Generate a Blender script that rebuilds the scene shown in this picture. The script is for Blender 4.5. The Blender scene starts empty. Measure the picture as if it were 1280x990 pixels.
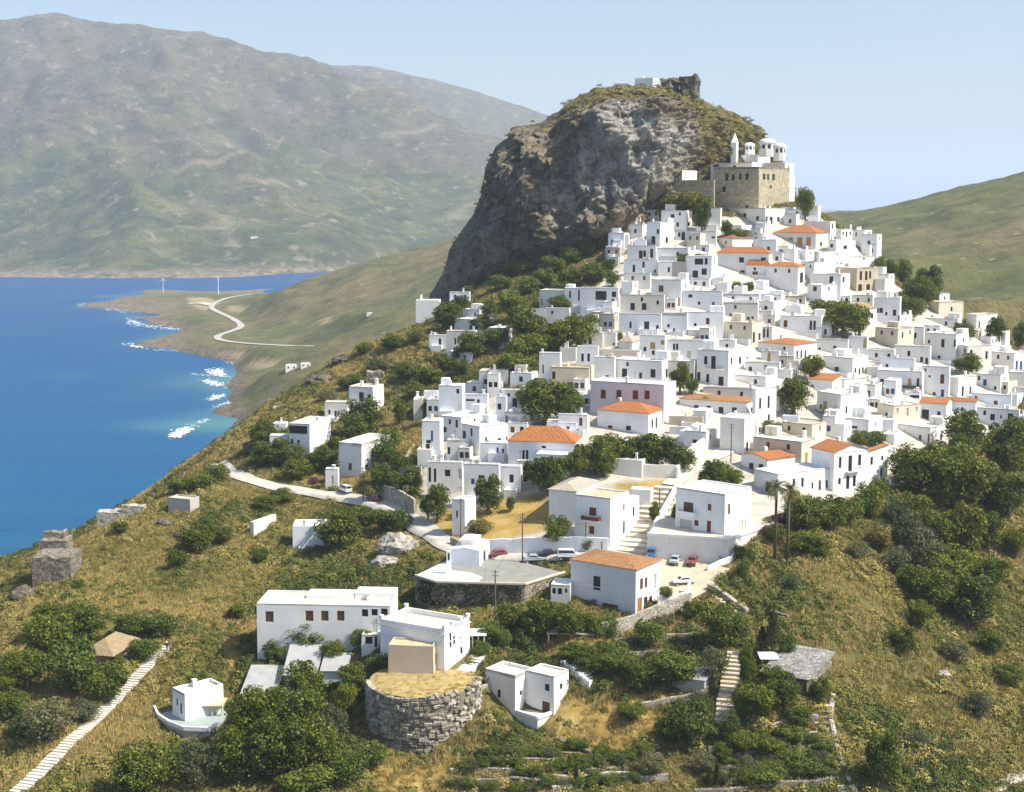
import bpy, bmesh, math, random
import numpy as np
from mathutils import Vector, Matrix, noise as mnoise

# ---------------------------------------------------------------- camera, world, sun, exposure
SC = bpy.context.scene
COL = SC.collection
R = math.radians
F, CX, CY, CAMZ = 1778.0, 640.0, 495.0, 147.0
PITCH = math.atan(240.0 / F)
NS = 1.5                                   # metres of depth per unit used in the near-terrain tables
cam_d = bpy.data.cameras.new('camera'); cam = bpy.data.objects.new('camera', cam_d); COL.objects.link(cam)
cam.location = (0, 0, CAMZ); cam.rotation_euler = (R(90) - PITCH, 0, 0)
cam_d.sensor_width = 36.0; cam_d.lens = F / 1280 * 36.0
cam_d.clip_start = 1.0; cam_d.clip_end = 120000.0
SC.camera = cam
SUN_EL, SUN_AZ = 50.0, -16.0                # azimuth: degrees from +X towards +Y (negative: slightly on the camera side)
world = bpy.data.worlds.new('World'); SC.world = world; world.use_nodes = True
wn = world.node_tree.nodes; wl = world.node_tree.links
sky = wn.new('ShaderNodeTexSky'); sky.sky_type = 'NISHITA'; sky.sun_disc = False
sky.sun_elevation = R(SUN_EL); sky.sun_rotation = R(90 - SUN_AZ)
sky.altitude = 100; sky.air_density = 1.0; sky.dust_density = 2.2; sky.ozone_density = 2.4
bg = wn['Background']; bg.inputs['Strength'].default_value = 0.10
wl.new(sky.outputs[0], bg.inputs[0])
sun_d = bpy.data.lights.new('sun', 'SUN'); sun_d.energy = 4.4; sun_d.angle = R(0.5); sun_d.color = (1.0, 0.94, 0.83)
sun = bpy.data.objects.new('sun', sun_d); COL.objects.link(sun)
sdir = Vector((math.cos(R(SUN_EL)) * math.cos(R(SUN_AZ)), math.cos(R(SUN_EL)) * math.sin(R(SUN_AZ)), math.sin(R(SUN_EL))))
sun.rotation_euler = sdir.to_track_quat('Z', 'Y').to_euler(); sun.location = (300, 200, 600)
SC.view_settings.view_transform = 'Standard'; SC.view_settings.look = 'None'
SC.view_settings.exposure = 0.8; SC.view_settings.gamma = 1.0
SC.cycles.use_denoising = True
SC.cycles.max_bounces = 6; SC.cycles.diffuse_bounces = 5; SC.cycles.glossy_bounces = 2
SC.cycles.transmission_bounces = 2; SC.cycles.volume_bounces = 1; SC.cycles.transparent_max_bounces = 4
SC.cycles.volume_step_rate = 5.0; SC.cycles.volume_max_steps = 64

random.seed(7); rng = np.random.default_rng(7)

# ---------------------------------------------------------------- pixel <-> place (1280 x 990 survey of the view)
CP, SP = math.cos(PITCH), math.sin(PITCH)
def ray(px, py):
    u = (px - CX) / F; v = (CY - py) / F
    return np.array([u, CP + v * SP, -SP + v * CP])
def at(px, py, D):
    r = ray(px, py); k = D / r[1]
    return np.array([r[0] * k, D, CAMZ + r[2] * k])
def N(px, py, d): return at(px, py, d * NS)
def proj(p):
    x, y, z = p[0], p[1], p[2] - CAMZ
    dep = y * CP - z * SP; up = y * SP + z * CP
    return CX + F * x / dep, CY - F * up / dep

# ---------------------------------------------------------------- numpy noise
def _h(ix, iy, s):
    n = (ix.astype(np.int64) * 374761393 + iy.astype(np.int64) * 668265263 + s * 982451653) & 0xffffffff
    n = ((n ^ (n >> 13)) * 1274126177) & 0xffffffff
    return ((n ^ (n >> 16)) & 0xffff) / 65535.0
def vnoise(x, y, s=0):
    ix = np.floor(x); iy = np.floor(y); fx = x - ix; fy = y - iy
    fx = fx * fx * (3 - 2 * fx); fy = fy * fy * (3 - 2 * fy)
    a = _h(ix, iy, s); b = _h(ix + 1, iy, s); c = _h(ix, iy + 1, s); d = _h(ix + 1, iy + 1, s)
    return (a + (b - a) * fx) * (1 - fy) + (c + (d - c) * fx) * fy
def fbm(x, y, s=0, o=4, g=0.5):
    t = 0; a = 1.0; w = 0
    for k in range(o):
        t = t + a * (vnoise(x, y, s + k) - 0.5) * 2; w += a; a *= g; x = x * 2.03 + 11.3; y = y * 2.03 + 5.7
    return t / w
def ridged(x, y, s=0, o=4):
    t = 0; a = 1.0; w = 0
    for k in range(o):
        t = t + a * (1 - np.abs(2 * vnoise(x, y, s + k) - 1)); w += a; a *= 0.5; x = x * 2.1 + 3.1; y = y * 2.1 + 7.7
    return t / w

# ---------------------------------------------------------------- thin plate surface through surveyed points
class TPS:
    def __init__(self, pts, lam=0.0):
        P = np.array(pts, float); self.c = P[:, :2].mean(0); self.s = P[:, :2].std()
        q = (P[:, :2] - self.c) / self.s; n = len(q); self.q = q
        d = np.linalg.norm(q[:, None] - q[None], axis=2); K = self.U(d) + lam * np.eye(n)
        A = np.zeros((n + 3, n + 3)); A[:n, :n] = K; A[:n, n] = 1; A[:n, n + 1:] = q; A[n, :n] = 1; A[n + 1:, :n] = q.T
        b = np.zeros(n + 3); b[:n] = P[:, 2]; self.w = np.linalg.solve(A, b)
    @staticmethod
    def U(d): return d * d * np.log(d + 1e-9)
    def __call__(self, x, y):
        x = np.asarray(x, float); sh = x.shape; qx = (x.ravel() - self.c[0]) / self.s; qy = (np.asarray(y, float).ravel() - self.c[1]) / self.s
        out = np.empty(len(qx)); n = len(self.q)
        for i in range(0, len(qx), 20000):
            a = qx[i:i + 20000]; b = qy[i:i + 20000]
            d = np.hypot(a[:, None] - self.q[None, :, 0], b[:, None] - self.q[None, :, 1])
            out[i:i + 20000] = self.U(d) @ self.w[:n] + self.w[n] + a * self.w[n + 1] + b * self.w[n + 2]
        return out.reshape(sh)

# ---------------------------------------------------------------- object helpers
def tag(o, label=None, cat=None, group=None, kind=None):
    if label: o['label'] = label
    if cat: o['category'] = cat
    if group: o['group'] = group
    if kind: o['kind'] = kind
    return o
def link(name, me, mat=None, parent=None):
    o = bpy.data.objects.new(name, me); COL.objects.link(o)
    if mat is not None and me is not None and len(me.materials) == 0:
        for m in (mat if isinstance(mat, (list, tuple)) else [mat]): me.materials.append(m)
    if parent is not None: o.parent = parent
    return o
def empty(name, loc, rz=0.0, scale=None):
    o = bpy.data.objects.new(name, None); COL.objects.link(o); o.location = loc; o.rotation_euler = (0, 0, rz)
    o.empty_display_size = 0.5
    if scale: o.scale = scale
    return o
class MB:
    """collects vertices and faces for ONE mesh"""
    def __init__(s): s.v = []; s.f = []; s.m = []
    def add(s, vs, fs, m=0):
        b = len(s.v); s.v.extend([tuple(map(float, v)) for v in vs]); s.f.extend([tuple(b + i for i in f) for f in fs]); s.m.extend([m] * len(fs))
    def box(s, x0, x1, y0, y1, z0, z1, m=0, tp=0.0):
        cx, cy = (x0 + x1) / 2, (y0 + y1) / 2; k = 1 - tp
        t = [((x - cx) * k + cx, (y - cy) * k + cy, z1) for x, y in ((x0, y0), (x1, y0), (x1, y1), (x0, y1))]
        s.add([(x0, y0, z0), (x1, y0, z0), (x1, y1, z0), (x0, y1, z0)] + t,
              [(0, 3, 2, 1), (4, 5, 6, 7), (0, 1, 5, 4), (1, 2, 6, 5), (2, 3, 7, 6), (3, 0, 4, 7)], m)
    def cyl(s, c, r0, r1, z0, z1, n=12, m=0, cap=True):
        vs = [(c[0] + r * math.cos(2 * math.pi * i / n), c[1] + r * math.sin(2 * math.pi * i / n), z) for r, z in ((r0, z0), (r1, z1)) for i in range(n)]
        fs = [(i, (i + 1) % n, n + (i + 1) % n, n + i) for i in range(n)]
        if cap: fs += [tuple(range(n - 1, -1, -1)), tuple(range(n, 2 * n))]
        s.add(vs, fs, m)
    def dome(s, c, r, z0, h, n=14, k=5, m=0):
        vs = []; fs = []
        for j in range(k):
            a = j / k * math.pi / 2
            vs += [(c[0] + r * math.cos(a) * math.cos(2 * math.pi * i / n), c[1] + r * math.cos(a) * math.sin(2 * math.pi * i / n), z0 + h * math.sin(a)) for i in range(n)]
        vs.append((c[0], c[1], z0 + h))
        for j in range(k - 1): fs += [(j * n + i, j * n + (i + 1) % n, (j + 1) * n + (i + 1) % n, (j + 1) * n + i) for i in range(n)]
        fs += [((k - 1) * n + i, (k - 1) * n + (i + 1) % n, k * n) for i in range(n)]
        s.add(vs, fs, m)
    def tube(s, pts, rad, n=6, m=0):
        pts = [Vector(p) for p in pts]; vs = []; fs = []
        for i, p in enumerate(pts):
            t = (pts[min(i + 1, len(pts) - 1)] - pts[max(i - 1, 0)]).normalized()
            a = t.cross(Vector((0.31, 0.95, 0.1))).normalized(); b = t.cross(a)
            r = rad[i] if isinstance(rad, (list, tuple)) else rad
            vs += [p + a * (r * math.cos(2 * math.pi * k / n)) + b * (r * math.sin(2 * math.pi * k / n)) for k in range(n)]
        for i in range(len(pts) - 1): fs += [(i * n + k, i * n + (k + 1) % n, (i + 1) * n + (k + 1) % n, (i + 1) * n + k) for k in range(n)]
        fs += [tuple(range(n - 1, -1, -1)), tuple(range((len(pts) - 1) * n, len(pts) * n))]
        s.add(vs, fs, m)
    def mesh(s, name, smooth=False):
        me = bpy.data.meshes.new(name); me.from_pydata(s.v, [], s.f)
        if any(s.m): me.polygons.foreach_set('material_index', s.m)
        if smooth: me.polygons.foreach_set('use_smooth', [True] * len(s.f))
        me.update(); return me
    def build(s, name, mat, parent=None, smooth=False): return link(name, s.mesh(name, smooth), mat, parent)
def grid_mesh(name, X, Y, Z, mat, smooth=True, keep=None):
    ny, nx = X.shape; co = np.stack([X, Y, Z], -1).reshape(-1, 3).astype(np.float32)
    i = np.arange(ny * nx).reshape(ny, nx); q = np.stack([i[:-1, :-1], i[:-1, 1:], i[1:, 1:], i[1:, :-1]], -1).reshape(-1, 4)
    if keep is not None: q = q[keep.reshape(-1)]
    me = bpy.data.meshes.new(name); me.vertices.add(len(co)); me.vertices.foreach_set('co', co.ravel())
    me.loops.add(len(q) * 4); me.loops.foreach_set('vertex_index', q.astype(np.int32).ravel())
    me.polygons.add(len(q)); me.polygons.foreach_set('loop_start', np.arange(0, len(q) * 4, 4, dtype=np.int32))
    me.polygons.foreach_set('use_smooth', np.full(len(q), smooth)); me.update(calc_edges=True)
    return link(name, me, mat)
def face_soup(name, V, nper):
    """V: (nfaces*nper,3) separate faces"""
    n = len(V) // nper; me = bpy.data.meshes.new(name); me.vertices.add(len(V)); me.vertices.foreach_set('co', V.astype(np.float32).ravel())
    me.loops.add(len(V)); me.loops.foreach_set('vertex_index', np.arange(len(V), dtype=np.int32))
    me.polygons.add(n); me.polygons.foreach_set('loop_start', np.arange(0, len(V), nper, dtype=np.int32)); me.update(calc_edges=True)
    return me
def attr(o, name, vals):
    a = o.data.attributes.new(name, 'FLOAT', 'POINT'); a.data.foreach_set('value', np.asarray(vals, np.float32).ravel())

# ---------------------------------------------------------------- materials
class NT:
    def __init__(s, name, rough=0.85):
        s.mat = bpy.data.materials.new(name); s.mat.use_nodes = True; s.t = s.mat.node_tree; s.p = s.t.nodes['Principled BSDF']
        s.p.inputs['Roughness'].default_value = rough; s.p.inputs['Specular IOR Level'].default_value = 0.25
    def n(s, t, **k):
        o = s.t.nodes.new(t)
        for a, v in k.items(): setattr(o, a, v)
        return o
    def l(s, a, b): s.t.links.new(a, b)
    def pos(s): return s.n('ShaderNodeNewGeometry').outputs['Position']
    def obj(s): return s.n('ShaderNodeTexCoord').outputs['Object']
    def noise(s, vec, scale, detail=4, rough=0.55, stretch=None):
        if stretch:
            m = s.n('ShaderNodeMapping'); m.inputs['Scale'].default_value = stretch; s.l(vec, m.inputs[0]); vec = m.outputs[0]
        o = s.n('ShaderNodeTexNoise'); o.inputs['Scale'].default_value = scale; o.inputs['Detail'].default_value = detail; o.inputs['Roughness'].default_value = rough
        s.l(vec, o.inputs['Vector']); return o.outputs['Fac']
    def ramp(s, fac, stops, interp='LINEAR'):
        o = s.n('ShaderNodeValToRGB'); o.color_ramp.interpolation = interp; e = o.color_ramp.elements
        while len(e) < len(stops): e.new(0.5)
        for k, (p, c) in enumerate(stops):
            e[k].position = p; e[k].color = (c if isinstance(c, tuple) else (c, c, c)) + (1,) if not (isinstance(c, tuple) and len(c) == 4) else c
        s.l(fac, o.inputs[0]); return o.outputs[0]
    def mix(s, fac, a, b, mode='MIX'):
        o = s.n('ShaderNodeMix', data_type='RGBA', blend_type=mode)
        for sock, v in ((o.inputs['Factor'], fac), (o.inputs[6], a), (o.inputs[7], b)):
            if hasattr(v, 'is_linked'): s.l(v, sock)
            else: sock.default_value = v if isinstance(v, float) or isinstance(v, int) else tuple(v) + (1,)
        return o.outputs[2]
    def math(s, op, a, b=0.0):
        o = s.n('ShaderNodeMath', operation=op)
        for k, v in enumerate((a, b)):
            if hasattr(v, 'is_linked'): s.l(v, o.inputs[k])
            else: o.inputs[k].default_value = v
        return o.outputs[0]
    def attr(s, name, t='GEOMETRY'):
        o = s.n('ShaderNodeAttribute', attribute_name=name, attribute_type=t); return o.outputs['Fac']
    def rand(s): return s.n('ShaderNodeObjectInfo').outputs['Random']
    def island(s): return s.n('ShaderNodeNewGeometry').outputs['Random Per Island']
    def bump(s, h, strength=0.5, dist=0.1):
        o = s.n('ShaderNodeBump'); o.inputs['Strength'].default_value = strength; o.inputs['Distance'].default_value = dist
        s.l(h, o.inputs['Height']); s.l(o.outputs[0], s.p.inputs['Normal'])
    def col(s, c):
        if hasattr(c, 'is_linked'): s.l(c, s.p.inputs['Base Color'])
        else: s.p.inputs['Base Color'].default_value = tuple(c) + (1,)
        return s.mat
MATS = {}
def plain(name, c, rough=0.7, var=0.12, scale=1.5):
    if name in MATS: return MATS[name]
    t = NT(name, rough); v = t.noise(t.obj(), scale, 4)
    d = tuple(x * (1 - var) for x in c); b = tuple(min(1, x * (1 + var)) for x in c)
    t.col(t.ramp(v, [(0.3, d), (0.7, b)])); MATS[name] = t.mat; return t.mat
def wall_mat(name, c, dirt=(0.45, 0.43, 0.38), amount=0.5):
    if name in MATS: return MATS[name]
    t = NT(name, 0.9); o = t.obj(); r = t.rand()
    off = t.n('ShaderNodeVectorMath', operation='ADD'); t.l(o, off.inputs[0]); cb = t.n('ShaderNodeCombineXYZ')
    k = t.math('MULTIPLY', r, 91.0); t.l(k, cb.inputs[0]); t.l(k, cb.inputs[2]); t.l(cb.outputs[0], off.inputs[1]); o = off.outputs[0]
    n1 = t.noise(o, 0.35, 5, 0.65); n2 = t.noise(o, 1.1, 5, 0.7, (1.6, 1.6, 0.25))
    base = t.mix(t.ramp(n1, [(0.35, 0.0), (0.75, 1.0)]), c, tuple(x * 0.86 for x in c))
    streak = t.math('MULTIPLY', t.ramp(n2, [(0.56, 0.0), (0.74, 1.0)]), amount)
    cc = t.mix(streak, base, dirt)
    tone = t.ramp(r, [(0.0, (0.90, 0.88, 0.84)), (0.5, (1.0, 1.0, 1.0)), (1.0, (0.94, 0.95, 0.97))])
    t.bump(t.noise(o, 3.0, 5), 0.25, 0.06)
    MATS[name] = t.col(t.mix(1.0, cc, tone, 'MULTIPLY')); return t.mat
def stone_mat(name, c1, c2, c3, scale=1.6, bump=1.0, disp=0.15):
    if name in MATS: return MATS[name]
    t = NT(name, 0.95); o = t.obj()
    v = t.n('ShaderNodeTexVoronoi'); v.inputs['Scale'].default_value = scale
    mp = t.n('ShaderNodeMapping'); mp.inputs['Scale'].default_value = (1, 1, 1.7); t.l(o, mp.inputs[0]); t.l(mp.outputs[0], v.inputs['Vector'])
    v2 = t.n('ShaderNodeTexVoronoi', feature='DISTANCE_TO_EDGE'); v2.inputs['Scale'].default_value = scale; t.l(mp.outputs[0], v2.inputs['Vector'])
    sep = t.n('ShaderNodeSeparateColor'); t.l(v.outputs['Color'], sep.inputs[0])
    cc = t.ramp(sep.outputs[0], [(0.0, c1), (0.5, c2), (1.0, c3)])
    n = t.noise(o, 0.5, 5, 0.65); cc = t.mix(t.ramp(n, [(0.45, 0.0), (0.75, 0.6)]), cc, tuple(x * 0.55 for x in c1))
    e = t.ramp(v2.outputs['Distance'], [(0.0, 0.0), (0.09, 1.0)])
    cc = t.mix(e, tuple(x * 0.45 for x in c1), cc)
    t.bump(e, bump, disp); MATS[name] = t.col(cc); return t.mat
# ---------------------------------------------------------------- near terrain
NEAR = [(0,990,138),(300,990,138),(530,990,140),(750,990,138),(1000,990,138),(1280,990,141),
 (530,940,147),(650,906,152),(610,899,150),(240,905,153),(100,920,148),(556,842,155.5),(400,812,165),(150,860,160),(0,850,166),(720,830,158),
 (900,850,155),(1000,850,152),(1130,870,159),(1280,880,165),(795,772,168),(600,770,172),(330,770,178),(150,760,180),(0,770,190),
 (950,760,170),(1050,770,167),(1150,770,179),(1280,770,190),(850,705,183),(740,694,184),(600,705,187),(450,700,196),(300,690,206),(150,690,206),(50,712,205),
 (1000,690,182),(1130,690,195),(1280,680,208),(600,650,202),(560,690,190),(800,640,200),(480,635,216),(380,612,232),(290,588,250),(170,640,226),(230,612,238),
 (1080,630,206),(1200,620,222),(1280,600,235),(880,590,214),(700,590,214),(420,590,240),(385,572,248),(320,555,258),
 (790,540,232),(1000,540,236),(1150,545,246),(600,540,240),(1280,540,255),(450,525,268),(540,520,262),(370,515,272),
 (800,480,254),(1000,480,258),(1200,480,272),(700,480,258),(620,470,272),(500,470,290),(430,470,295),(1280,480,278),
 (800,430,276),(950,430,280),(1100,430,290),(1230,432,302),(600,420,300),(680,420,290),(500,420,318),(465,428,315),
 (800,380,300),(950,380,304),(1080,380,314),(650,370,325),(570,382,345),(1180,388,318),
 (820,330,322),(950,330,325),(1090,332,333),(720,330,338),(850,278,342),(950,272,345),(1050,288,347),(780,292,343),(1015,264,352)]
land_pts = [tuple(N(*p)) for p in NEAR]
land_pts += [(-70,150,52),(0,140,52),(80,140,50),(-200,160,30),(200,150,38),(260,220,42),
 (-60,590,62),(-95,525,48),(-120,480,45),(-150,435,40),(-190,390,32),(-142,338,40),(-127,372,38),(-175,300,24),(-185,225,22),(-240,260,5),(-260,400,-5),(-200,520,-5),
 (-80,680,10),(0,720,20),(90,640,90),(135,560,78),(190,520,72),(215,450,74),(262,420,66),(255,370,70),(290,330,58),(330,500,40),(150,650,40),(330,250,30),(250,700,10),(0,610,125),(60,600,128)]
land_f = TPS(land_pts, 1e-5)
GX = np.arange(-270, 361, 1.5); GY = np.arange(135, 741, 1.5)
LX, LY = np.meshgrid(GX, GY)
LZ = land_f(LX, LY)
def bil(Z, x, y):
    fx = (np.asarray(x, float) - GX[0]) / 1.5; fy = (np.asarray(y, float) - GY[0]) / 1.5
    ix = np.clip(np.floor(fx).astype(int), 0, len(GX) - 2); iy = np.clip(np.floor(fy).astype(int), 0, len(GY) - 2)
    a = np.clip(fx - ix, 0, 1); b = np.clip(fy - iy, 0, 1)
    return (Z[iy, ix] * (1 - a) + Z[iy, ix + 1] * a) * (1 - b) + (Z[iy + 1, ix] * (1 - a) + Z[iy + 1, ix + 1] * a) * b
def gz(x, y): return float(bil(LZ, x, y))
def hit(px, py, z0=0.0):
    """where the line of sight meets the near terrain"""
    r = ray(px, py); r = r / r[1]; ys = np.arange(140, 738, 0.5)
    d = CAMZ + r[2] * ys - bil(LZ, r[0] * ys, ys) - z0
    k = np.nonzero(d < 0)[0]
    if len(k) == 0: k = [int(np.argmin(d))]
    i = max(k[0], 1); t = d[i - 1] / (d[i - 1] - d[i] + 1e-9) if d[i - 1] > 0 > d[i] else 1.0
    y = ys[i - 1] + 0.5 * min(max(t, 0), 1)
    return np.array([r[0] * y, y, CAMZ + r[2] * y])
def in_poly(x, y, poly):
    x = np.asarray(x); y = np.asarray(y); c = np.zeros(x.shape, bool); n = len(poly)
    for i in range(n):
        x1, y1 = poly[i]; x2, y2 = poly[(i + 1) % n]
        if y1 == y2: continue
        c ^= ((y1 > y) != (y2 > y)) & (x < (x2 - x1) * (y - y1) / (y2 - y1) + x1)
    return c
def px_poly(pts): return [tuple(hit(*p)[:2]) for p in pts]
def seg_dist(x, y, line):
    d = np.full(np.shape(x), 1e9)
    for (x1, y1), (x2, y2) in zip(line[:-1], line[1:]):
        L2 = (x2 - x1) ** 2 + (y2 - y1) ** 2 + 1e-9; t = np.clip(((x - x1) * (x2 - x1) + (y - y1) * (y2 - y1)) / L2, 0, 1)
        d = np.minimum(d, np.hypot(x - x1 - t * (x2 - x1), y - y1 - t * (y2 - y1)))
    return d
# places kept clear of scrub
TOWN = px_poly([(520,640),(528,560),(600,500),(665,480),(700,430),(720,380),(770,330),(790,285),(860,268),(1000,268),(1060,290),(1100,340),(1190,400),(1275,440),(1275,530),(1190,560),(1110,600),(1060,640),(960,650),(900,700),(880,740),(830,760),(700,700),(600,690),(560,680)])
ROAD_A = [(270,583),(284,592),(310,601),(345,609),(380,614),(410,619),(440,624),(470,630),(500,640),(518,655),(540,668),(558,684),(580,692),(610,694),(660,694),(700,694),(760,697),(810,702)]
ROAD_A_W = [hit(*p) for p in ROAD_A]
PARK = px_poly([(800,700),(880,712),(915,712),(895,735),(860,752),(825,742),(812,715)])
PATH_L = [(20,992),(60,955),(105,912),(150,868),(190,825),(208,808)]
PATH_L_W = [hit(*p) for p in PATH_L]
STEP_W = [hit(*p) for p in [(905,905),(910,875),(915,845),(922,815)]]
STAIR_W = [hit(*p) for p in [(790,692),(805,662),(822,632),(838,608)]]
roadl = [tuple(p[:2]) for p in ROAD_A_W]; pathl = [tuple(p[:2]) for p in PATH_L_W]; stepl = [tuple(p[:2]) for p in STEP_W]; stairl = [tuple(p[:2]) for p in STAIR_W]
town_m = in_poly(LX, LY, TOWN).astype(float)
for _ in range(2):
    t = town_m.copy(); t[1:-1, 1:-1] = (town_m[1:-1, 1:-1] + town_m[:-2, 1:-1] + town_m[2:, 1:-1] + town_m[1:-1, :-2] + town_m[1:-1, 2:]) / 5; town_m = t
flat = np.minimum(1, np.maximum(town_m, np.exp(-(np.minimum(np.minimum(seg_dist(LX, LY, roadl), seg_dist(LX, LY, pathl)), np.minimum(seg_dist(LX, LY, stepl), seg_dist(LX, LY, stairl))) / 5) ** 2)))
rough = fbm(LX / 14, LY / 14, 3, 5) * 1.5 + fbm(LX / 3.5, LY / 3.5, 9, 3) * 0.5
LZ = LZ + rough * (1 - flat) * np.clip((LY - 140) / 60, 0.3, 1)

tg = NT('hillside_soil', 0.95); P_ = tg.pos()
n1 = tg.noise(P_, 0.035, 6, 0.6); n2 = tg.noise(P_, 0.16, 6, 0.65); n3 = tg.noise(P_, 0.9, 5, 0.7)
c_a = tg.ramp(n2, [(0.30, (0.06, 0.062, 0.018)), (0.46, (0.13, 0.105, 0.036)), (0.60, (0.21, 0.15, 0.052)), (0.78, (0.30, 0.22, 0.085))])
c_b = tg.ramp(n2, [(0.30, (0.05, 0.055, 0.018)), (0.5, (0.11, 0.10, 0.03)), (0.72, (0.20, 0.16, 0.055))])
c_ = tg.mix(tg.ramp(n1, [(0.40, 0.0), (0.60, 1.0)]), c_a, c_b)
c_ = tg.mix(tg.ramp(n3, [(0.55, 0.0), (0.75, 0.55)]), c_, (0.045, 0.05, 0.018))
town_c = tg.ramp(tg.noise(P_, 0.3, 5, 0.6), [(0.35, (0.42, 0.38, 0.30)), (0.65, (0.62, 0.58, 0.50))])
c_ = tg.mix(tg.attr('town'), c_, town_c)
straw_c = tg.ramp(n2, [(0.35, (0.26, 0.175, 0.045)), (0.55, (0.42, 0.29, 0.08)), (0.7, (0.46, 0.35, 0.14))])
c_ = tg.mix(tg.attr('straw'), c_, straw_c)
tg.bump(tg.noise(P_, 1.6, 6, 0.7), 0.9, 0.35)
M_LAND = tg.col(c_)
land = grid_mesh('hillside_ground', LX, LY, LZ, M_LAND); tag(land, kind='structure')
STRAW = [px_poly(q) for q in ([(545,640),(690,615),(690,660),(590,680),(545,672)],[(715,870),(840,868),(830,930),(770,965),(700,930),(690,900)],[(300,775),(330,775),(300,835),(270,840)],[(640,790),(700,760),(760,800),(700,830)],[(470,950),(565,948),(565,990),(470,990)],[(770,605),(840,600),(840,615),(770,620)],[(480,865),(600,862),(590,872),(490,875)])]
st = np.zeros(LX.shape)
for q in STRAW: st = np.maximum(st, in_poly(LX, LY, q).astype(float))
for _ in range(2):
    t = st.copy(); t[1:-1, 1:-1] = (st[1:-1, 1:-1] + st[:-2, 1:-1] + st[2:, 1:-1] + st[1:-1, :-2] + st[1:-1, 2:]) / 5; st = t
attr(land, 'straw', st); attr(land, 'town', town_m * (1 - st))

# ---------------------------------------------------------------- sea
ts = NT('sea_water', 0.35); ts.p.inputs['Specular IOR Level'].default_value = 0.035; ts.p.inputs['IOR'].default_value = 1.33
P_ = ts.pos(); sp_ = ts.n('ShaderNodeSeparateXYZ'); ts.l(P_, sp_.inputs[0])
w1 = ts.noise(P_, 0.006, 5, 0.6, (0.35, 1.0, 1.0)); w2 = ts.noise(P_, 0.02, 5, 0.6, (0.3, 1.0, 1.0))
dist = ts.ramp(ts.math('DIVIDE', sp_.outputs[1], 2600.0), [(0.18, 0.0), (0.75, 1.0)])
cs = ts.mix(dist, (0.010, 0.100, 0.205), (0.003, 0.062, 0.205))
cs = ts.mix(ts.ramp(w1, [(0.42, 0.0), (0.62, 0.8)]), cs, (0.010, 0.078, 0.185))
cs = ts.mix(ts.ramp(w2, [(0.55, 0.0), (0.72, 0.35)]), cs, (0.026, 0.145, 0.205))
cs = ts.mix(ts.attr('shoal'), cs, (0.085, 0.21, 0.225))
ts.bump(ts.noise(P_, 0.25, 6, 0.7, (0.6, 1.3, 1.0)), 0.5, 1.4)
M_SEA = ts.col(cs)
yy = np.concatenate([np.linspace(-200, 300, 6), np.arange(420, 1500, 12), np.geomspace(1520, 30000, 60)])
xx = np.concatenate([-np.geomspace(30000, 700, 24), np.arange(-660, 240, 12), np.geomspace(260, 30000, 24)])
SX, SY = np.meshgrid(xx, yy)
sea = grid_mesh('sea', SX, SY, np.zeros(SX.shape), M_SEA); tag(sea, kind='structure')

# ---------------------------------------------------------------- coast and middle hills
def S(px, py): return tuple(at(px, py, CAMZ * (ray(px, py)[1] / -ray(px, py)[2]))[:2]) + (0.0,)   # a point of the shore line
def Mz(px, py, D): return tuple(at(px, py, D))
SHORE = [(306,548),(298,526),(262,516),(296,508),(284,498),(282,484),(296,464),(322,452),(318,443),(280,434),(245,434),(215,434),(166,431),(205,420),(225,410),(200,407),(158,397),(165,390),(140,386),(98,381),(135,377),(150,372),(178,363),(240,364),(300,363),(335,361)]
SHORE_W = [S(*p) for p in SHORE]
mid = list(SHORE_W)
# offsets into the sea so that the ground dips below it
for (a, b, c) in [(280,552,-7),(250,517,-8),(276,505,-6),(262,490,-8),(268,470,-8),(290,450,-7),(240,442,-8),(190,440,-8),(146,431,-8),(185,412,-6),(140,400,-9),(120,392,-9),(75,380,-10),(120,370,-9),(175,357,-10),(260,357,-10),(330,356,-8),(200,414,-5),(200,480,-25),(100,420,-25),(0,400,-30),(150,520,-25),(60,360,-28),(200,351,-20)]:
    p = S(a, b); mid.append((p[0], p[1], c))
mid += [Mz(*p) for p in [(400,460,1100),(350,455,1180),(450,430,1180),(350,425,1330),(400,402,1500),(500,380,1400),(520,345,1600),(560,303,1800),(450,335,1830),(350,364,1950),
 (300,376,2000),(200,372,2130),(280,385,1850),(230,392,1780),(300,402,1620),(280,425,1420),(330,470,1050),(330,500,980),(340,530,900),(200,426,1490),(600,300,1750),(640,330,1500),(310,512,960),(330,432,1290),
 (170,380,2080),(205,388,1960),(180,396,1880),(240,402,1700),(265,415,1560),
 (1280,218,1400),(1180,247,1500),(1100,264,1600),(1040,273,1700),(990,285,1800),(1200,300,1100),(1280,300,1000),(1100,330,1000),(1280,380,760),(1150,375,760),(1400,180,1350),(1400,300,950),(1000,330,1100)]]
mid += [(500,1900,110),(700,1900,150),(300,1900,90),(100,1950,70),(0,2000,60),(-60,1300,60),(0,1100,62),(100,900,58),(200,820,56),(0,800,25),(-100,800,12),(-150,760,6),(0,2500,-10),(-200,2300,-12),(400,2700,0),(900,2400,60),(1400,1500,220),(1400,900,160),(1000,600,120),(600,560,75),(300,600,40),(700,400,60)]
mid_f = TPS(mid, 1e-5)
mx = np.arange(-720, 1301, 7.0); my = np.arange(480, 2700, 7.0)
def on_z_(px, py, z): r = ray(px, py); k = (z - CAMZ) / r[2]; return np.array([r[0] * k, r[1] * k, z])
MX, MY = np.meshgrid(mx, my); MZ = mid_f(MX, MY)
hgt = np.clip(MZ / 40, 0, 1)
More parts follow.
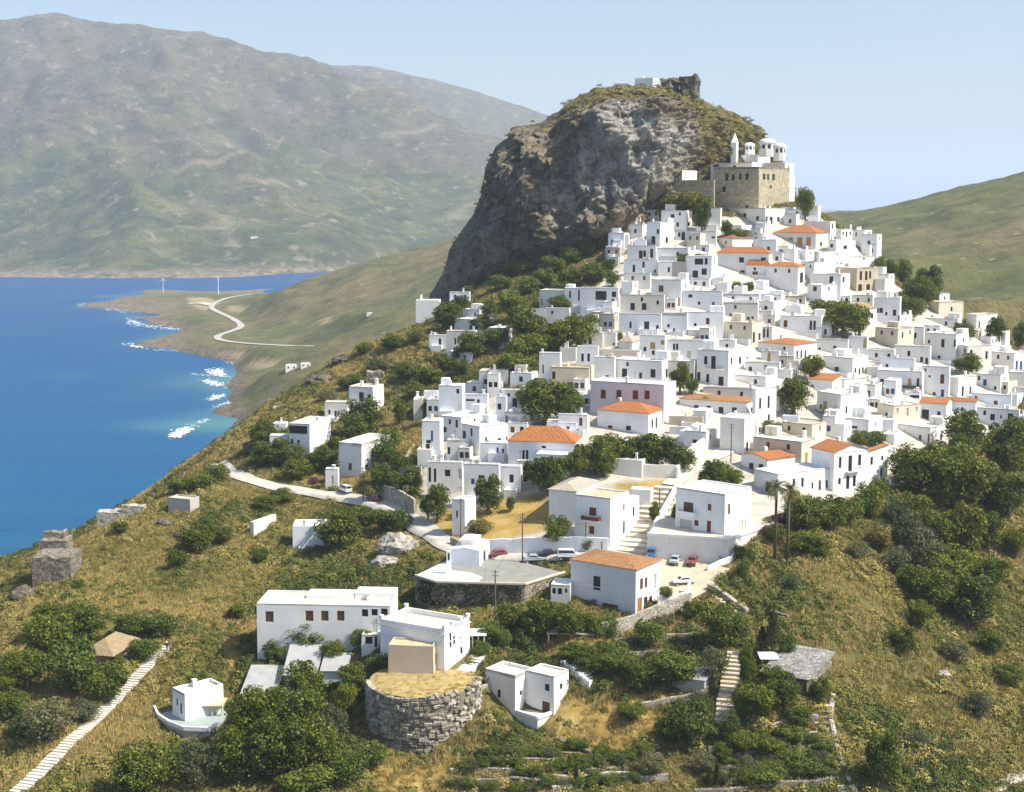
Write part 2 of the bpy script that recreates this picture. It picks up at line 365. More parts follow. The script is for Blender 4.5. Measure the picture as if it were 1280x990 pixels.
MZ = MZ + fbm(MX / 60, MY / 60, 21, 5) * 5 * hgt + (ridged(MX / 110, MY / 110, 33, 4) - 0.5) * 10 * hgt + fbm(MX / 14, MY / 14, 5, 3) * 1.2 * np.clip(MZ / 4, 0.2, 1)
CROAD = [on_z_(px, py, zz) for px, py, zz in [(316,368,12),(300,370,11),(285,372.5,10),(272,377,9),(264,382,9),(264,386,9),(274,391,9),(288,397,10),(298,403,10),(303,408,10),(297,412,10),(284,416,9),(272,420,9),(271,424,9),(282,427,10),(300,429,11),(325,431,12),(350,432.5,14),(375,433,17),(392,433.5,20)]]
CROAD = np.array(CROAD)
for _ in range(3): CROAD = np.concatenate([CROAD[:1], np.stack([.75 * CROAD[:-1] + .25 * CROAD[1:], .25 * CROAD[:-1] + .75 * CROAD[1:]], 1).reshape(-1, 3), CROAD[-1:]])
dcr = np.full(MX.shape, 1e9); zcr = np.zeros(MX.shape)
for p in CROAD: dd_ = np.hypot(MX - p[0], (MY - p[1]) * .8); k_ = dd_ < dcr; dcr = np.where(k_, dd_, dcr); zcr = np.where(k_, p[2], zcr)
wcr = np.clip(1.35 - dcr / 40, 0, 1); MZ = MZ * (1 - wcr) + zcr * wcr
inn = (MX > GX[0] + 6) & (MX < GX[-1] - 6) & (MY < GY[-1] - 6)
MZ = np.where(inn, np.minimum(MZ, bil(LZ, MX, MY) - 4), MZ)
tm = NT('green_hill_ground', 0.95); P_ = tm.pos()
n1 = tm.noise(P_, 0.006, 5, 0.6); n2 = tm.noise(P_, 0.035, 6, 0.7); n3 = tm.noise(P_, 0.14, 5, 0.7)
ca = tm.ramp(n2, [(0.30, (0.045, 0.062, 0.018)), (0.50, (0.105, 0.118, 0.032)), (0.72, (0.19, 0.165, 0.06))])
cb = tm.ramp(n2, [(0.30, (0.06, 0.062, 0.025)), (0.50, (0.15, 0.125, 0.05)), (0.72, (0.26, 0.20, 0.09))])
cc = tm.mix(tm.ramp(n1, [(0.42, 0.0), (0.62, 1.0)]), ca, cb)
cc = tm.mix(tm.ramp(n3, [(0.56, 0.0), (0.70, 0.7)]), cc, (0.030, 0.040, 0.014))
vz = tm.n('ShaderNodeTexVoronoi'); vz.inputs['Scale'].default_value = 0.05; tm.l(P_, vz.inputs['Vector'])
cc = tm.mix(tm.ramp(vz.outputs['Distance'], [(0.05, 0.55), (0.16, 0.0)]), cc, (0.36, 0.33, 0.27))
zz = tm.n('ShaderNodeSeparateXYZ'); tm.l(P_, zz.inputs[0])
cc = tm.mix(tm.ramp(tm.math('DIVIDE', zz.outputs[2], 10.0), [(0.0, 1.0), (0.45, 0.8), (1.0, 0.0)]), cc, tm.ramp(n3, [(0.35, (0.07, 0.06, 0.045)), (0.6, (0.24, 0.19, 0.12))]))
cc = tm.mix(tm.attr('tan'), cc, (0.36, 0.28, 0.16))
tm.bump(tm.noise(P_, 0.12, 6, 0.75), 1.0, 3.0)
M_MID = tm.col(cc)
midland = grid_mesh('coast_hills', MX, MY, MZ, M_MID, keep=(MZ[:-1, :-1] > -14)); tag(midland, kind='structure')
def midz(x, y):
    i = min(max(int((y - my[0]) / 7.0), 0), len(my) - 2); j = min(max(int((x - mx[0]) / 7.0), 0), len(mx) - 2)
    a = (x - mx[j]) / 7.0; b = (y - my[i]) / 7.0
    return float((MZ[i, j] * (1 - a) + MZ[i, j + 1] * a) * (1 - b) + (MZ[i + 1, j] * (1 - a) + MZ[i + 1, j + 1] * a) * b)
def midhit(px, py):
    r = ray(px, py); r = r / r[1]
    for y in np.arange(560, 2690, 2.0):
        if CAMZ + r[2] * y < max(midz(r[0] * y, y), 0.0) and not (GX[0] < r[0] * y < GX[-1] and y < GY[-1]): return np.array([r[0] * y, y, CAMZ + r[2] * y])
    return at(px, py, 1500)
tanp = [[midhit(*p)[:2] for p in q] for q in ([(235,372),(260,372),(275,380),(255,388),(238,382)],[(285,381),(312,383),(300,391),(285,388)],[(270,440),(300,440),(310,446),(285,446)],[(310,450),(350,452),(330,462),(305,460)],[(400,398),(415,397),(415,404)])]
tv = np.zeros(MX.shape)
for q in tanp: tv = np.maximum(tv, in_poly(MX, MY, q).astype(float))
attr(midland, 'tan', tv * 0.9)
# shoals and foam along this shore
dsh = seg_dist(SX, SY, [p[:2] for p in SHORE_W])
attr(sea, 'shoal', np.clip(np.exp(-(dsh / 16) ** 2) * 0.35 + 0.75 * np.exp(-(((SX - S(255,530)[0]) / 40) ** 2 + ((SY - S(255,530)[1]) / 30) ** 2)) + 0.5 * np.exp(-(((SX - S(275,475)[0]) / 45) ** 2 + ((SY - S(275,475)[1]) / 60) ** 2)), 0, 0.85))

# ---------------------------------------------------------------- far mountains
farp = [(-200,345,2950),(0,345,2904),(150,348,2850),(300,346,2900),(400,341,3100),(500,330,3300),(200,250,3600),(0,250,3500),(60,310,3150),(330,290,3250),(420,300,3250),(200,200,4000),(0,180,4050),(200,130,4450),(400,130,4700),(0,28,5000),(80,24,5050),(130,33,5050),(180,31,5150),(240,38,5150),(300,60,5050),(360,66,4900),(410,86,4850),(470,112,4800),(550,160,4700),(600,178,4600),(560,250,4000),(640,210,4400),(700,190,4700),(-200,60,4900),(-200,200,3900),(0,100,4550),(100,80,4750),(300,100,4750),(700,300,3700),(410,84,5200),(470,114,5200),(530,150,5150),(560,166,5100),(600,181,5100),(640,194,5100),(690,205,5100),(470,130,5700),(560,184,5700),(640,210,5700),(300,62,5300),(360,66,5250),(80,26,5150)]
far = [tuple(at(*p)) for p in farp]
far += [(x, 2600, -40) for x in range(-1600, 900, 400)] + [(-2200,6200,500),(-1200,6300,560),(-500,6000,400),(0,6000,200),(400,5600,130),(-1800,5500,700),(800,4600,60),(700,3600,20),(-2000,3000,60)]
far_f = TPS(far, 1e-4)
fx = np.arange(-2300, 1001, 16.0); fy = np.arange(2700, 6301, 16.0)
FX, FY = np.meshgrid(fx, fy); FZ = far_f(FX, FY)
hg = np.clip(FZ / 160, 0.0, 1.0); RG = ridged(FX / 560 + FY / 1500, FY / 760, 51, 5)
FZ = FZ + ((RG - RG.mean()) * 330 + fbm(FX / 170, FY / 170, 61, 4) * 26 - 16) * hg * np.clip((-60 - FX) / 620, .10, 1.2) * np.clip((860 - FZ) / 520, .22, 1) + fbm(FX / 50, FY / 50, 71, 3) * 6 * np.clip(FZ / 30, 0, 1)
def far_mat(name, rock_lo, warm):
    t = NT(name, 0.95); P_ = t.pos(); z = t.n('ShaderNodeSeparateXYZ'); t.l(P_, z.inputs[0])
    a = t.noise(P_, 0.0022, 6, 0.62); b = t.noise(P_, 0.009, 6, 0.7); c = t.noise(P_, 0.045, 5, 0.75)
    green = t.ramp(b, [(0.30, (0.026, 0.042, 0.016)), (0.5, (0.075, 0.092, 0.032)), (0.72, (0.18, 0.165, 0.06))])
    rock = t.ramp(c, [(0.34, (0.045, 0.045, 0.028)), (0.50, (0.115, 0.098, 0.062)), (0.62, (0.20, 0.16, 0.105)), (0.72, (0.34, 0.28, 0.21))])
    k = t.math('ADD', t.math('DIVIDE', z.outputs[2], rock_lo), t.math('MULTIPLY', t.math('SUBTRACT', a, 0.5), 4.6))
    m = t.mix(t.ramp(k, [(0.35, 0.0), (1.5, 0.9)]), green, rock)
    m = t.mix(t.ramp(c, [(0.53, 0.0), (0.66, 0.85)]), m, (0.022, 0.030, 0.014))
    shore = t.ramp(t.math('DIVIDE', z.outputs[2], 40.0), [(0.1, 1.0), (0.5, 0.0)])
    m = t.mix(shore, m, t.ramp(c, [(0.4, (0.12, 0.10, 0.07)), (0.6, (0.36, 0.29, 0.20))]))
    d1 = t.noise(P_, 0.020, 6, 0.72); d2 = t.noise(P_, 0.0075, 6, 0.7, (1.0, 0.5, 1.6))
    m = t.mix(t.ramp(d1, [(0.56, 0.0), (0.66, 0.75)]), m, (0.30, 0.255, 0.19)); m = t.mix(t.ramp(d2, [(0.54, 0.0), (0.64, 0.8)]), m, (0.030, 0.040, 0.018)); m = t.mix(t.ramp(d2, [(0.34, 0.6), (0.44, 0.0)]), m, (0.21, 0.20, 0.085))
    m = t.mix(t.math('MULTIPLY', t.attr('track'), 0.5), m, (0.36, 0.29, 0.19))
    t.bump(t.noise(P_, 0.014, 7, 0.78), 1.0, 24.0)
    return t.col(m)
M_FAR = far_mat('mountain_ground', 420.0, 0)
mountain = grid_mesh('mountain_terrain', FX, FY, FZ, M_FAR, keep=(FZ[:-1, :-1] > -25)); tag(mountain, kind='structure')
def ridge_mesh(name, pts, depth, mat, s, amp):
    """a far ridge: crest points, slopes to both sides"""
    P = [at(*p) for p in pts]; xs = np.linspace(P[0][0], P[-1][0], 160); zs = np.interp(xs, [p[0] for p in P], [p[2] for p in P]); ys = np.interp(xs, [p[0] for p in P], [p[1] for p in P])
    k = np.linspace(-1, 1, 60); X = np.repeat(xs[None], 60, 0); Y = ys[None] + k[:, None] * depth; prof = (1 - np.abs(k)[:, None] ** 1.3)
    Z = zs[None] * prof - 5 + fbm(X / 300, Y / 300, s, 5) * amp * np.clip(1 - prof + 0.25, 0, 1) * np.clip(Z0(prof), 0, 1)
    o = grid_mesh(name, X, Y, Z, mat); tag(o, kind='structure')
def Z0(p): return p * 4
ridge_mesh('back_ridge_terrain', [(300,75,6900),(400,77,6900),(440,79,6900),(500,89,6900),(560,104,6900),(620,120,6900),(660,132,6900),(690,145,6900),(740,175,6900),(820,230,6900),(900,300,6900)], 1100, far_mat('ridge_ground', 380.0, 0), 81, 60)
ridge_mesh('distant_hill_terrain', [(1100,268,4300),(1150,252,4300),(1175,242,4300),(1220,229,4300),(1280,212,4300),(1380,190,4300),(1500,230,4300)], 700, far_mat('distant_hill_ground', 500.0, 0), 91, 30)
ridge_mesh('low_island_terrain', [(985,264,14000),(1010,263,14000),(1050,261.5,14000),(1085,262,14000),(1120,265,14000)], 900, far_mat('island_ground', 600.0, 0), 95, 10)
# ---------------------------------------------------------------- the castle rock
KC = [(530,386,398),(536,372,398),(546,355,397),(554,341,397),(561,314,396),(575,292,396),(590,269,395),(603,237,394),(606,215,394),(621,183,393),(637,172,392),(639,161,391),(671,154,390),(698,141,388),(706,131,387),(716,123,386),(743,110.5,385),(779,108,385),(824,109,386),(850,116,387),(878,125,388),(905,136,394),(932,150,397),(952,159,398),(957,174,397),(970,196,395),(985,225,392),(1000,258,388),(1010,276,386)]
KB = [(530,394,386),(545,388,380),(570,384,373),(600,374,366),(640,352,357),(690,322,349),(730,300,344),(770,280,341),(810,268,345),(850,262,357),(890,262,371),(930,264,376),(960,268,378),(990,272,380),(1010,284,382)]
u = np.linspace(0, 1, 240); nv = 150
kc = np.array(KC, float); kb = np.array(KB, float)
def along(A, t):
    s = np.concatenate([[0], np.cumsum(np.hypot(np.diff(A[:, 0]), np.diff(A[:, 1])))]); s /= s[-1]
    return np.stack([np.interp(t, s, A[:, k]) for k in range(3)], 1)
cw = np.array([N(*p) for p in along(kc, u)]); bw = np.array([N(*p) for p in along(kb, u)])
bw[:, 2] -= 6
v = np.linspace(0, 1, nv)[:, None, None]
# face profile: steep and slightly bulging, then a shoulder, then the crest
prof_h = np.clip(v * 1.0, 0, 1); bulge = np.sin(np.pi * np.clip(v, 0, 1))
KX = bw[None, :, 0] * (1 - v[..., 0]) + cw[None, :, 0] * v[..., 0]
tz = v[..., 0]
UU = np.repeat(u[None], nv, 0); ov = np.clip(1.25 - np.clip((UU - .62) / .2, 0, 1) * 1.25, 0, 1)      # how far the face leans out
td = np.where(tz < 0.80, tz * (.36 * (1 - ov) + .20 * ov) - ov * .16 * np.sin(np.pi * np.clip(tz / .8, 0, 1)) ** .8, 0.288 * (1 - ov) + .16 * ov + (tz - 0.8) / 0.2 * (1 - .288 * (1 - ov) - .16 * ov))
KY = bw[None, :, 1] * (1 - td) + cw[None, :, 1] * td
KZ = bw[None, :, 2] * (1 - tz) + cw[None, :, 2] * tz
rk = np.stack([KX, KY, KZ], -1)
# out-of-plane relief by 3D noise
flatp = rk.reshape(-1, 3)
dn = np.empty(len(flatp))
for i, p in enumerate(flatp):
    q = Vector((p[0], p[1] * 0.7, p[2]))
    c = mnoise.cell_vector(q * 0.001)
    a = mnoise.fractal(q * 0.030, 1.0, 2.0, 6)
    w = mnoise.voronoi(Vector((q.x * 0.10 + q.z * 0.04, q.y * 0.08, q.z * 0.065)))[0]
    w2 = mnoise.voronoi(q * 0.28)[0]
    w3 = mnoise.voronoi(Vector((q.x * .20 + q.z * .05, q.y * .2, q.z * .07)))[0]
    r = 1 - abs(mnoise.noise(Vector((q.x * 0.085 - q.z * 0.05, q.y * 0.05, q.z * 0.04 + q.x * 0.03))))
    dn[i] = a * 6.0 + (w[1] - w[0]) * 6.5 + (w2[1] - w2[0]) * 2.6 + (r - 0.7) * 9.0 + (w3[1] - w3[0]) * 3.2 + (abs(mnoise.noise(q * 0.55)) - .25) * 1.6
dn = dn.reshape(nv, len(u)) - dn.mean()
edge = np.clip(np.minimum(u * 4.2, (1 - u) * 14), 0.06, 1)[None]
fade = np.clip((1 - tz) * 9 + 0.12, 0, 1) * edge
gx = np.gradient(KX, axis=1); gy = np.gradient(KY, axis=1)
nx_ = gy; ny_ = -gx; ln = np.hypot(nx_, ny_) + 1e-6
KX = KX + nx_ / ln * dn * fade * 0.9; KY = KY + ny_ / ln * dn * fade * 1.2
KZ = KZ + dn * 0.25 * np.clip((1 - tz) * 5, 0.35, 1) * edge
KZ[-1] += fbm(u * 60, u * 0, 5, 3) * 0.9
# plateau behind the crest and the back side down to the ground
back = []
for k, (dy, kz) in enumerate([(4, 1.0), (12, 0.99), (25, 0.93), (40, 0.75), (58, 0.4), (75, 0.0)]):
    zz_ = 60 + (KZ[-1] - 60) * kz; back.append(np.stack([KX[-1] * (1 - 0.03 * k), KY[-1] + dy, zz_], -1))
allp = np.concatenate([np.stack([KX, KY, KZ], -1), np.array(back)], 0)
tr = NT('cliff_rock', 0.95); P_ = tr.pos()
a1 = tr.noise(P_, 0.035, 5, 0.6); a2 = tr.noise(P_, 0.22, 7, 0.72); a3 = tr.noise(P_, 0.9, 5, 0.7)
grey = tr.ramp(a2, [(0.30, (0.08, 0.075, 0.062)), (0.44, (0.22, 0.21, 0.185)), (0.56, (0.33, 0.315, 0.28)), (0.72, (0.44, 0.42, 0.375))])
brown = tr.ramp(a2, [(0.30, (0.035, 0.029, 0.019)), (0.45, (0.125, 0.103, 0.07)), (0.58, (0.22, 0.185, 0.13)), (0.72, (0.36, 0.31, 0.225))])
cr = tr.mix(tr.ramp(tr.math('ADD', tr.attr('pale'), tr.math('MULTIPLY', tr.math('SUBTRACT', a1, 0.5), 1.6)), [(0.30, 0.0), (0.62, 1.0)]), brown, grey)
vv = tr.n('ShaderNodeTexVoronoi', feature='DISTANCE_TO_EDGE'); vv.inputs['Scale'].default_value = 0.11
mpp = tr.n('ShaderNodeMapping'); mpp.inputs['Scale'].default_value = (1.3, 0.6, 0.8); mpp.inputs['Rotation'].default_value = (0, 0.5, 0); tr.l(P_, mpp.inputs[0])
dw = tr.n('ShaderNodeVectorMath', operation='ADD'); nz_ = tr.n('ShaderNodeTexNoise'); nz_.inputs['Scale'].default_value = 0.12; nz_.inputs['Detail'].default_value = 5; tr.l(P_, nz_.inputs[0])
sc_ = tr.n('ShaderNodeVectorMath', operation='SCALE'); sc_.inputs['Scale'].default_value = 9.0; tr.l(nz_.outputs['Color'], sc_.inputs[0]); tr.l(mpp.outputs[0], dw.inputs[0]); tr.l(sc_.outputs[0], dw.inputs[1]); tr.l(dw.outputs[0], vv.inputs['Vector'])
crack = tr.ramp(vv.outputs['Distance'], [(0.0, 1.0), (0.045, 0.0)])
cr = tr.mix(tr.math('MULTIPLY', crack, 0.6), cr, (0.035, 0.03, 0.02))
veg = tr.ramp(a3, [(0.35, (0.05, 0.055, 0.018)), (0.55, (0.15, 0.125, 0.045)), (0.7, (0.25, 0.20, 0.08))])
cr = tr.mix(tr.ramp(tr.math('ADD', tr.attr('veg'), tr.math('MULTIPLY', tr.math('SUBTRACT', a2, 0.5), 1.5)), [(0.40, 0.0), (0.62, 1.0)]), cr, veg)
tr.bump(tr.mix(0.5, a2, a3), 1.0, 1.6)
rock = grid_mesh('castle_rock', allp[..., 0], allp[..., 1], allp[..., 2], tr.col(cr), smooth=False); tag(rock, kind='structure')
pxy = np.array([proj(p) for p in allp.reshape(-1, 3)])
def blob(cx, cy, rx, ry): return np.exp(-(((pxy[:, 0] - cx) / rx) ** 2 + ((pxy[:, 1] - cy) / ry) ** 2))
tzz = np.concatenate([np.repeat(tz, len(u), 1), np.ones((6, len(u)))], 0).ravel()
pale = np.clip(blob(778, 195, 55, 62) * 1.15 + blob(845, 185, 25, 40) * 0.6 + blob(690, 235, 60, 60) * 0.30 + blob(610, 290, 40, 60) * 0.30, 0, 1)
vegm = np.clip(np.clip((tzz - 0.80) * 7, 0, 1) * np.clip((pxy[:, 0] - 620) / 130, 0.3, 1) + np.clip((pxy[:, 0] - 850) / 60, 0, 0.62) + np.clip((0.10 - tzz) * 9, 0, 0.7), 0, 1)
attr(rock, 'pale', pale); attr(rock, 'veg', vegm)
def rockz(px, d):   # top of the rock in the picture column px
    i = np.argmin(np.abs(along(kc, u)[:, 0] - px)); return allp[nv - 1, i]
# ---------------------------------------------------------------- houses
WALLS = {'w': wall_mat('whitewash', (0.86, 0.86, 0.85), amount=0.34), 'v': wall_mat('weathered_whitewash', (0.80, 0.79, 0.75), (0.40, 0.37, 0.30), 0.4),
 'c': wall_mat('cream_render', (0.68, 0.61, 0.48), (0.45, 0.38, 0.27), 0.35), 'b': wall_mat('bluish_wash', (0.81, 0.83, 0.86), amount=0.08),
 'p': wall_mat('pale_pink_wash', (0.74, 0.68, 0.71), amount=0.12), 'g': wall_mat('grey_render', (0.46, 0.44, 0.40), (0.28, 0.26, 0.22), 0.5), 't': wall_mat('tan_render', (0.55, 0.47, 0.35), (0.35, 0.29, 0.2), 0.4),
 'e': wall_mat('old_limewash', (0.70, 0.67, 0.60), (0.38, 0.35, 0.28), 0.6),
 's': stone_mat('rubble_stone', (0.20, 0.175, 0.13), (0.34, 0.30, 0.23), (0.46, 0.41, 0.32), 1.1)}
ROOFC = {'w': plain('white_roof', (0.80, 0.79, 0.76), 0.85, 0.06, 0.5), 'c': plain('cream_roof', (0.60, 0.54, 0.44), 0.9, 0.12, 0.5), 'g': plain('cement_roof', (0.40, 0.38, 0.34), 0.9, 0.15, 0.5), 't': plain('straw_roof', (0.52, 0.42, 0.26), 0.9, 0.18, 0.8)}
def tile_mat(name, c1, c2, c3, axis):
    t = NT(name, 0.85); o = t.obj(); s = t.n('ShaderNodeSeparateXYZ'); t.l(o, s.inputs[0])
    n = t.noise(o, 1.3, 5, 0.7); n2 = t.noise(o, 6.0, 3, 0.6)
    c = t.ramp(n, [(0.32, c1), (0.52, c2), (0.72, c3)]); c = t.mix(t.ramp(n2, [(0.35, 0.0), (0.75, 0.5)]), c, tuple(x * 0.6 for x in c1))
    w = t.math('SINE', t.math('MULTIPLY', s.outputs[axis], 2 * math.pi / 0.30)); r = t.math('SINE', t.math('MULTIPLY', s.outputs[2], 2 * math.pi / 0.16))
    c = t.mix(t.ramp(w, [(0.0, 0.35), (0.5, 0.0)]), c, tuple(x * 0.5 for x in c1))
    t.bump(t.math('ADD', w, t.math('MULTIPLY', r, 0.4)), 0.8, 0.08); return t.col(c)
TILES = {}
for k, cs_ in {'o': ((0.42, 0.155, 0.05), (0.56, 0.22, 0.075), (0.66, 0.30, 0.11)), 'm': ((0.34, 0.16, 0.065), (0.50, 0.26, 0.11), (0.62, 0.40, 0.22)), 't': ((0.36, 0.26, 0.14), (0.48, 0.36, 0.21), (0.58, 0.46, 0.30)), 'r': ((0.30, 0.13, 0.08), (0.42, 0.19, 0.11), (0.55, 0.30, 0.2)), 'q': ((0.45, 0.36, 0.26), (0.62, 0.55, 0.44), (0.72, 0.68, 0.6))}.items():
    TILES[k] = [tile_mat('roof_tiles_%s' % n, *cs_, ax) for n, ax in (('along', 0), ('across', 1))]
M_DARK = plain('dark_glass', (0.018, 0.020, 0.024), 0.25, 0.2); M_FRAME = plain('white_frame', (0.62, 0.62, 0.60), 0.7, 0.05)
SHUT = {'d': plain('dark_shutter', (0.030, 0.026, 0.024), 0.5, 0.3), 'r': plain('red_brown_shutter', (0.17, 0.05, 0.028), 0.6, 0.2), 'b': plain('blue_shutter', (0.03, 0.09, 0.26), 0.6, 0.2),
 'o': plain('orange_shutter', (0.40, 0.17, 0.05), 0.6, 0.2), 'n': plain('brown_door', (0.13, 0.065, 0.03), 0.6, 0.2), 'g': plain('pale_shutter', (0.50, 0.49, 0.45), 0.7, 0.1), 'y': plain('ochre_shutter', (0.40, 0.30, 0.10), 0.7, 0.1)}
M_IRON = plain('dark_iron', (0.05, 0.05, 0.055), 0.5, 0.2); M_WOOD = plain('weathered_wood', (0.17, 0.115, 0.07), 0.85, 0.25, 4)
_wc = {}
def win_mesh(w, h, arch=False):
    key = (round(w, 1), round(h, 1), arch)
    if key not in _wc:
        w, h = max(0.3, key[0]), max(0.3, key[1]); f = 0.055; a = MB()
        a.box(-w / 2, w / 2, 0.0, 0.10, 0, f); a.box(-w / 2, w / 2, 0.0, 0.10, h - f, h); a.box(-w / 2, -w / 2 + f, 0.0, 0.10, f, h - f); a.box(w / 2 - f, w / 2, 0.0, 0.10, f, h - f)
        if w > 0.7: a.box(-0.03, 0.03, 0.01, 0.09, f, h - f)
        fr = a.mesh('window'); p = MB(); p.box(-w / 2 + f, w / 2 - f, 0.05, 0.08, f, h - f); pn = p.mesh('pane'); _wc[key] = (fr, pn, {})
    return _wc[key]
def facade(mb, O, U, n, W, H, holes, H2=None, z0=0.0):
    """a wall face with openings; O at the lower left, U along, n outwards; holes in (u0,u1,z0,z1)"""
    O = Vector(O); U = Vector(U); n = Vector(n); Zv = Vector((0, 0, 1)); Dp = 0.22
    us = sorted({0.0, W} | {x for h in holes for x in (h[0], h[1])}); zs = sorted({z0, H} | {x for h in holes for x in (h[2], h[3])})
    P = lambda u_, z_, d=0.0: O + U * u_ + Zv * z_ - n * d
    for a, b in zip(us[:-1], us[1:]):
        for c, d in zip(zs[:-1], zs[1:]):
            mu, mz = (a + b) / 2, (c + d) / 2
            if any(h[0] < mu < h[1] and h[2] < mz < h[3] for h in holes): continue
            mb.add([P(a, c), P(b, c), P(b, d), P(a, d)], [(0, 1, 2, 3)])
    for a, b, c, d in holes:
        mb.add([P(a, c), P(b, c), P(b, d), P(a, d), P(a, c, Dp), P(b, c, Dp), P(b, d, Dp), P(a, d, Dp)], [(0, 1, 5, 4), (1, 2, 6, 5), (2, 3, 7, 6), (3, 0, 4, 7), (4, 5, 6, 7)])
def line_isect(c, d, px, py):
    """c + d*t in plan, under the line of sight through column px"""
    r = ray(px, py); a = np.array([[d[0], -r[0]], [d[1], -r[1]]]); t = np.linalg.solve(a, -np.array(c[:2])); return t[0]
def z_at(c2, px, py):
    r = ray(px, py); k = math.hypot(c2[0], c2[1]) / math.hypot(r[0], r[1]); return CAMZ + r[2] * k
Zn = {'A': (500,360), 'B': (660,360), 'C': (860,360), 'D': (1020,360), 'E': (740,240), 'F': (940,240), 'G': (320,460), 'H': (500,480), 'I': (700,480), 'J': (880,480), 'K': (300,640), 'L': (500,640), 'M': (680,600), 'N': (160,780)}
Zs = {k: 260 / 1280 for k in Zn}; Zn['O'] = (420, 780); Zs['O'] = 0.25; Zn['X'] = (0, 0); Zs['X'] = 1.0; Zn['Q'] = (830, 150); Zs['Q'] = 200 / 1277
HOUSES = []; hr = random.Random(77)
def h(zone, xl, xc, xr, yt, yb, wins=(), roof='flat', wall='w', top=None, apex=None, tile='o', yaw=None, depth=None, d=None, label=None, name='house', cat='house', par=0.35, chim=None, below=4.0, overhang=0.3):
    x0, y0 = Zn[zone]; s = Zs[zone]; X = lambda x: x0 + x * s; Y = lambda y: y0 + y * s
    xl, xc, xr, yt, yb = X(xl), X(xc), X(xr), Y(yt), Y(yb)
    if label is None and name == 'house' and wall == 'w' and hr.random() < .30: wall = hr.choice('vvve')
    P = hit(xc, yb) if d is None else N(xc, yb, d)
    phi = math.atan2(P[0], P[1]); pm = F / P[1]; b = max(xr - xc, 0)
    cdir = np.array([-math.sin(phi), -math.cos(phi)]); ldir = np.array([-math.cos(phi), math.sin(phi)])
    dep = depth or 6.8
    if yaw is None: th_ = min(max(math.asin(min(0.95, b / (pm * dep))), R(9)), R(52)) if b > 1 else R(4)
    else: th_ = R(yaw)
    nf = math.cos(th_) * cdir + math.sin(th_) * ldir; nr = -math.cos(th_) * ldir + math.sin(th_) * cdir
    wl_ = line_isect(P, -nr, xl, yt); wr_ = line_isect(P, -nf, xr, yt) if b > 1 and (depth is None or yaw is not None) else dep
    wl_ = min(max(wl_, 1.0), 60); wr_ = min(max(wr_, 1.2), 45) if wr_ > 0 else dep
    H = z_at(P, xc, yt) - P[2]
    if H < 1.0: H = 1.0
    holes_f, holes_r, wl_list = [], [], []
    for w in wins:
        wx, wy, ww, wh = X(w[0]), Y(w[1]), w[2] * s * 1.14, w[3] * s * 1.1; kd = w[4] if len(w) > 4 else 'd'
        side = wx > xc and b > 1
        dv = -nf if side else -nr
        t0 = line_isect(P, dv, wx - ww / 2, wy); t1 = line_isect(P, dv, wx + ww / 2, wy); tm_ = (t0 + t1) / 2
        c2 = P[:2] + dv * tm_; za = z_at(c2, wx, wy + wh / 2) - P[2]; zb = z_at(c2, wx, wy - wh / 2) - P[2]
        t0, t1 = sorted((t0, t1)); t0 = max(t0, 0.15); t1 = min(t1, (wr_ if side else wl_) - 0.15); zb = min(zb, H - 0.15)
        if t1 - t0 < 0.25 or zb - za < 0.25: continue
        (holes_r if side else holes_f).append((t0, t1, za, zb)); wl_list.append((side, t0, t1, za, zb, kd))
    if label is None and wall != 's' and H > 3:          # openings on the sunny side where the survey gives none
        if not holes_r and wr_ > 3.5 and b > 5:
            nn_ = hr.choice([1, 1, 2, 2, 3]) if wr_ > 6 else hr.choice([0, 1, 1])
            for k in range(nn_):
                cc_ = wr_ * (k + .5) / nn_ + hr.uniform(-.3, .3); hh_ = hr.choice([1.2, 1.3, 2.0]); zz_ = 0.2 if hh_ == 2.0 and H < 4.5 else H - hh_ - hr.uniform(.7, 1.1)
                if zz_ < 0.15: continue
                q = (cc_ - .42, cc_ + .42, zz_, zz_ + hh_); holes_r.append(q); wl_list.append((True, *q, hr.choice('dddnrb')))
        if holes_f and wl_ > 6.5 and len(holes_f) < 4:
            for k in range(hr.choice([1, 2, 3])):
                cc_ = hr.uniform(.9, wl_ - .9); hh_ = hr.choice([1.0, 1.25, 2.0]); zz_ = hr.choice([H - hh_ - .8, H - hh_ - 3.4, .15 if hh_ == 2.0 else 1.0]); q = (cc_ - .4, cc_ + .4, zz_, zz_ + hh_)
                if zz_ < .1 or zz_ + hh_ > H - .5 or any(not (q[1] + .35 < g_[0] or q[0] - .35 > g_[1] or q[3] + .3 < g_[2] or q[2] - .3 > g_[3]) for g_ in holes_f): continue
                holes_f.append(q); wl_list.append((False, *q, hr.choice('ddddnrb')))
        if not holes_f and wl_ > 5 and hr.random() < .9:
            for k in range(hr.choice([1, 2, 2])): cc_ = wl_ * (.25 + .45 * k) + hr.uniform(-.4, .4); q = (cc_ - .42, cc_ + .42, H - 2.2, H - 0.95); holes_f.append(q); wl_list.append((False, *q, hr.choice('dddnrb')))
    rz = math.atan2(nr[1], nr[0])        # local +x along the front to the right, +y into the house
    ctr = P[:2] - nr * wl_ / 2
    root = empty(name, (ctr[0], ctr[1], P[2]), rz)
    W = wl_ / 2; mb = MB(); e = -below
    top_h = H
    facade(mb, (-W, 0, 0), (1, 0, 0), (0, -1, 0), wl_, top_h, [(wl_ - q[1], wl_ - q[0], q[2], q[3]) for q in holes_f], z0=e)
    facade(mb, (W, 0, 0), (0, 1, 0), (1, 0, 0), wr_, top_h, holes_r, z0=e)
    facade(mb, (W, wr_, 0), (-1, 0, 0), (0, 1, 0), wl_, top_h, [], z0=e); facade(mb, (-W, wr_, 0), (0, -1, 0), (-1, 0, 0), wr_, top_h, [], z0=e)
    rise = 0
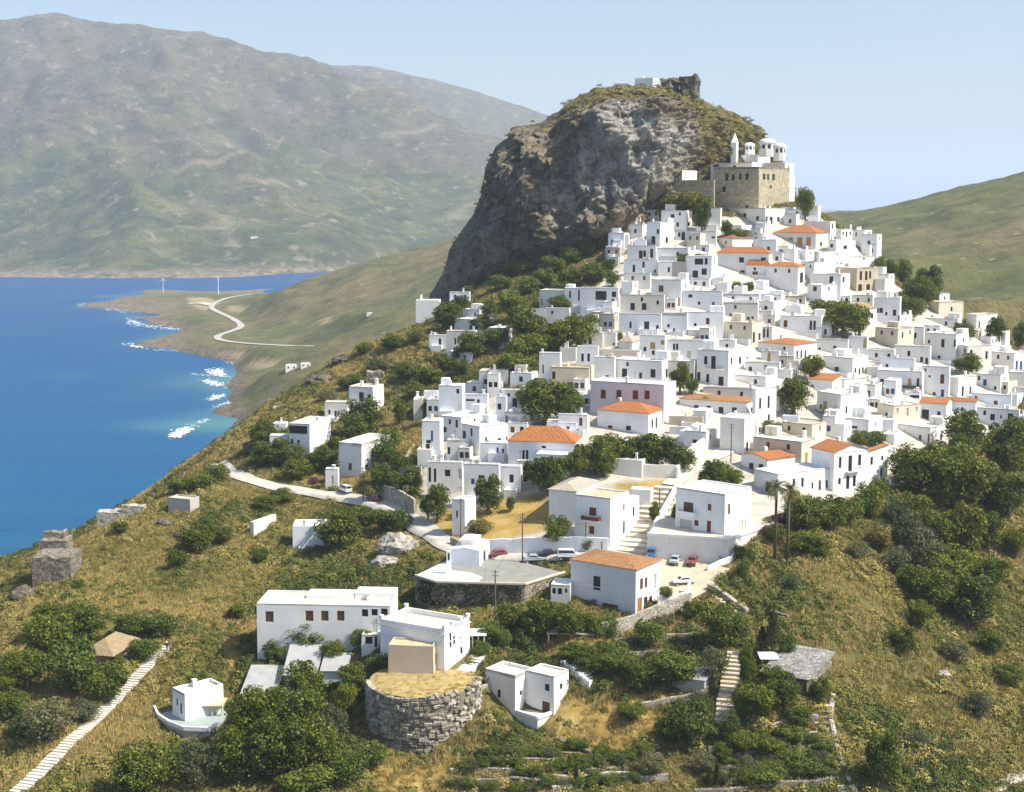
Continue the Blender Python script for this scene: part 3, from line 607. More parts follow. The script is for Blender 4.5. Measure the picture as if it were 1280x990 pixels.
    if apex is not None:
        c2 = P[:2] - nr * wl_ / 2 - nf * wr_ / 2; pxm = proj((c2[0], c2[1], P[2] + H))[0]; rise = max(0.5, z_at(c2, pxm, Y(apex)) - P[2] - H)
    rk_ = top or random.choice('wwwwc')
    if roof == 'flat':
        t = 0.28; ph = par
        for (u0, u1, v0, v1) in ((-W, W, 0, t), (-W, W, wr_ - t, wr_), (-W, -W + t, t, wr_ - t), (W - t, W, t, wr_ - t)):
            mb.add([(u0, v0, H), (u1, v0, H), (u1, v1, H), (u0, v1, H), (u0, v0, H - ph), (u1, v0, H - ph), (u1, v1, H - ph), (u0, v1, H - ph)], [(0, 1, 2, 3), (4, 5, 1, 0), (5, 6, 2, 1), (6, 7, 3, 2), (7, 4, 0, 3)])
        rb = MB(); rb.box(-W + t, W - t, t, wr_ - t, H - ph - 0.2, H - ph)
        ro = rb.build('roof', ROOFC[rk_], root)
        nch = chim if chim is not None else (random.random() < 0.45) + (random.random() < 0.15)
        for _ in range(nch):
            cx = random.uniform(-W + 0.5, W - 0.5); cy = random.choice([0.45, wr_ - 0.5, wr_ * 0.5]); ch = random.uniform(0.7, 1.5); cw_ = random.uniform(0.22, 0.4)
            cb_ = MB(); cb_.box(cx - cw_, cx + cw_, cy - cw_, cy + cw_, H - ph - 0.1, H + ch, tp=0.1); cb_.box(cx - cw_ * 1.15, cx + cw_ * 1.15, cy - cw_ * 1.15, cy + cw_ * 1.15, H + ch, H + ch + 0.12)
            cb_.build('chimney', WALLS['w'], ro)
        if label is None and name == 'house' and wl_ > 5.5 and wr_ > 5 and hr.random() < .55:      # a small room on the roof
            bw, bd, bh = hr.uniform(2.2, min(4.5, wl_ * .55)), hr.uniform(2.2, min(4, wr_ * .5)), hr.uniform(1.6, 2.6); sx_ = hr.choice([-1, 1]); cx = sx_ * (W - t - bw / 2 - .02); cy = wr_ - t - bd / 2 - .02; q = MB(); z0_ = H - ph - .05
            facade(q, (cx - bw / 2, cy - bd / 2, z0_), (1, 0, 0), (0, -1, 0), bw, bh, [(bw * .35, bw * .35 + .75, .3, min(bh - .3, 1.8))]); facade(q, (cx + bw / 2, cy - bd / 2, z0_), (0, 1, 0), (1, 0, 0), bd, bh, []); facade(q, (cx + bw / 2, cy + bd / 2, z0_), (-1, 0, 0), (0, 1, 0), bw, bh, []); facade(q, (cx - bw / 2, cy + bd / 2, z0_), (0, -1, 0), (-1, 0, 0), bd, bh, [])
            q.add([(cx - bw / 2, cy - bd / 2, z0_ + bh), (cx + bw / 2, cy - bd / 2, z0_ + bh), (cx + bw / 2, cy + bd / 2, z0_ + bh), (cx - bw / 2, cy + bd / 2, z0_ + bh)], [(0, 1, 2, 3)]); rr_ = q.build('roof_room', WALLS[wall], ro)
        if label is None and name == 'house' and hr.random() < .18:
            q = MB(); cx = hr.uniform(-W * .5, W * .5); q.cyl((cx, wr_ * .5), .55, .55, H - ph, H - ph + 1.1, 12); q.build('water_tank', hr.choice([M_FRAME, ROOFC['g']]), ro)
        if random.random() < 0.25:
            ab = MB(); cx = random.uniform(-W + 0.5, W - 0.5); ab.tube([(cx, wr_ * 0.6, H - ph), (cx, wr_ * 0.6, H + 2.2)], 0.04, 5); ab.tube([(cx - 0.6, wr_ * 0.6, H + 1.9), (cx + 0.6, wr_ * 0.6, H + 1.9)], 0.03, 4); ab.build('antenna', M_IRON, ro)
    else:
        o_ = overhang; rb = MB(); x0_, x1_, y0_, y1_ = -W - o_, W + o_, -o_, wr_ + o_; E = H - 0.02
        if roof in ('hip', 'pyr'):
            rl = max(0.0, (wl_ - wr_) / 2) if wl_ > wr_ else 0; rd = max(0.0, (wr_ - wl_) / 2) if wr_ > wl_ else 0
            if roof == 'pyr': rl = rd = 0
            a_, b_ = (-rl, wr_ / 2 - rd, H + rise), (rl, wr_ / 2 + rd, H + rise)
            vs = [(x0_, y0_, E), (x1_, y0_, E), (x1_, y1_, E), (x0_, y1_, E), a_, b_]
            if rd > 0: fs = [((0, 1, 4), 0), ((1, 2, 5, 4), 1), ((2, 3, 5), 0), ((3, 0, 4, 5), 1)]
            else: fs = [((0, 1, 5, 4), 0), ((1, 2, 5), 1), ((2, 3, 4, 5), 0), ((3, 0, 4), 1)]
            for f_, m_ in fs: rb.add([vs[i] for i in f_], [tuple(range(len(f_)))], m_)
            rb.add(vs[:4] + [(x, y, E - 0.12) for x, y, _ in vs[:4]], [(4, 7, 6, 5), (0, 4, 5, 1), (1, 5, 6, 2), (2, 6, 7, 3), (3, 7, 4, 0)])
        elif roof == 'gx':       # ridge along the front
            my_ = wr_ / 2; q = H + rise
            for (a1_, b1_) in (((y0_, E), (my_, q)), ((my_, q), (y1_, E))):
                rb.add([(x0_, a1_[0], a1_[1]), (x1_, a1_[0], a1_[1]), (x1_, b1_[0], b1_[1]), (x0_, b1_[0], b1_[1]), (x0_, a1_[0], a1_[1] - 0.15), (x1_, a1_[0], a1_[1] - 0.15), (x1_, b1_[0], b1_[1] - 0.15), (x0_, b1_[0], b1_[1] - 0.15)], [(0, 1, 2, 3), (4, 7, 6, 5), (0, 4, 5, 1), (1, 5, 6, 2), (3, 2, 6, 7), (0, 3, 7, 4)], 0)
            for xx_ in (-W, W): mb.add([(xx_, 0, H), (xx_, wr_, H), (xx_, my_, q - 0.16)], [(0, 1, 2)])
        elif roof == 'gy':       # gable towards the front
            q = H + rise
            for (a1_, b1_) in (((x0_, E), (0, q)), ((0, q), (x1_, E))):
                rb.add([(a1_[0], y0_, a1_[1]), (a1_[0], y1_, a1_[1]), (b1_[0], y1_, b1_[1]), (b1_[0], y0_, b1_[1]), (a1_[0], y0_, a1_[1] - 0.15), (a1_[0], y1_, a1_[1] - 0.15), (b1_[0], y1_, b1_[1] - 0.15), (b1_[0], y0_, b1_[1] - 0.15)], [(0, 3, 2, 1), (4, 5, 6, 7), (0, 4, 7, 3), (1, 2, 6, 5), (0, 1, 5, 4), (3, 7, 6, 2)], 1)
            for yy_ in (0.0, wr_): mb.add([(-W, yy_, H), (W, yy_, H), (0, yy_, q - 0.16)], [(0, 1, 2)])
        elif roof == 'shed':
            q = H + rise
            rb.add([(x0_, y0_, E), (x1_, y0_, E), (x1_, y1_, q), (x0_, y1_, q), (x0_, y0_, E - 0.15), (x1_, y0_, E - 0.15), (x1_, y1_, q - 0.15), (x0_, y1_, q - 0.15)], [(0, 1, 2, 3), (4, 7, 6, 5), (0, 4, 5, 1), (1, 5, 6, 2), (2, 6, 7, 3), (3, 7, 4, 0)])
            for xx_ in (-W, W): mb.add([(xx_, 0, H), (xx_, wr_, H), (xx_, wr_, q - 0.16)], [(0, 1, 2)])
            mb.add([(-W, wr_, H), (W, wr_, H), (W, wr_, q - 0.16), (-W, wr_, q - 0.16)], [(0, 1, 2, 3)])
        elif roof == 'dome':
            mb.add([(-W, 0, H), (W, 0, H), (W, wr_, H), (-W, wr_, H)], [(0, 1, 2, 3)])
            r_ = min(W, wr_ / 2) * 0.62; rb.cyl((0, wr_ / 2), r_, r_ * 0.97, H - 0.05, H + rise * 0.45, 14); rb.dome((0, wr_ / 2), r_ * 0.97, H + rise * 0.45, rise * 0.55, 14)
        ro = rb.build('roof', TILES[tile] if tile in TILES else [ROOFC[tile]] * 2, root)
        if roof in ('hip', 'gx', 'gy') and (chim is None and random.random() < 0.3 or chim):
            cb_ = MB(); cx = -W * 0.5; cb_.box(cx - .35, cx + .35, wr_ * .6, wr_ * .6 + .7, H, H + rise + .6); cb_.build('chimney', WALLS['w'], ro)
    lx, ly = hr.uniform(.0, .035), hr.uniform(.0, .035); jx = hr.uniform(-.12, .12)
    mb.v = [(x * (1 - lx * max(z, 0) / H) + jx * max(z, 0) / H, y + (wr_ / 2 - y) * ly * max(z, 0) / H, z) for x, y, z in mb.v] if roof == 'flat' else mb.v
    mb.build('wall', WALLS[wall], root)
    if label is None and name == 'house' and wl_ > 5 and hr.random() < .42:      # a walled court or low annex before the front
        cw2 = hr.uniform(.35, .8) * wl_; x0q = hr.uniform(-W, W - cw2); dd_ = hr.uniform(1.5, 3.0); hh_ = hr.uniform(.9, 2.0); q = MB(); q.box(x0q, x0q + cw2, -dd_, 0.02, -below, hh_ - .35); q.box(x0q, x0q + cw2, -dd_, -dd_ + .2, hh_ - .35, hh_); q.box(x0q, x0q + .2, -dd_ + .2, 0, hh_ - .35, hh_); q.box(x0q + cw2 - .2, x0q + cw2, -dd_ + .2, 0, hh_ - .35, hh_); q.build('forecourt', WALLS[hr.choice('wwvb')], root)
    for side, t0, t1, za, zb, kd in wl_list:
        w_, h_ = t1 - t0, zb - za; isdoor = (h_ > 1.75 and h_ / w_ > 1.6 and za < 0.9) or kd == 'n'
        fr, pn, _ = win_mesh(w_, h_)
        o1 = link('door' if isdoor else 'window', fr, M_FRAME if kd not in 'ron' else SHUT[kd], root)
        o2 = bpy.data.objects.new('pane' if not isdoor else 'door_leaf', pn); COL.objects.link(o2); o2.parent = o1
        if not pn.materials: pn.materials.append(SHUT['d'])
        o2.material_slots[0].link = 'OBJECT'; o2.material_slots[0].material = SHUT[kd]
        o1.material_slots[0].link = 'OBJECT'; o1.material_slots[0].material = M_FRAME if kd == 'g' else SHUT[kd]
        sx = w_ / max(0.3, round(w_, 1)); sz = h_ / max(0.3, round(h_, 1)); o1.scale = (sx, 1, sz)
        if side: o1.location = (W - 0.14, (t0 + t1) / 2, za); o1.rotation_euler = (0, 0, R(90))
        else: o1.location = (W - (t0 + t1) / 2, 0.14, za)
    tag(root, label, cat); rec = dict(o=root, x=(xl + xr) / 2 if b > 1 else (xl + xc) / 2, xc=xc, y=(yt + yb) / 2, yt=yt, yb=yb, w=wl_, d=wr_, H=H, nwin=len(wl_list), kinds=[q[5] for q in wl_list], roof=roof, wall=wall, tile=tile, label=label, W=W, rise=rise, P=P, pw=xr - xl)
    HOUSES.append(rec); return rec
def pos_on(rec, side, zone, x, y):
    """a local point on the front (or the right side) of a house under a pixel"""
    x0, y0 = Zn[zone]; s = Zs[zone]; px, py = x0 + x * s, y0 + y * s; P = rec['P']; m = rec['o'].rotation_euler[2]
    nr = np.array([math.cos(m), math.sin(m)]); inn_ = np.array([-math.sin(m), math.cos(m)])
    dv = inn_ if side else -nr; t = line_isect(P, dv, px, py); z = z_at(P[:2] + dv * t, px, py) - P[2]
    return (rec['W'], t, z) if side else (rec['W'] - t, 0.0, z)
def balcony(rec, side, zone, x, y, w, mat=None, kind='iron', hh=0.95, out=0.9):
    """slab with railing, centred under a pixel on the facade; w in zone pixels"""
    a = pos_on(rec, side, zone, x - w / 2, y); b = pos_on(rec, side, zone, x + w / 2, y); L = math.hypot(a[0] - b[0], a[1] - b[1]); mb = MB(); rl = MB()
    mb.box(-L / 2, L / 2, -out, 0, -0.12, 0.0)
    if kind == 'solid': rl.box(-L / 2, L / 2, -out, -out + 0.12, 0, hh); rl.box(-L / 2, -L / 2 + .12, -out + .12, 0, 0, hh); rl.box(L / 2 - .12, L / 2, -out + .12, 0, 0, hh)
    else:
        rl.box(-L / 2, L / 2, -out, -out + 0.05, hh - 0.05, hh); n = max(3, int(L / 0.22))
        for i in range(n + 1): xx_ = -L / 2 + L * i / n; rl.box(xx_ - .02, xx_ + .02, -out + 0.01, -out + 0.04, 0, hh - 0.05)
        for xx_ in (-L / 2, L / 2): rl.box(xx_ - .025, xx_ + .025, -out + .05, 0, hh - .05, hh)
    o = mb.build('balcony', WALLS['w'], rec['o']); r = rl.build('railing', mat or M_IRON, o)
    c = ((a[0] + b[0]) / 2, (a[1] + b[1]) / 2, (a[2] + b[2]) / 2); o.location = c
    if side: o.rotation_euler = (0, 0, R(90))
    return o
# ---------------------------------------------------------------- platforms, walls, roads, stairs
M_STONE = WALLS['s']; M_DRY = stone_mat('dry_stone', (0.17, 0.15, 0.11), (0.30, 0.265, 0.20), (0.44, 0.40, 0.32), 2.2)
M_PALE = stone_mat('pale_rubble', (0.34, 0.31, 0.25), (0.46, 0.42, 0.34), (0.58, 0.54, 0.46), 1.4, 0.7, 0.1)
M_ROAD = plain('worn_concrete', (0.50, 0.46, 0.39), 0.9, 0.16, 0.35); M_SAND = plain('tan_gravel', (0.52, 0.44, 0.31), 0.95, 0.14, 0.5)
M_STEP = plain('pale_step_stone', (0.56, 0.51, 0.42), 0.9, 0.14, 0.8); M_TARM = plain('grey_terrace_floor', (0.25, 0.25, 0.22), 0.95, 0.15, 0.4)
M_STRAW = plain('dry_grass_top', (0.36, 0.27, 0.11), 0.95, 0.25, 0.8)
def on_z(px, py, z): r = ray(px, py); k = (z - CAMZ) / r[2]; return np.array([r[0] * k, r[1] * k, z])
def prism(mb, poly, z0, z1, m=0, top=None):
    n = len(poly); a = sum(poly[i][0] * poly[(i + 1) % n][1] - poly[(i + 1) % n][0] * poly[i][1] for i in range(n))
    if a < 0: poly = poly[::-1]
    vs = [(x, y, z0) for x, y in poly] + [(x, y, z1) for x, y in poly]
    mb.add(vs, [(i, (i + 1) % n, n + (i + 1) % n, n + i) for i in range(n)], m); mb.add(vs, [tuple(range(n - 1, -1, -1)), tuple(range(n, 2 * n))], m if top is None else top)
def platform(name, px_top, corner_base, corner_top, mats, label, cat, coping=None):
    P = hit(*corner_base); z = z_at(P[:2], *corner_top); pts = [on_z(px, py, z) for px, py in px_top]
    c = np.mean(pts, 0); mb = MB(); prism(mb, [(p[0] - c[0], p[1] - c[1]) for p in pts], -9, -0.02, 0)
    root = empty(name, (c[0], c[1], z)); mb.build('wall', mats[0], root); tb = MB(); prism(tb, [((p[0] - c[0]) * .985, (p[1] - c[1]) * .985) for p in pts], -0.3, 0.03); tb.build('floor', mats[1], root)
    if coping:
        cb_ = MB(); cp, chh = coping[:2]; rng_ = coping[2] if len(coping) > 2 else len(pts) - 1
        for p, q in list(zip(pts[:-1], pts[1:]))[:rng_]:
            d_ = np.array(q[:2]) - np.array(p[:2]); L = np.hypot(*d_); d_ /= L; n_ = np.array([-d_[1], d_[0]]) * 0.2; a_, b_ = p[:2] - c[:2], q[:2] - c[:2]
            cb_.add([(*(a_ - n_), 0), (*(b_ - n_), 0), (*(b_ + n_), 0), (*(a_ + n_), 0), (*(a_ - n_), chh), (*(b_ - n_), chh), (*(b_ + n_), chh), (*(a_ + n_), chh)], [(0, 3, 2, 1), (4, 5, 6, 7), (0, 1, 5, 4), (1, 2, 6, 5), (2, 3, 7, 6), (3, 0, 4, 7)])
        cb_.build('parapet', cp, root)
    tag(root, label, cat); return z
ZCH = platform('stone_platform', [(519,720),(545,728),(656,731),(706,716),(640,699),(560,699)], (656,755), (656,731), (M_STONE, M_TARM), 'broad stone-walled platform with a grey floor, carrying the white chapel', 'platform', (WALLS['c'], 0.35, 3))
ZWH = platform('white_terrace', [(809,669),(911,675),(969,655),(950,632),(830,640)], (911,700), (911,675), (WALLS['v'], M_STEP), 'high white retaining wall with a terrace above the car park', 'retaining wall', (WALLS['w'], 0.5, 2))
ZVI = platform('curved_terrace', [(190,880),(198,897),(212,906),(230,913),(262,914),(285,895),(275,860),(215,862)], (230,925), (230,912), (WALLS['g'], plain('sea_green_floor', (0.32, 0.37, 0.35), 0.7, 0.1)), 'curved terrace with a grey wall and green floor round the small villa', 'terrace', (WALLS['w'], 0.7, 4))
ZPO = platform('porch_terrace', [(643,890),(672,899),(722,880),(712,864),(690,856),(655,862)], (672,913), (672,899), (WALLS['v'], M_STEP), 'white walled yard in front of the peeling white house', 'terrace', (WALLS['w'], 0.5, 2))
_dch = on_z(599, 708, ZCH)[1] / NS; _dwh = on_z(905, 669, ZWH)[1] / NS; _zb = z_at(hit(530, 940)[:2], 530, 874); _dk24 = on_z(556, 841, _zb)[1] / NS; _dann = on_z(541.7, 845, _zb)[1] / NS; _dvi = on_z(231, 902, ZVI)[1] / NS
def wall_line(name, pts, hgt, thick, mat, label, cat='wall', top=None, land_=True):
    W_ = [hit(*p) for p in pts] if land_ else pts; Q = []
    for a, b in zip(W_[:-1], W_[1:]):
        n_ = max(1, int(np.hypot(*(b - a)[:2]) / 2.0)); Q += [a + (b - a) * i / n_ for i in range(n_)]
    Q.append(W_[-1]); c = Q[0]; mb = MB(); ring = []
    for i, p in enumerate(Q):
        d_ = (Q[min(i + 1, len(Q) - 1)] - Q[max(i - 1, 0)])[:2]; d_ = d_ / (np.hypot(*d_) + 1e-6); n_ = np.array([-d_[1], d_[0]]) * thick / 2
        zg = gz(p[0], p[1]); zt = zg + hgt * (1 + random.uniform(-.07, .07)); x, y = p[:2] - c[:2]
        ring.append([(x - n_[0], y - n_[1], zg - 1.5 - c[2]), (x + n_[0], y + n_[1], zg - 1.5 - c[2]), (x + n_[0], y + n_[1], zt - c[2]), (x - n_[0], y - n_[1], zt - c[2])])
    for a, b in zip(ring[:-1], ring[1:]): mb.add(a + b, [(0, 3, 7, 4), (3, 2, 6, 7), (2, 1, 5, 6)])
    mb.add(ring[0], [(0, 1, 2, 3)]); mb.add(ring[-1], [(3, 2, 1, 0)])
    o = mb.build(name, mat); o.location = c; tag(o, label, cat); return o
wall_line('garden_wall', [(600,692),(640,692),(680,690),(722,690),(760,692)], 3.2, 0.5, WALLS['b'], 'long bluish white wall behind the row of parked cars', 'wall')
wall_line('garden_wall', [(751,797),(780,789),(804,781),(863,757)], 2.6, 0.6, M_PALE, 'pale stone garden wall sloping down from the car park')
wall_line('garden_wall', [(472,622),(500,632),(519,643)], 3.6, 0.6, M_PALE, 'pale rough stone wall along the road, right of the parked car')
wall_line('garden_wall', [(489,600),(527,598)], 3.0, 0.5, WALLS['g'], 'grey garden wall between bushes left of the road bend')
wall_line('garden_wall', [(801,596),(846,598)], 3.0, 0.5, WALLS['v'], 'greyish white wall right of the windowless store')
wall_line('garden_wall', [(846,600),(858,580),(872,568),(885,560)], 3.0, 0.5, WALLS['w'], 'white wall climbing beside the top of the wide stairway')
wall_line('garden_wall', [(812,676),(826,650),(846,615)], 1.8, 0.7, WALLS['v'], 'low white side wall of the wide stairway, on its right')
wall_line('garden_wall', [(822,762),(858,757),(862,742)], 2.6, 0.4, WALLS['v'], 'white wall under the car park right of the mottled tile roof')
wall_line('garden_wall', [(884,716),(914,702),(925,690)], 1.2, 0.4, WALLS['w'], 'short white parapet at the right edge of the car park')
wall_line('dry_stone_wall', [(886,737),(905,748),(934,768)], 1.2, 0.9, M_PALE, 'pale stepped stone wall descending right of the car park')
wall_line('garden_wall', [(600,864),(640,850),(676,840),(684,834)], 1.0, 0.5, M_PALE, 'low pale garden wall above the peeling white house')
wall_line('retaining_wall', [(564,680),(580,690),(612,693)], 1.6, 0.5, M_PALE, 'low stone wall along the road behind the chapel')
for k, (pts, hh, lab) in enumerate([([(562,966),(600,964),(645,966)], 0.9, 'short dry stone terrace wall under the vines, nearest the bastion'), ([(600,950),(650,953),(705,957)], 1.1, 'dry stone terrace wall below the yard of the peeling house'),
  ([(585,980),(640,977),(690,980)], 1.0, 'lowest dry stone terrace wall right of the straw patch'), ([(690,990),(740,982),(790,976),(835,974)], 1.2, 'long pale terrace wall at the bottom middle of the photo'),
  ([(705,965),(745,966),(790,965)], 1.0, 'terrace wall under the dry grassy bank'), ([(695,925),(722,936),(752,950)], 0.8, 'thin pale wall slanting down the dry grassy bank'),
  ([(690,973),(760,970),(800,972)], 0.9, 'short dry stone terrace wall just above the long pale bottom wall'), ([(560,985),(600,988),(640,990)], 0.9, 'terrace wall at the very bottom under the straw patch'), ([(640,940),(690,944),(725,946)], 0.9, 'dry stone terrace wall nearest the yard of the peeling house'), ([(905,950),(960,941),(1025,934)], 1.2, 'low dry stone wall between the second and third right terraces'), ([(890,968),(950,960),(1030,955)], 1.2, 'low dry stone wall between the third right terrace and the cypresses'), ([(740,952),(790,950),(830,945)], 0.8, 'short terrace wall at the foot of the dry bank'),
  ([(885,942),(940,934),(1022,922)], 1.5, 'dry stone wall crossing the right terraces, second from the top'), ([(930,958),(980,952),(1032,946)], 1.5, 'dry stone wall crossing the right terraces, third from the top'),
  ([(868,994),(930,990),(1000,984),(1048,978)], 1.3, 'long pale wall at the foot of the right terraces'), ([(962,912),(990,906),(1022,900)], 1.2, 'uppermost dry stone wall of the right terraces'),
  ([(905,980),(945,976),(985,970)], 1.1, 'short terrace wall beside the two little cypresses'), ([(768,806),(820,802),(872,796)], 1.3, 'stone terrace wall under the spreading tree in the garden'),
  ([(800,885),(840,878),(885,868)], 1.2, 'curved stone terrace wall below the grey garden shed'), ([(770,822),(800,819),(830,818)], 0.9, 'short stone terrace wall above the dark hedge'),
  ([(965,770),(985,776)], 1.4, 'small pale wall beside the dark conifer'), ([(1042,872),(1038,900),(1048,945),(1068,992)], 1.0, 'pale edge wall of the stepped path at the right of the terraces')]):
    wall_line('terrace_wall', pts, hh * .75, 0.7, M_DRY if k % 3 else M_PALE, lab, 'terrace wall')
def ribbon(name, W_, width, mat, lift=0.12, zf=gz, kind='structure', step=2.0):
    Q = []
    for a, b in zip(W_[:-1], W_[1:]):
        n_ = max(1, int(np.hypot(*(b - a)[:2]) / step)); Q += [a + (b - a) * i / n_ for i in range(n_)]
    Q.append(W_[-1]); Q = np.array(Q)
    for _ in range(4): Q[1:-1] = (Q[:-2] + 2 * Q[1:-1] + Q[2:]) / 4
    mb = MB(); n = len(Q); m_ = 7; vs = []
    for i, p in enumerate(Q):
        d_ = (Q[min(i + 1, n - 1)] - Q[max(i - 1, 0)])[:2]; d_ = d_ / (np.hypot(*d_) + 1e-6); nn = np.array([-d_[1], d_[0]]); w_ = width * (1 + 0.08 * math.sin(i * 0.7))
        row = [p[:2] + nn * w_ * (k / (m_ - 1) - 0.5) for k in range(m_)]; zc = max(zf(*q) for q in row) * 0.35 + 0.65 * zf(*p[:2])
        vs += [(q[0], q[1], max(zf(*q), zc if 0 < k < m_ - 1 else -99) + lift) for k, q in enumerate(row)]
    mb.add(vs, [(i * m_ + k, (i + 1) * m_ + k, (i + 1) * m_ + k + 1, i * m_ + k + 1) for i in range(n - 1) for k in range(m_ - 1)])
    o = mb.build(name, mat, smooth=True); tag(o, kind=kind); return o
ribbon('village_road', ROAD_A_W, 5.0, M_ROAD, 0.25)
pk = MB(); pz = [hit(px, py) for px, py in [(800,700),(840,700),(880,706),(912,712),(900,732),(866,750),(826,744),(812,720)]]; pc = np.mean(pz, 0)
pk.add([(p[0], p[1], gz(p[0], p[1]) + 0.3) for p in pz] + [(pc[0], pc[1], gz(pc[0], pc[1]) + 0.45)], [(i, (i + 1) % 8, 8) for i in range(8)]); 
tag(pk.build('car_park', M_SAND), kind='structure')
lane = ribbon('upper_lane', [hit(*p) for p in [(838,608),(858,590),(880,578),(905,566),(925,556)]], 4.0, M_STEP, 0.3)
wl_l = ribbon('valley_path', [hit(*p) for p in [(1235,995),(1258,978),(1290,968)]], 2.2, M_ROAD, 0.2)
lane2 = ribbon('garden_path', [hit(*p) for p in [(498,598),(505,580),(512,566),(520,556)]], 1.8, M_SAND, 0.2)
def stairs(name, W_, width, n, mat, label, cat, rise=0.25, mats=None):
    Q = np.array(W_); s_ = np.concatenate([[0], np.cumsum(np.hypot(*np.diff(Q[:, :2], axis=0).T))]); root = None
    for i in range(n):
        t0, t1 = s_[-1] * i / n, s_[-1] * (i + 1) / n; a = np.array([np.interp(t0, s_, Q[:, k]) for k in (0, 1)]); b = np.array([np.interp(t1, s_, Q[:, k]) for k in (0, 1)])
        d_ = (b - a) / (np.hypot(*(b - a)) + 1e-6); nn = np.array([-d_[1], d_[0]]); w_ = width * random.uniform(.93, 1.05) / 2; b = b - d_ * 0.06
        z = max(gz(*a), gz(*b), gz(*(a + nn * w_)), gz(*(a - nn * w_))) + 0.10 + random.uniform(0, .05); lo = min(gz(*a), gz(*b)) - 0.9
        if root is None: root = empty(name, (a[0], a[1], z)); o_ = np.array([a[0], a[1], z]); tag(root, label, cat)
        c4 = [a + nn * w_, a - nn * w_, b - nn * w_, b + nn * w_]; mb = MB()
        mb.add([(q[0] - o_[0], q[1] - o_[1], lo - o_[2]) for q in c4] + [(q[0] - o_[0] + random.uniform(-.05, .05), q[1] - o_[1], z - o_[2]) for q in c4], [(0, 3, 2, 1), (4, 5, 6, 7), (0, 1, 5, 4), (1, 2, 6, 5), (2, 3, 7, 6), (3, 0, 4, 7)])
        mb.build('step', random.choice(mats or [mat]), root)
    return root
M_STEP2 = plain('worn_step_stone', (0.47, 0.42, 0.33), 0.9, 0.18, 0.8); M_PATHW = plain('limewashed_path', (0.62, 0.58, 0.50), 0.9, 0.14, 0.6)
stairs('stone_stairway', STAIR_W, 6.2, 14, M_STEP, 'wide pale stone stairway climbing from the car park between the white houses', 'stairway', mats=[M_STEP, M_STEP2])
stairs('stepped_path', PATH_L_W, 2.5, 62, M_PATHW, 'long pale stepped path descending the dry slope at the lower left', 'path', mats=[M_PATHW, M_PATHW, M_STEP])
stairs('stepped_path', STEP_W, 3.4, 16, M_SAND, 'straw-coloured stepped path through the middle of the terraced garden', 'path', mats=[M_SAND, M_STEP2])
stairs('stepped_path', [hit(*p) for p in [(1062,992),(1040,940),(1028,900),(1028,880)]], 3.0, 16, M_STEP2, 'grey stone steps at the right edge of the terraced garden', 'path', mats=[M_STEP2, M_DRY])
stairs('white_steps', [hit(*p) for p in [(742,856),(725,842),(706,828)]], 2.2, 10, WALLS['w'], 'white flight of steps between the hedge and the peeling white house', 'stairway')
stairs('stepped_path', [hit(*p) for p in [(932,772),(910,756),(890,742)]], 2.0, 9, M_STEP, 'pale steps going down right of the car park', 'path')
stairs('white_steps', [hit(*p) for p in [(578,842),(590,830),(600,818)]], 2.4, 8, WALLS['w'], 'white steps at the right side of the neoclassical house', 'stairway')

# ---------------------------------------------------------------- the round bastion, stone by stone
Pb = hit(530, 940); Rb = 9.6; dirb = Pb[:2] / np.hypot(*Pb[:2]); Cb = Pb[:2] + dirb * Rb; zt = z_at(Pb[:2], 530, 874); Hb = zt - Pb[2]
bast = empty('round_bastion', (Cb[0], Cb[1], Pb[2])); tag(bast, 'round grey rubble-stone bastion with a dry grass top in the foreground', 'bastion')
mb = MB(); mb.cyl((0, 0), Rb - 0.02, Rb - 0.34, -2.0, Hb - 0.25, 48); mb.build('core_wall', plain('bastion_mortar', (0.20, 0.18, 0.14), 0.95, 0.2), bast)
mb = MB(); vs = [(0, 0, Hb + 0.35)]; nr_ = 40
for rr, zz in ((0.5, 0.3), (0.94, 0.02)): vs += [(rr * Rb * math.cos(2 * math.pi * i / nr_), rr * Rb * math.sin(2 * math.pi * i / nr_), Hb + zz + random.uniform(-.06, .06)) for i in range(nr_)]
mb.add(vs, [(0, 1 + i, 1 + (i + 1) % nr_) for i in range(nr_)] + [(1 + i, 1 + nr_ + i, 1 + nr_ + (i + 1) % nr_, 1 + (i + 1) % nr_) for i in range(nr_)]); mb.build('grass_top', M_STRAW, bast, True)
def stone_me(k):
    bm = bmesh.new(); bmesh.ops.create_cube(bm, size=1.0); bmesh.ops.bevel(bm, geom=bm.edges[:], offset=0.13, segments=1, affect='EDGES'); r_ = random.Random(k)
    for v_ in bm.verts: v_.co += Vector((r_.uniform(-.07, .07), r_.uniform(-.10, .10), r_.uniform(-.07, .07)))
    me = bpy.data.meshes.new('stone'); bm.to_mesh(me); bm.free(); return me
STONES = [stone_me(k) for k in range(8)]
tst = NT('bastion_stone', 0.95); r_ = tst.rand(); nst = tst.noise(tst.obj(), 2.5, 5, 0.7)
cst = tst.ramp(r_, [(0.0, (0.13, 0.115, 0.085)), (0.35, (0.24, 0.215, 0.165)), (0.75, (0.36, 0.325, 0.26)), (1.0, (0.52, 0.48, 0.40))]); cst = tst.mix(tst.ramp(nst, [(0.45, 0.0), (0.7, 0.6)]), cst, (0.13, 0.125, 0.09)); tst.bump(nst, 0.8, 0.15); M_BST = tst.col(cst)
for me in STONES: me.materials.append(M_BST)
face0 = math.atan2(-dirb[1], -dirb[0]); rows = 15; cand = []
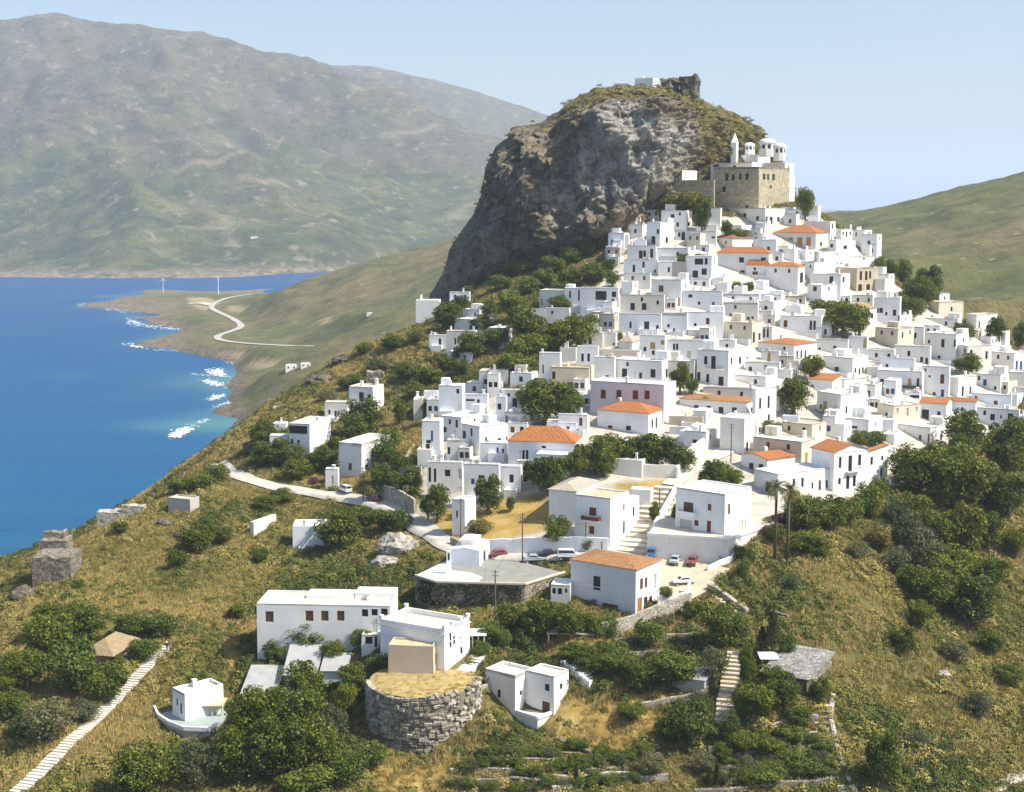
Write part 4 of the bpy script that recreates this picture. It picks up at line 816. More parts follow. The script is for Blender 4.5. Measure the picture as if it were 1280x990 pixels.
for j in range(rows):
    hz = Hb / rows; z = (j + 0.5) * hz; a = -math.pi * 0.55 + random.uniform(0, .06)
    while a < math.pi * 0.55:
        w = random.uniform(0.55, 1.5); da = w / Rb; ruin = a > -0.05 + random.uniform(-.2, .2) and j >= rows - 9
        out = random.uniform(-.14, .14) + (random.uniform(-.45, .3) if ruin else 0); gap = random.random() < (0.14 if ruin else 0.03); ang = face0 + a + da / 2; rr = Rb - 0.3 * j / rows - 0.15 + out; k_ = 3.0 if ruin else 1.0
        if not gap: cand.append((abs(a) + (0.5 if w < .75 else 0), (rr * math.cos(ang), rr * math.sin(ang), z + random.uniform(-.09, .09) + .12 * math.sin(a * 5 + j)), (random.uniform(-.07, .07) * k_, random.uniform(-.09, .09) * k_, ang + math.pi / 2 + random.uniform(-.08, .08) * k_), (w * random.uniform(.84, .99), random.uniform(.6, 1.0), hz * random.uniform(.80, 1.12))))
        a += da
cand.sort(key=lambda q: q[0]); rest = MB()
for n_, (_, loc, rot, scl) in enumerate(cand):
    me = STONES[n_ % 8]
    if n_ < 270: o = bpy.data.objects.new('stone', me); COL.objects.link(o); o.parent = bast; o.location = loc; o.rotation_euler = rot; o.scale = scl
    else:
        from mathutils import Euler
        M_ = Matrix.LocRotScale(Vector(loc), Euler(rot), Vector(scl)); rest.add([M_ @ v_.co for v_ in me.vertices], [tuple(p.vertices) for p in me.polygons])
tag(rest.build('stones', M_BST, bast), kind='stuff')
# fallen and coping stones along the rim
for k in range(26):
    ang = face0 + random.uniform(0.05, 1.5); o = bpy.data.objects.new('rim_stone', random.choice(STONES)); COL.objects.link(o); o.parent = bast; rr = Rb - random.uniform(.2, 1.0)
    o.location = (rr * math.cos(ang), rr * math.sin(ang), Hb + random.uniform(.0, .35)); s = random.uniform(.5, 1.0); o.scale = (s, s * .8, s * .6); o.rotation_euler = (random.uniform(-.4, .4), random.uniform(-.4, .4), random.uniform(0, 6))
# boulders at the bend of the road and scattered rocks
def boulder(name, px, py, sx, sz, mat, label, seed, group=None, sink=0.3):
    bm = bmesh.new(); bmesh.ops.create_icosphere(bm, subdivisions=4, radius=1.0)
    for v_ in bm.verts:
        q = v_.co * 1.3 + Vector((seed * 7.1, seed * 3.3, 0)); k = 1 + 0.34 * mnoise.fractal(q, 1.0, 2.0, 5) + 0.14 * (mnoise.voronoi(q * 1.7)[0][1] - mnoise.voronoi(q * 1.7)[0][0]); v_.co = Vector((v_.co.x * k * sx, v_.co.y * k * sx * .8, v_.co.z * k * sz))
    me = bpy.data.meshes.new(name); bm.to_mesh(me); bm.free(); o = link(name, me, mat); P = hit(px, py); o.location = (P[0], P[1], P[2] + sz * (0.5 - sink)); tag(o, label, 'rock', group); return o
tb_ = NT('pale_boulder', 0.95); nb = tb_.noise(tb_.obj(), 0.8, 7, 0.75); tb_.bump(nb, 1.0, 0.5); M_BOU = tb_.col(tb_.ramp(nb, [(0.32, (0.10, 0.09, 0.06)), (0.48, (0.34, 0.31, 0.26)), (0.65, (0.58, 0.55, 0.49))]))
tb_ = NT('dark_boulder', 0.95); nb = tb_.noise(tb_.obj(), 0.5, 7, 0.75); tb_.bump(nb, 1.0, 0.6); M_BOD = tb_.col(tb_.ramp(nb, [(0.32, (0.04, 0.036, 0.028)), (0.5, (0.13, 0.11, 0.08)), (0.68, (0.27, 0.235, 0.18))]))
boulder('boulder', 498, 692, 4.4, 3.2, M_BOU, 'large pale outcrop of bare rock left of the road bend', 1); boulder('boulder', 482, 706, 2.6, 1.5, M_BOU, 'smaller pale rock below the outcrop at the road bend', 2)
for k, (px, py, s, lab) in enumerate([(400,478,7,'dark rocky spur high on the left ridge'),(430,452,6,'dark rocks on the ridge under the white cube house'),(350,535,5,'dark rock on the ridge above the coast'),(322,560,6,'dark rocky bluff above the bend of the coast road'),(345,575,5,'brown rocks below the house with the veranda'),(235,668,4.5,'dark rock outcrop on the lower left ridge'),(205,655,3,'small dark rock on the lower left ridge'),(75,715,4,'dark rocks below the ruined tower'),(30,745,5,'dark rock ledge at the left edge'),(455,610-80,3,'rock beside the tall two-storey house'),(1178,845,2.5,'pale earth scar on the right-hand gully side')]):
    boulder('rock_outcrop', px, py, s * .6, s * 0.32, M_BOD if k < 10 else M_BOU, lab, 10 + k)
# ---- upper town, below the monastery
h('E',425,580,618,112,240,[(497,148,20,22),(527,200,14,24),(598,198,14,18)])
h('E',335,418,507,185,335,[(377,300,22,50),(405,243,14,26),(460,298,14,36)])
h('E',217,395,400,330,420,[(300,385,20,45),(324,380,16,34),(368,378,18,50,'n')])
h('E',398,590,608,345,425,[(528,386,16,30)],top='c')
e5 = h('E',575,735,775,395,565,[(658,428,46,34),(702,427,16,36),(635,505,30,40),(690,490,28,36)])
h('E',160,295,312,152,245,[(232,205,12,14)],wall='c',roof='gx',apex=128,tile='t',name='chapel',cat='chapel',label='small cream chapel with a white bell gable at the foot of the cliff')
h('E',50,158,160,150,235,wall='s',top='g',label='ruined grey stone hut under the cliff beside the cream chapel')
h('E',162,225,232,262,340,wall='b')
h('E',262,335,338,295,360,wall='b')
h('E',700,788,790,98,235,[(727,140,12,24)])
h('E',835,1065,1230,98,232,[(938,155,18,44),(1018,165,16,30),(1077,168,14,30),(1103,175,16,40),(1148,168,12,28),(1190,168,12,26)],depth=9)
h('E',510,765,772,240,335,[(535,262,14,24),(560,275,20,50),(678,290,22,28),(748,280,20,10)],wall='b')
h('E',695,862,1058,283,370,[(990,325,10,16),(1010,325,10,16),(1030,325,10,16)],roof='hip',apex=256,tile='r',depth=10)
h('E',820,918,985,205,270,depth=6)
h('E',770,1085,1110,375,545,[(920,418,26,30),(925,502,22,36),(828,490,16,22),(790,505,14,40),(1055,412,26,16)],roof='hip',apex=338,wall='v')
h('E',950,1090,1098,450,555,[(1003,520,30,58,'r'),(1055,530,20,22)],roof='hip',apex=418,tile='o')
f5 = h('F',90,280,325,458,635,[(305,527,18,58)],roof='hip',apex=430)
f1 = h('F',135,390,470,250,375,[(180,306,22,48,'o'),(237,310,26,56,'o'),(294,310,26,56,'o'),(348,306,24,48,'o'),(425,325,12,30)],roof='hip',apex=203,depth=11)
balcony(f1, False, 'F', 237, 338, 44); balcony(f1, False, 'F', 294, 338, 40)
h('E',195,405,410,415,505,[(257,470,14,42)])
h('E',405,490,492,428,520,[(472,478,12,30)])
h('E',490,580,590,430,530,wall='g',top='g')
h('E',195,360,366,500,600,wall='v')
h('E',365,548,600,540,705,[(425,595,26,36,'n'),(527,680,24,54,'o')],depth=8)
h('E',555,800,806,610,745,[(603,640,22,18)],wall='b',chim=2)
h('E',805,1030,1040,628,700,par=0.8)
h('E',-70,160,172,590,760,[(55,637,60,50),(135,630,24,30)],wall='b')
h('E',170,445,452,635,770,[(248,705,26,40),(320,705,26,38),(405,680,14,22)])
h('E',165,428,434,750,875,[(237,818,12,36),(337,822,28,46)],wall='b')
h('E',434,585,592,745,880,[(505,850,10,24),(450,860,10,20)],wall='b',par=0.9)
h('E',560,808,812,740,905,[(713,795,20,36,'r')])
h('E',806,1022,1030,682,805,[(880,777,16,40,'r'),(962,783,16,28)],par=0.6)
h('E',800,985,1060,805,945,[(997,895,12,60),(1032,890,12,40)],wall='c',depth=9)
h('F',15,125,130,830,925,[(75,868,12,50),(98,868,12,50)])
h('E',590,745,760,850,905,[(675,893,10,14)],roof='pyr',apex=812,tile='w')
c1 = h('F',170,425,430,765,897,[(204,810,22,38,'r'),(203,865,22,24,'r'),(277,868,12,16),(362,820,14,52),(385,820,14,52)],depth=9)
balcony(c1, False, 'F', 385, 850, 85, M_WOOD)
h('F',428,472,530,785,890,[(452,860,14,30),(500,850,12,44)],depth=8)
h('F',322,482,515,180,300,[(497,210,8,30)])
h('F',515,545,620,228,330,wall='v',top='g')
h('F',620,690,740,235,365,[(640,260,8,24),(720,315,12,36)])
h('F',470,515,640,295,420,[(575,340,20,20),(490,330,16,20)])
h('F',290,330,402,355,425,[(362,376,8,10)])
h('F',380,410,570,370,500,[(437,440,8,38),(485,432,14,24),(515,382,24,22),(527,432,8,24),(548,432,12,20)])
h('F',300,380,500,430,560,[(432,520,14,26,'r')])
h('F',590,600,760,395,470,[(690,410,12,10)],par=0.6)
f3 = h('F',510,642,780,468,615,[(670,515,13,50),(704,515,13,50),(728,510,11,42),(665,590,20,40),(715,590,20,40)],wall='t',top='w',depth=9,label='tan stone house with three tall windows at the right rim of the town')
h('F',355,545,600,505,670,[(488,540,22,38),(565,540,12,32)],depth=8)
h('F',340,425,520,572,700,[(388,595,20,26),(382,555,34,18)],depth=8,chim=1)
h('F',30,180,200,632,702,par=0.5,wall='b')
h('F',200,325,330,640,700,par=0.6,wall='c')
h('F',205,300,322,700,765,par=0.4)
h('F',0,120,130,730,800,par=0.4)
# ---- right rim
h('D',358,512,515,60,232,[(378,140,14,24),(400,138,20,28),(432,158,12,20),(483,152,18,34)],chim=2)
h('D',158,268,370,128,235,[(345,172,14,30)],roof='hip',apex=84,tile='t',depth=9)
h('D',500,512,600,165,240,[(510,198,14,50)],depth=5)
h('D',225,350,358,45,120)
h('D',480,500,572,35,110,wall='c',roof='pyr',tile='t',apex=15,depth=6)
h('D',590,872,890,190,265,wall='v',top='c',depth=8)
h('D',362,500,600,250,378,wall='c',top='c',depth=9)
h('D',500,662,670,240,370,[(607,292,22,30)],wall='v')
h('D',660,760,770,232,300,wall='b')
h('D',665,858,935,285,475,[(780,340,18,46),(757,425,16,16),(693,330,12,20),(855,340,12,42),(912,320,8,24)],wall='v',depth=8)
h('D',478,700,712,360,475,[(570,403,16,30),(650,440,16,30)],wall='v',top='w')
h('D',855,925,1075,355,505,[(955,400,14,34),(1050,413,12,44)],depth=9)
h('D',395,605,612,435,535,[(435,492,14,46)],wall='b')
d12 = h('D',370,655,660,515,670,[(405,583,20,44),(578,583,20,48,'y'),(630,580,16,44),(490,640,14,34)],wall='v')
balcony(d12, False, 'D', 590, 620, 110, kind='solid')
h('D',545,640,648,640,690,[(548,672,18,30),(608,668,50,16)],par=0.3)
h('D',645,815,830,485,690,[(777,560,22,52,'n'),(698,543,12,12),(778,648,18,42,'b')])
h('D',815,872,980,550,675,[(903,637,12,58),(950,630,10,44)],wall='v',depth=8)
h('D',985,1135,1190,535,650,[(1040,582,20,36,'b'),(1025,632,12,20)],wall='v')
h('D',1075,1180,1235,580,660,wall='c',top='w',depth=6)
h('D',1185,1300,1305,520,640,[(1232,632,10,20)],wall='v')
h('D',1070,1215,1290,400,525,[(1235,480,12,60,'b'),(1262,482,14,56,'b')],depth=8)
h('D',950,1200,1205,660,760,[(1105,715,22,40,'r')],wall='b')
h('D',985,1248,1255,750,890,[(1085,795,26,36),(1138,793,10,18),(1197,797,28,44)],wall='b')
h('D',1250,1330,1335,790,900,wall='w')
h('D',375,470,638,722,860,[(432,780,14,26),(432,822,14,30)],wall='c',top='w',depth=9)
h('D',640,798,805,712,850,[(755,785,18,46),(672,780,40,60)],wall='b',roof='gx',apex=672,depth=9)
h('D',800,980,985,700,800,[(900,760,16,40)],wall='b',roof='shed',apex=675)
h('D',480,700,812,858,965,[(640,930,14,48,'r'),(697,925,16,46,'r'),(770,920,12,44)],wall='v',depth=10)
h('D',700,755,930,85,165,[(835,130,10,24)],wall='c',top='c',depth=10,par=0.5)
h('D',705,760,820,35,90,wall='v',top='w',depth=6)
h('D',925,985,1110,162,265,[(1005,225,8,40)],wall='v',top='g',depth=9,label='half-ruined pale house with standing gateposts at the far right rim of the town')
h('D',1190,1290,1295,372,400,roof='hip',apex=345,tile='r',depth=7)
h('D',318,480,488,375,450,wall='w')
h('D',1235,1330,1335,395,520)
h('D',1130,1250,1255,505,560,wall='v')
h('D',1010,1075,1140,300,360,wall='v')
# ---- middle town
h('C',430,650,790,348,460,[(672,413,10,52),(697,413,10,52),(722,410,10,48),(500,425,16,46)],roof='hip',apex=306,depth=12)
h('C',255,262,418,382,500,[(320,445,12,40),(268,450,10,44),(365,430,10,10)],depth=9)
h('C',350,560,570,460,548,[(382,503,18,34)],wall='v',top='c')
h('C',255,480,556,545,620,[(525,630,10,50)],top='w',depth=9)
h('C',448,560,568,390,465,[(497,425,18,50,'y')])
h('C',560,650,660,420,520,[(580,455,12,20)],wall='c')
h('C',832,1012,1106,430,550,[(915,510,24,44),(1030,520,10,50),(1055,525,10,56),(1077,515,10,50)],depth=9,wall='v')
h('C',985,1100,1110,300,412,[(1088,340,18,52,'y')],wall='b')
h('C',790,985,990,318,425,[(903,385,18,54,'n'),(930,395,16,30),(810,390,10,44)])
h('C',740,888,945,565,655,[(795,640,18,28),(838,640,14,22),(912,632,16,20)],roof='shed',apex=535,depth=9)
c12 = h('C',790,935,1105,655,845,[(840,735,22,72,'y'),(885,755,16,44,'y'),(975,750,10,40),(1105,690,8,18)],wall='v',top='w',depth=10)
balcony(c12, False, 'C', 830, 775, 70)
h('C',945,960,1100,560,660,[(1040,605,30,30)],depth=8)
h('C',965,1110,1195,810,930,[(1010,855,60,14)],depth=9)
h('C',570,760,862,840,945,wall='c',top='g',depth=9)
h('C',580,680,690,790,880,wall='b')
h('C',1100,1270,1280,385,480,wall='v')
h('J',300,595,690,355,535,[(628,455,14,56,'y')],wall='c',top='w',depth=8)
h('C',190,290,300,320,400,[(240,355,14,20)],chim=2)
h('C',540,560,640,600,760,[(560,700,10,40)],depth=6)
# orange gables of the lower right row
j17 = h('J',228,388,560,462,565,[(290,520,24,62),(350,518,26,46)],roof='gy',apex=412,depth=9,label='low white gabled house with a bright orange tile roof above the palm tree')
h('J',305,450,790,555,695,[(395,645,34,80),(553,605,14,40),(607,605,14,52),(668,625,10,36),(713,635,14,78,'r'),(758,615,12,44)],depth=16,label='long low white house with a red door beside the palm tree')
j19 = h('J',662,795,1000,418,665,[(838,483,14,62),(900,490,20,90),(958,468,16,62),(834,598,14,36),(885,605,18,76),(925,597,16,62)],roof='gx',apex=350,depth=10,label='two-storey white house with a broad orange roof, cream left wall and green doors')
balcony(j19, True, 'J', 912, 535, 80)
h('J',985,996,1125,412,640,[(1032,473,14,46),(1097,457,12,26),(1092,545,12,52)],roof='shed',apex=380,depth=9,label='narrow white house joined to the right end of the broad orange-roofed house')
h('J',1125,1130,1185,430,480,depth=5,wall='b')
h('J',1120,1150,1205,585,650,[(1128,620,18,60)],wall='v',depth=5)
# ---- long row with tile strip, tower, chapel
i16 = h('I',735,1145,1215,112,215,[(838,152,24,40),(915,152,24,34),(990,172,26,56),(1072,175,26,56),(1180,172,12,52)],roof='hip',apex=66,depth=10,tile='m')
h('I',880,1190,1200,28,110,wall='v',top='g')
h('I',1185,1200,1330,30,260,[(1232,120,12,60),(1285,110,12,70),(1285,220,12,60),(1245,260,12,40)],depth=8)
h('I',985,1130,1198,212,435,[(1152,385,12,50),(1137,432,12,14)],depth=8,label='plain white tower-like block with a utility pole before it')
h('I',670,880,886,205,275,wall='t',top='w',par=0.3)
h('I',672,880,886,270,330,[(795,265,30,20)],wall='b')
h('I',735,905,965,300,390,[(927,360,10,40)],roof='dome',apex=240,tile='w',name='chapel',cat='chapel',label='little white chapel with a round dome above the grove of dark trees')
h('I',1195,1210,1330,260,330,[(1230,275,10,40),(1260,265,10,40)],depth=8)
# ---- pink house group
h('B',380,835,912,595,840,[(460,653,28,50,'r'),(557,655,28,50,'r'),(660,658,30,50,'r'),(732,658,28,48,'r'),(370,680,6,10)],wall='p',top='w',depth=9,label='big pale pink house with four red-brown shuttered windows in a row')
h('B',428,740,830,770,905,[(505,858,24,22),(618,862,26,26),(790,830,10,60),(765,835,10,50)],roof='hip',apex=698,depth=9,label='white house with an orange hipped roof in front of the pink house')
h('B',528,825,885,450,600,[(592,522,28,48),(770,525,28,46),(855,525,12,50)],wall='v',depth=8)
h('B',408,530,540,425,590,[(487,545,16,16)],wall='v')
h('B',420,690,700,385,450,wall='c',top='c',par=0.2)
h('B',298,460,466,275,368,[(382,325,18,38)],wall='v')
h('B',440,540,548,275,360,[(528,345,10,12)],wall='v')
h('B',560,640,690,330,380,roof='hip',apex=285,tile='q',depth=6,wall='v')
h('B',685,845,852,292,435,[(768,355,28,38,'y'),(830,335,22,26,'y')],chim=2)
h('B',850,1085,1100,322,455,[(897,362,13,36),(916,362,13,36),(990,410,22,40,'g'),(895,410,12,10)],top='c')
h('B',940,1075,1082,375,450,roof='shed',apex=338,tile='q')
b14 = h('B',1040,1230,1282,385,610,[(1093,445,18,46),(1140,462,24,78),(1050,545,18,50),(1105,555,16,46),(1187,573,28,50),(1252,450,10,40)],depth=8)
balcony(b14, False, 'B', 1150, 498, 110)
h('B',850,1020,1040,450,580,[(1005,545,14,36),(1015,545,12,36)])
h('B',70,255,300,15,125,[(210,95,22,44),(245,95,20,44),(85,85,6,40)],depth=7,wall='v')
h('A',715,895,900,130,262,[(740,185,10,50),(797,185,10,40),(855,195,18,40)],wall='v')
h('A',895,1045,1052,125,285,[(918,250,20,60)],wall='v')
h('A',1010,1140,1150,0,130,[(1045,40,10,40),(1100,45,10,60)],wall='b')
h('A',1130,1270,1300,60,165,[(1200,120,40,30)],wall='b')
h('A',1090,1220,1225,165,280,wall='v',top='c')
h('A',855,985,995,400,595,[(880,500,8,50)],wall='v')
h('A',985,1085,1090,368,450,chim=2,wall='v')
h('A',1085,1218,1225,360,470,[(1122,428,14,44),(1160,428,14,44)])
b6 = h('A',930,1165,1190,490,600,[(945,537,18,42)],wall='c',top='t',par=0.5,label='low cream terrace house with a planted roof, left of the pink house')
h('B',185,365,370,780,905,[(300,882,26,26)])
h('B',115,300,310,830,905,par=0.3)
# ---- left flank
h('A',95,243,247,75,182,label='plain white cube house at the cliff foot, leftmost of the highest houses')
h('A',305,428,434,25,105,wall='b')
h('A',385,490,580,135,200,[(550,182,16,22)],depth=7)
h('A',335,500,585,195,275,[(435,247,14,32),(470,250,20,42)],depth=8)
h('A',283,468,480,265,392,[(340,327,10,36),(397,328,14,22),(447,328,20,48)])
h('A',178,285,290,290,375,[(245,330,14,36)])
h('A',285,440,480,395,460)
h('A',540,640,690,245,375,wall='v',depth=7)
h('A',236,385,402,600,780,[(245,690,4,20)],wall='b')
h('A',400,540,546,655,775,[(482,703,14,32),(430,690,50,12)])
h('A',82,142,146,685,800)
h('A',146,230,237,635,720,wall='b')
a9 = h('A',612,850,862,632,770,[(705,715,26,68),(625,690,10,50)],wall='v',top='t')
h('A',590,650,658,670,850,[(610,730,22,34)],wall='b')
h('A',640,800,838,772,868,[(690,818,60,50,'g'),(655,805,12,40)],wall='v',top='c',depth=6)
h('H',133,245,255,228,455,[(195,320,12,60,'b'),(170,390,22,40),(175,355,26,20)],wall='b',depth=6)
h('H',250,380,548,205,330,[(270,280,30,30)],depth=12)
h('H',378,490,700,262,440,[(395,322,18,62),(490,350,10,60),(530,348,12,38),(612,340,18,14),(660,333,12,22)],depth=9)
h('H',285,420,430,345,450,[(345,320,80,40),(372,402,30,30),(300,410,14,40)],par=0.7,wall='v')
h('H',490,655,665,365,460,[(600,412,12,40,'b'),(635,420,12,38,'b')])
h('H',165,385,392,482,660,[(293,548,30,38),(182,558,14,82),(215,562,14,76),(290,650,24,14),(370,555,18,60,'g')],chim=2)
h('H',395,612,620,495,720,[(503,590,34,52)],top='w',chim=1)
h('H',608,745,756,508,665,[(687,582,24,46)])
h('H',720,838,846,475,605,[(773,522,22,28),(772,585,22,30)])
h('H',665,1075,1088,360,492,[(760,435,14,52),(782,435,14,52),(885,388,24,14)],roof='hip',apex=258,depth=9,label='white house with the widest orange hipped roof, left of the grove of dark trees')
h('H',838,1075,1088,438,545,[(970,500,150,80)],par=0.5,depth=5)
h('H',905,1160,1170,230,310,[(1090,290,26,28)])
h('H',978,1140,1148,185,240,top='c',wall='v')
h('H',318,400,472,715,935,[(350,800,10,40)],wall='v',depth=5,label='narrow peeling white house at the bend of the road')
h('G',420,560,572,210,320,[(450,272,12,26),(488,280,12,30)])
g2 = h('G',568,722,792,118,295,[(648,180,26,56),(697,180,18,30),(590,245,16,50),(634,250,22,30),(706,252,18,36)],depth=8,label='tall white two-storey house with a blue balcony, alone on the left slope')
balcony(g2, False, 'G', 615, 205, 95, SHUT['b'])
h('G',198,330,470,345,550,[(220,452,12,30),(260,460,12,30),(255,380,100,44),(418,382,12,16)],depth=14,label='white house with a glazed veranda on the left slope above the road')
h('G',85,190,200,415,530,[(125,462,26,34)],wall='b')
h('G',105,190,200,340,390,par=0.2)
h('G',505,650,845,465,660,[(578,608,18,40,'n'),(752,518,22,44,'y'),(680,610,20,30,'n')],depth=16,par=0.9,label='white house with a roof terrace above the parked car on the road')
h('G',425,505,512,620,740,[(470,690,14,50,'g')],wall='v')
h('X',520,552,553,505,540,wall='v') if False else None
h('K',320,520,522,85,215,[],wall='b',top='w',label='plain white hut with a sloping side wall below the road')
h('K',65,85,230,62,150,wall='v',top='c',depth=9,label='roofless-looking pale hut on the scrub slope left of the white hut')
# ---- lower village
m18 = h('M',190,405,525,112,412,[(298,195,38,46,'r'),(292,308,28,44,'r'),(492,168,8,38),(492,290,10,70)],top='t',depth=8.5,chim=0,label='tall white house with a red balcony at the foot of the wide stairway')
balcony(m18, False, 'M', 294, 245, 110, SHUT['r'], 'solid', 0.8)
h('M',30,195,330,68,275,[],roof='hip',apex=-5,tile='q',wall='v',depth=13,chim=0,label='old house with a patched whitish tile roof behind the red balcony house')
h('M',470,525,588,140,330,[(553,195,10,52)],depth=8)
h('M',525,655,672,62,160,wall='v',par=0.3)
m20 = h('M',810,1110,1282,88,340,d=_dwh,wins=[(887,168,52,56,'n'),(1018,168,20,36,'r'),(937,265,22,32,'r'),(1014,287,22,66,'r'),(873,285,66,76,'g'),(1140,180,12,60,'n'),(1212,285,22,74,'g'),(1238,280,14,70,'g')],top='w',depth=10.5,chim=0,label='large white cubic house standing on the white retaining wall over the car park')
balcony(m20, False, 'M', 880, 218, 110, kind='solid', mat=WALLS['w'])
m21 = h('M',165,562,720,550,842,[(325,635,38,78,'d'),(600,640,16,62,'r'),(628,632,14,58,'r'),(683,625,16,82,'g'),(588,770,24,82,'o'),(625,770,18,92),(656,760,16,82),(405,795,86,60,'t' if False else 'n')],roof='hip',apex=448,tile='m',depth=9.5,chim=0,wall='b',label='house with a mottled orange hipped tile roof beside the car park')
h('M',42,162,168,648,755,[(62,683,20,32),(98,685,24,34),(137,682,14,24)],top='w',depth=5,label='tiny white annex with three dark windows left of the mottled tile roof')
ch_ = h('L',312,490,556,238,335,[(520,275,12,72)],d=_dch,roof='gy',apex=205,tile='w',depth=9,wall='b',overhang=0.02,chim=0,name='chapel',cat='chapel',label='white gabled chapel with a raised block on the stone-walled platform')
sch = h('K',100,930,938,578,822,[(180,645,44,60,'n'),(427,640,42,58,'n'),(522,640,40,56,'n'),(620,640,40,56,'n'),(770,622,34,40),(830,618,34,36),(890,615,36,36)],wall='v',top='c',below=7,chim=1,depth=9,label='long weathered white building with brown-shuttered windows in a row at the lower left')
for x0_, x1_, hh_ in ((.70, .998, .95), (.33, .695, .35)):
    m = MB(); q = sch; m.box(-q['W'] + 2 * q['W'] * x0_, -q['W'] + 2 * q['W'] * x1_, q['d'] * .55, q['d'] - .02, q['H'] - .4, q['H'] + hh_); m.build('raised_roof', ROOFC['w'], q['o'])
k24 = h('X',474,556,590,787,842,d=_dk24,below=9,wins=[(568,800,2.2,10),(563.5,800,2.2,18),(576,799,3,14,'g'),(577,813,2.5,8)],depth=8.5,par=0.9,top='c',chim=0,label='white neoclassical house with a walled roof terrace above the round stone bastion')
h('K',905,1190,1222,828,1005,d=_dann,below=6,wins=[(1208,900,12,60,'n')],wall='t',top='t',depth=4.5,chim=0,label='low beige block with a straw roof in front of the neoclassical house')
h('K',745,850,856,755,860,[(790,790,40,40),(835,800,16,60)],wall='b',top='c',depth=4,label='small pale outbuilding with a dark opening left of the neoclassical house')
n25 = h('N',270,352,592,430,600,[(325,520,10,60),(300,480,8,40)],d=_dvi,yaw=62,top='c',par=0.5,wall='b',chim=1,label='small white villa with a curved walled terrace at the lower left')
o26 = h('O',745,895,990,257,465,[(814,348,14,36),(816,412,12,40),(924,345,10,22),(963,333,9,24),(942,410,14,60,'g'),(966,388,10,24)],wall='v',par=0.6,depth=5.2,chim=0,below=6,label='white house with peeling plaster beside the round stone bastion')
h('O',950,1090,1168,262,442,d=152.6,wins=[(1056,318,20,32),(1050,418,34,54,'n'),(1127,312,11,26),(1127,392,10,22)],depth=4.5,top='c',chim=0,below=6,label='right half of the peeling white house, with a brown door')
h('I',310,505,545,470,580,[],wall='v',top='w',depth=6,par=0.2,label='windowless white store with a flat roof below the grove of dark trees')
h('X',820,851,852,590,622,wall='w',top='c') if False else None
# ---- white huts on the rock and the coast
h('X',767,787,789,104,112,d=384,wall='v',below=3,label='low white chapel hut on the summit of the rock, left of the taller one')
h('X',793,816,823,97,111,d=385,wall='b',below=3,label='taller white hut on the summit of the rock beside the ruined tower')
# ---------------------------------------------------------------- monastery, church, ruins
MON = stone_mat('monastery_stone', (0.38, 0.335, 0.225), (0.46, 0.405, 0.28), (0.54, 0.48, 0.345), 0.9, 0.5, 0.08); WALLS['m'] = MON
mo = h('Q',395,755,1010,372,720,[(500,455,24,52),(552,458,22,46),(610,450,20,46),(665,450,22,46),(478,552,26,40),(803,452,16,42),(835,455,12,40),(877,455,16,44),(855,532,14,22),(660,690,20,20)],wall='m',top='t',d=347,yaw=24,below=8,chim=0,par=0.8,name='monastery',cat='monastery',label='tall tan stone monastery block under the right end of the rock')
h('Q',30,400,410,478,650,wall='m',top='t',d=349,yaw=12,depth=5,chim=0,name='rampart',cat='rampart',label='lower tan stone rampart joined to the left of the monastery block')
h('Q',38,145,262,402,492,wall='w',d=352,depth=8,chim=0,label='white hut on the rampart under the pale cliff')
h('Q',372,700,770,338,400,[(415,365,40,16),(560,372,20,20)],d=358,depth=7,chim=1,label='white terrace building along the top of the monastery block')
h('Q',770,965,1035,338,450,[(995,385,8,30)],d=368,depth=8,chim=0,label='white terrace block hanging over the right end of the monastery')
h('Q',928,1000,1042,445,565,d=366,depth=6,chim=0,label='small white block below the terrace at the far right of the monastery')
cu = h('Q',570,700,850,275,345,[(575,310,8,20)],d=370,depth=9,chim=0,wall='w',top='w',par=0.1,name='church',cat='church',label='white domed church on top of the monastery')
def local_px(rec, zone, x, y, inward):
    a = pos_on(rec, False, zone, x, y); return (a[0], inward, a[2])
def drum_dome(rec, zone, x, ytop, ybase, w, inward):
    p = local_px(rec, zone, x, ybase, inward); q = local_px(rec, zone, x, ytop, inward); pl = local_px(rec, zone, x - w / 2, ybase, inward); r_ = abs(p[0] - pl[0]); H_ = q[2] - p[2]
    a = MB(); a.cyl((0, 0), r_, r_, -2.5, H_ * 0.58, 8); a.cyl((0, 0), r_ * 1.12, r_ * 1.12, H_ * 0.58, H_ * 0.66, 8); dr = a.build('drum', WALLS['w'], rec['o']); dr.location = p
    b = MB(); b.dome((0, 0), r_ * 1.08, H_ * 0.66, H_ * 0.34, 16, 5); b.build('dome', ROOFC['w'], dr, True)
    for k in range(8):
        an = math.pi / 8 + k * math.pi / 4; wb = MB(); wb.box(-.18 * r_, .18 * r_, -.05, .05, H_ * .12, H_ * .46); w_ = wb.build('window', M_DARK, dr); w_.location = (r_ * .925 * math.cos(an), r_ * .925 * math.sin(an), 0); w_.rotation_euler = (0, 0, an + math.pi / 2)
drum_dome(cu, 'Q', 765, 145, 240, 80, 3.5); drum_dome(cu, 'Q', 872, 182, 270, 62, 3.0); drum_dome(cu, 'Q', 632, 178, 245, 52, 3.0)
bt = h('Q',535,575,592,180,290,[(540,250,14,50)],d=371,depth=4,roof='pyr',apex=100,tile='w',chim=0,name='bell_tower',cat='bell tower',label='slim white bell tower with a pointed roof left of the church domes',overhang=0.1)
rl = MB(); P1 = pos_on(HOUSES[-4], False, 'Q', 775, 322) if False else None
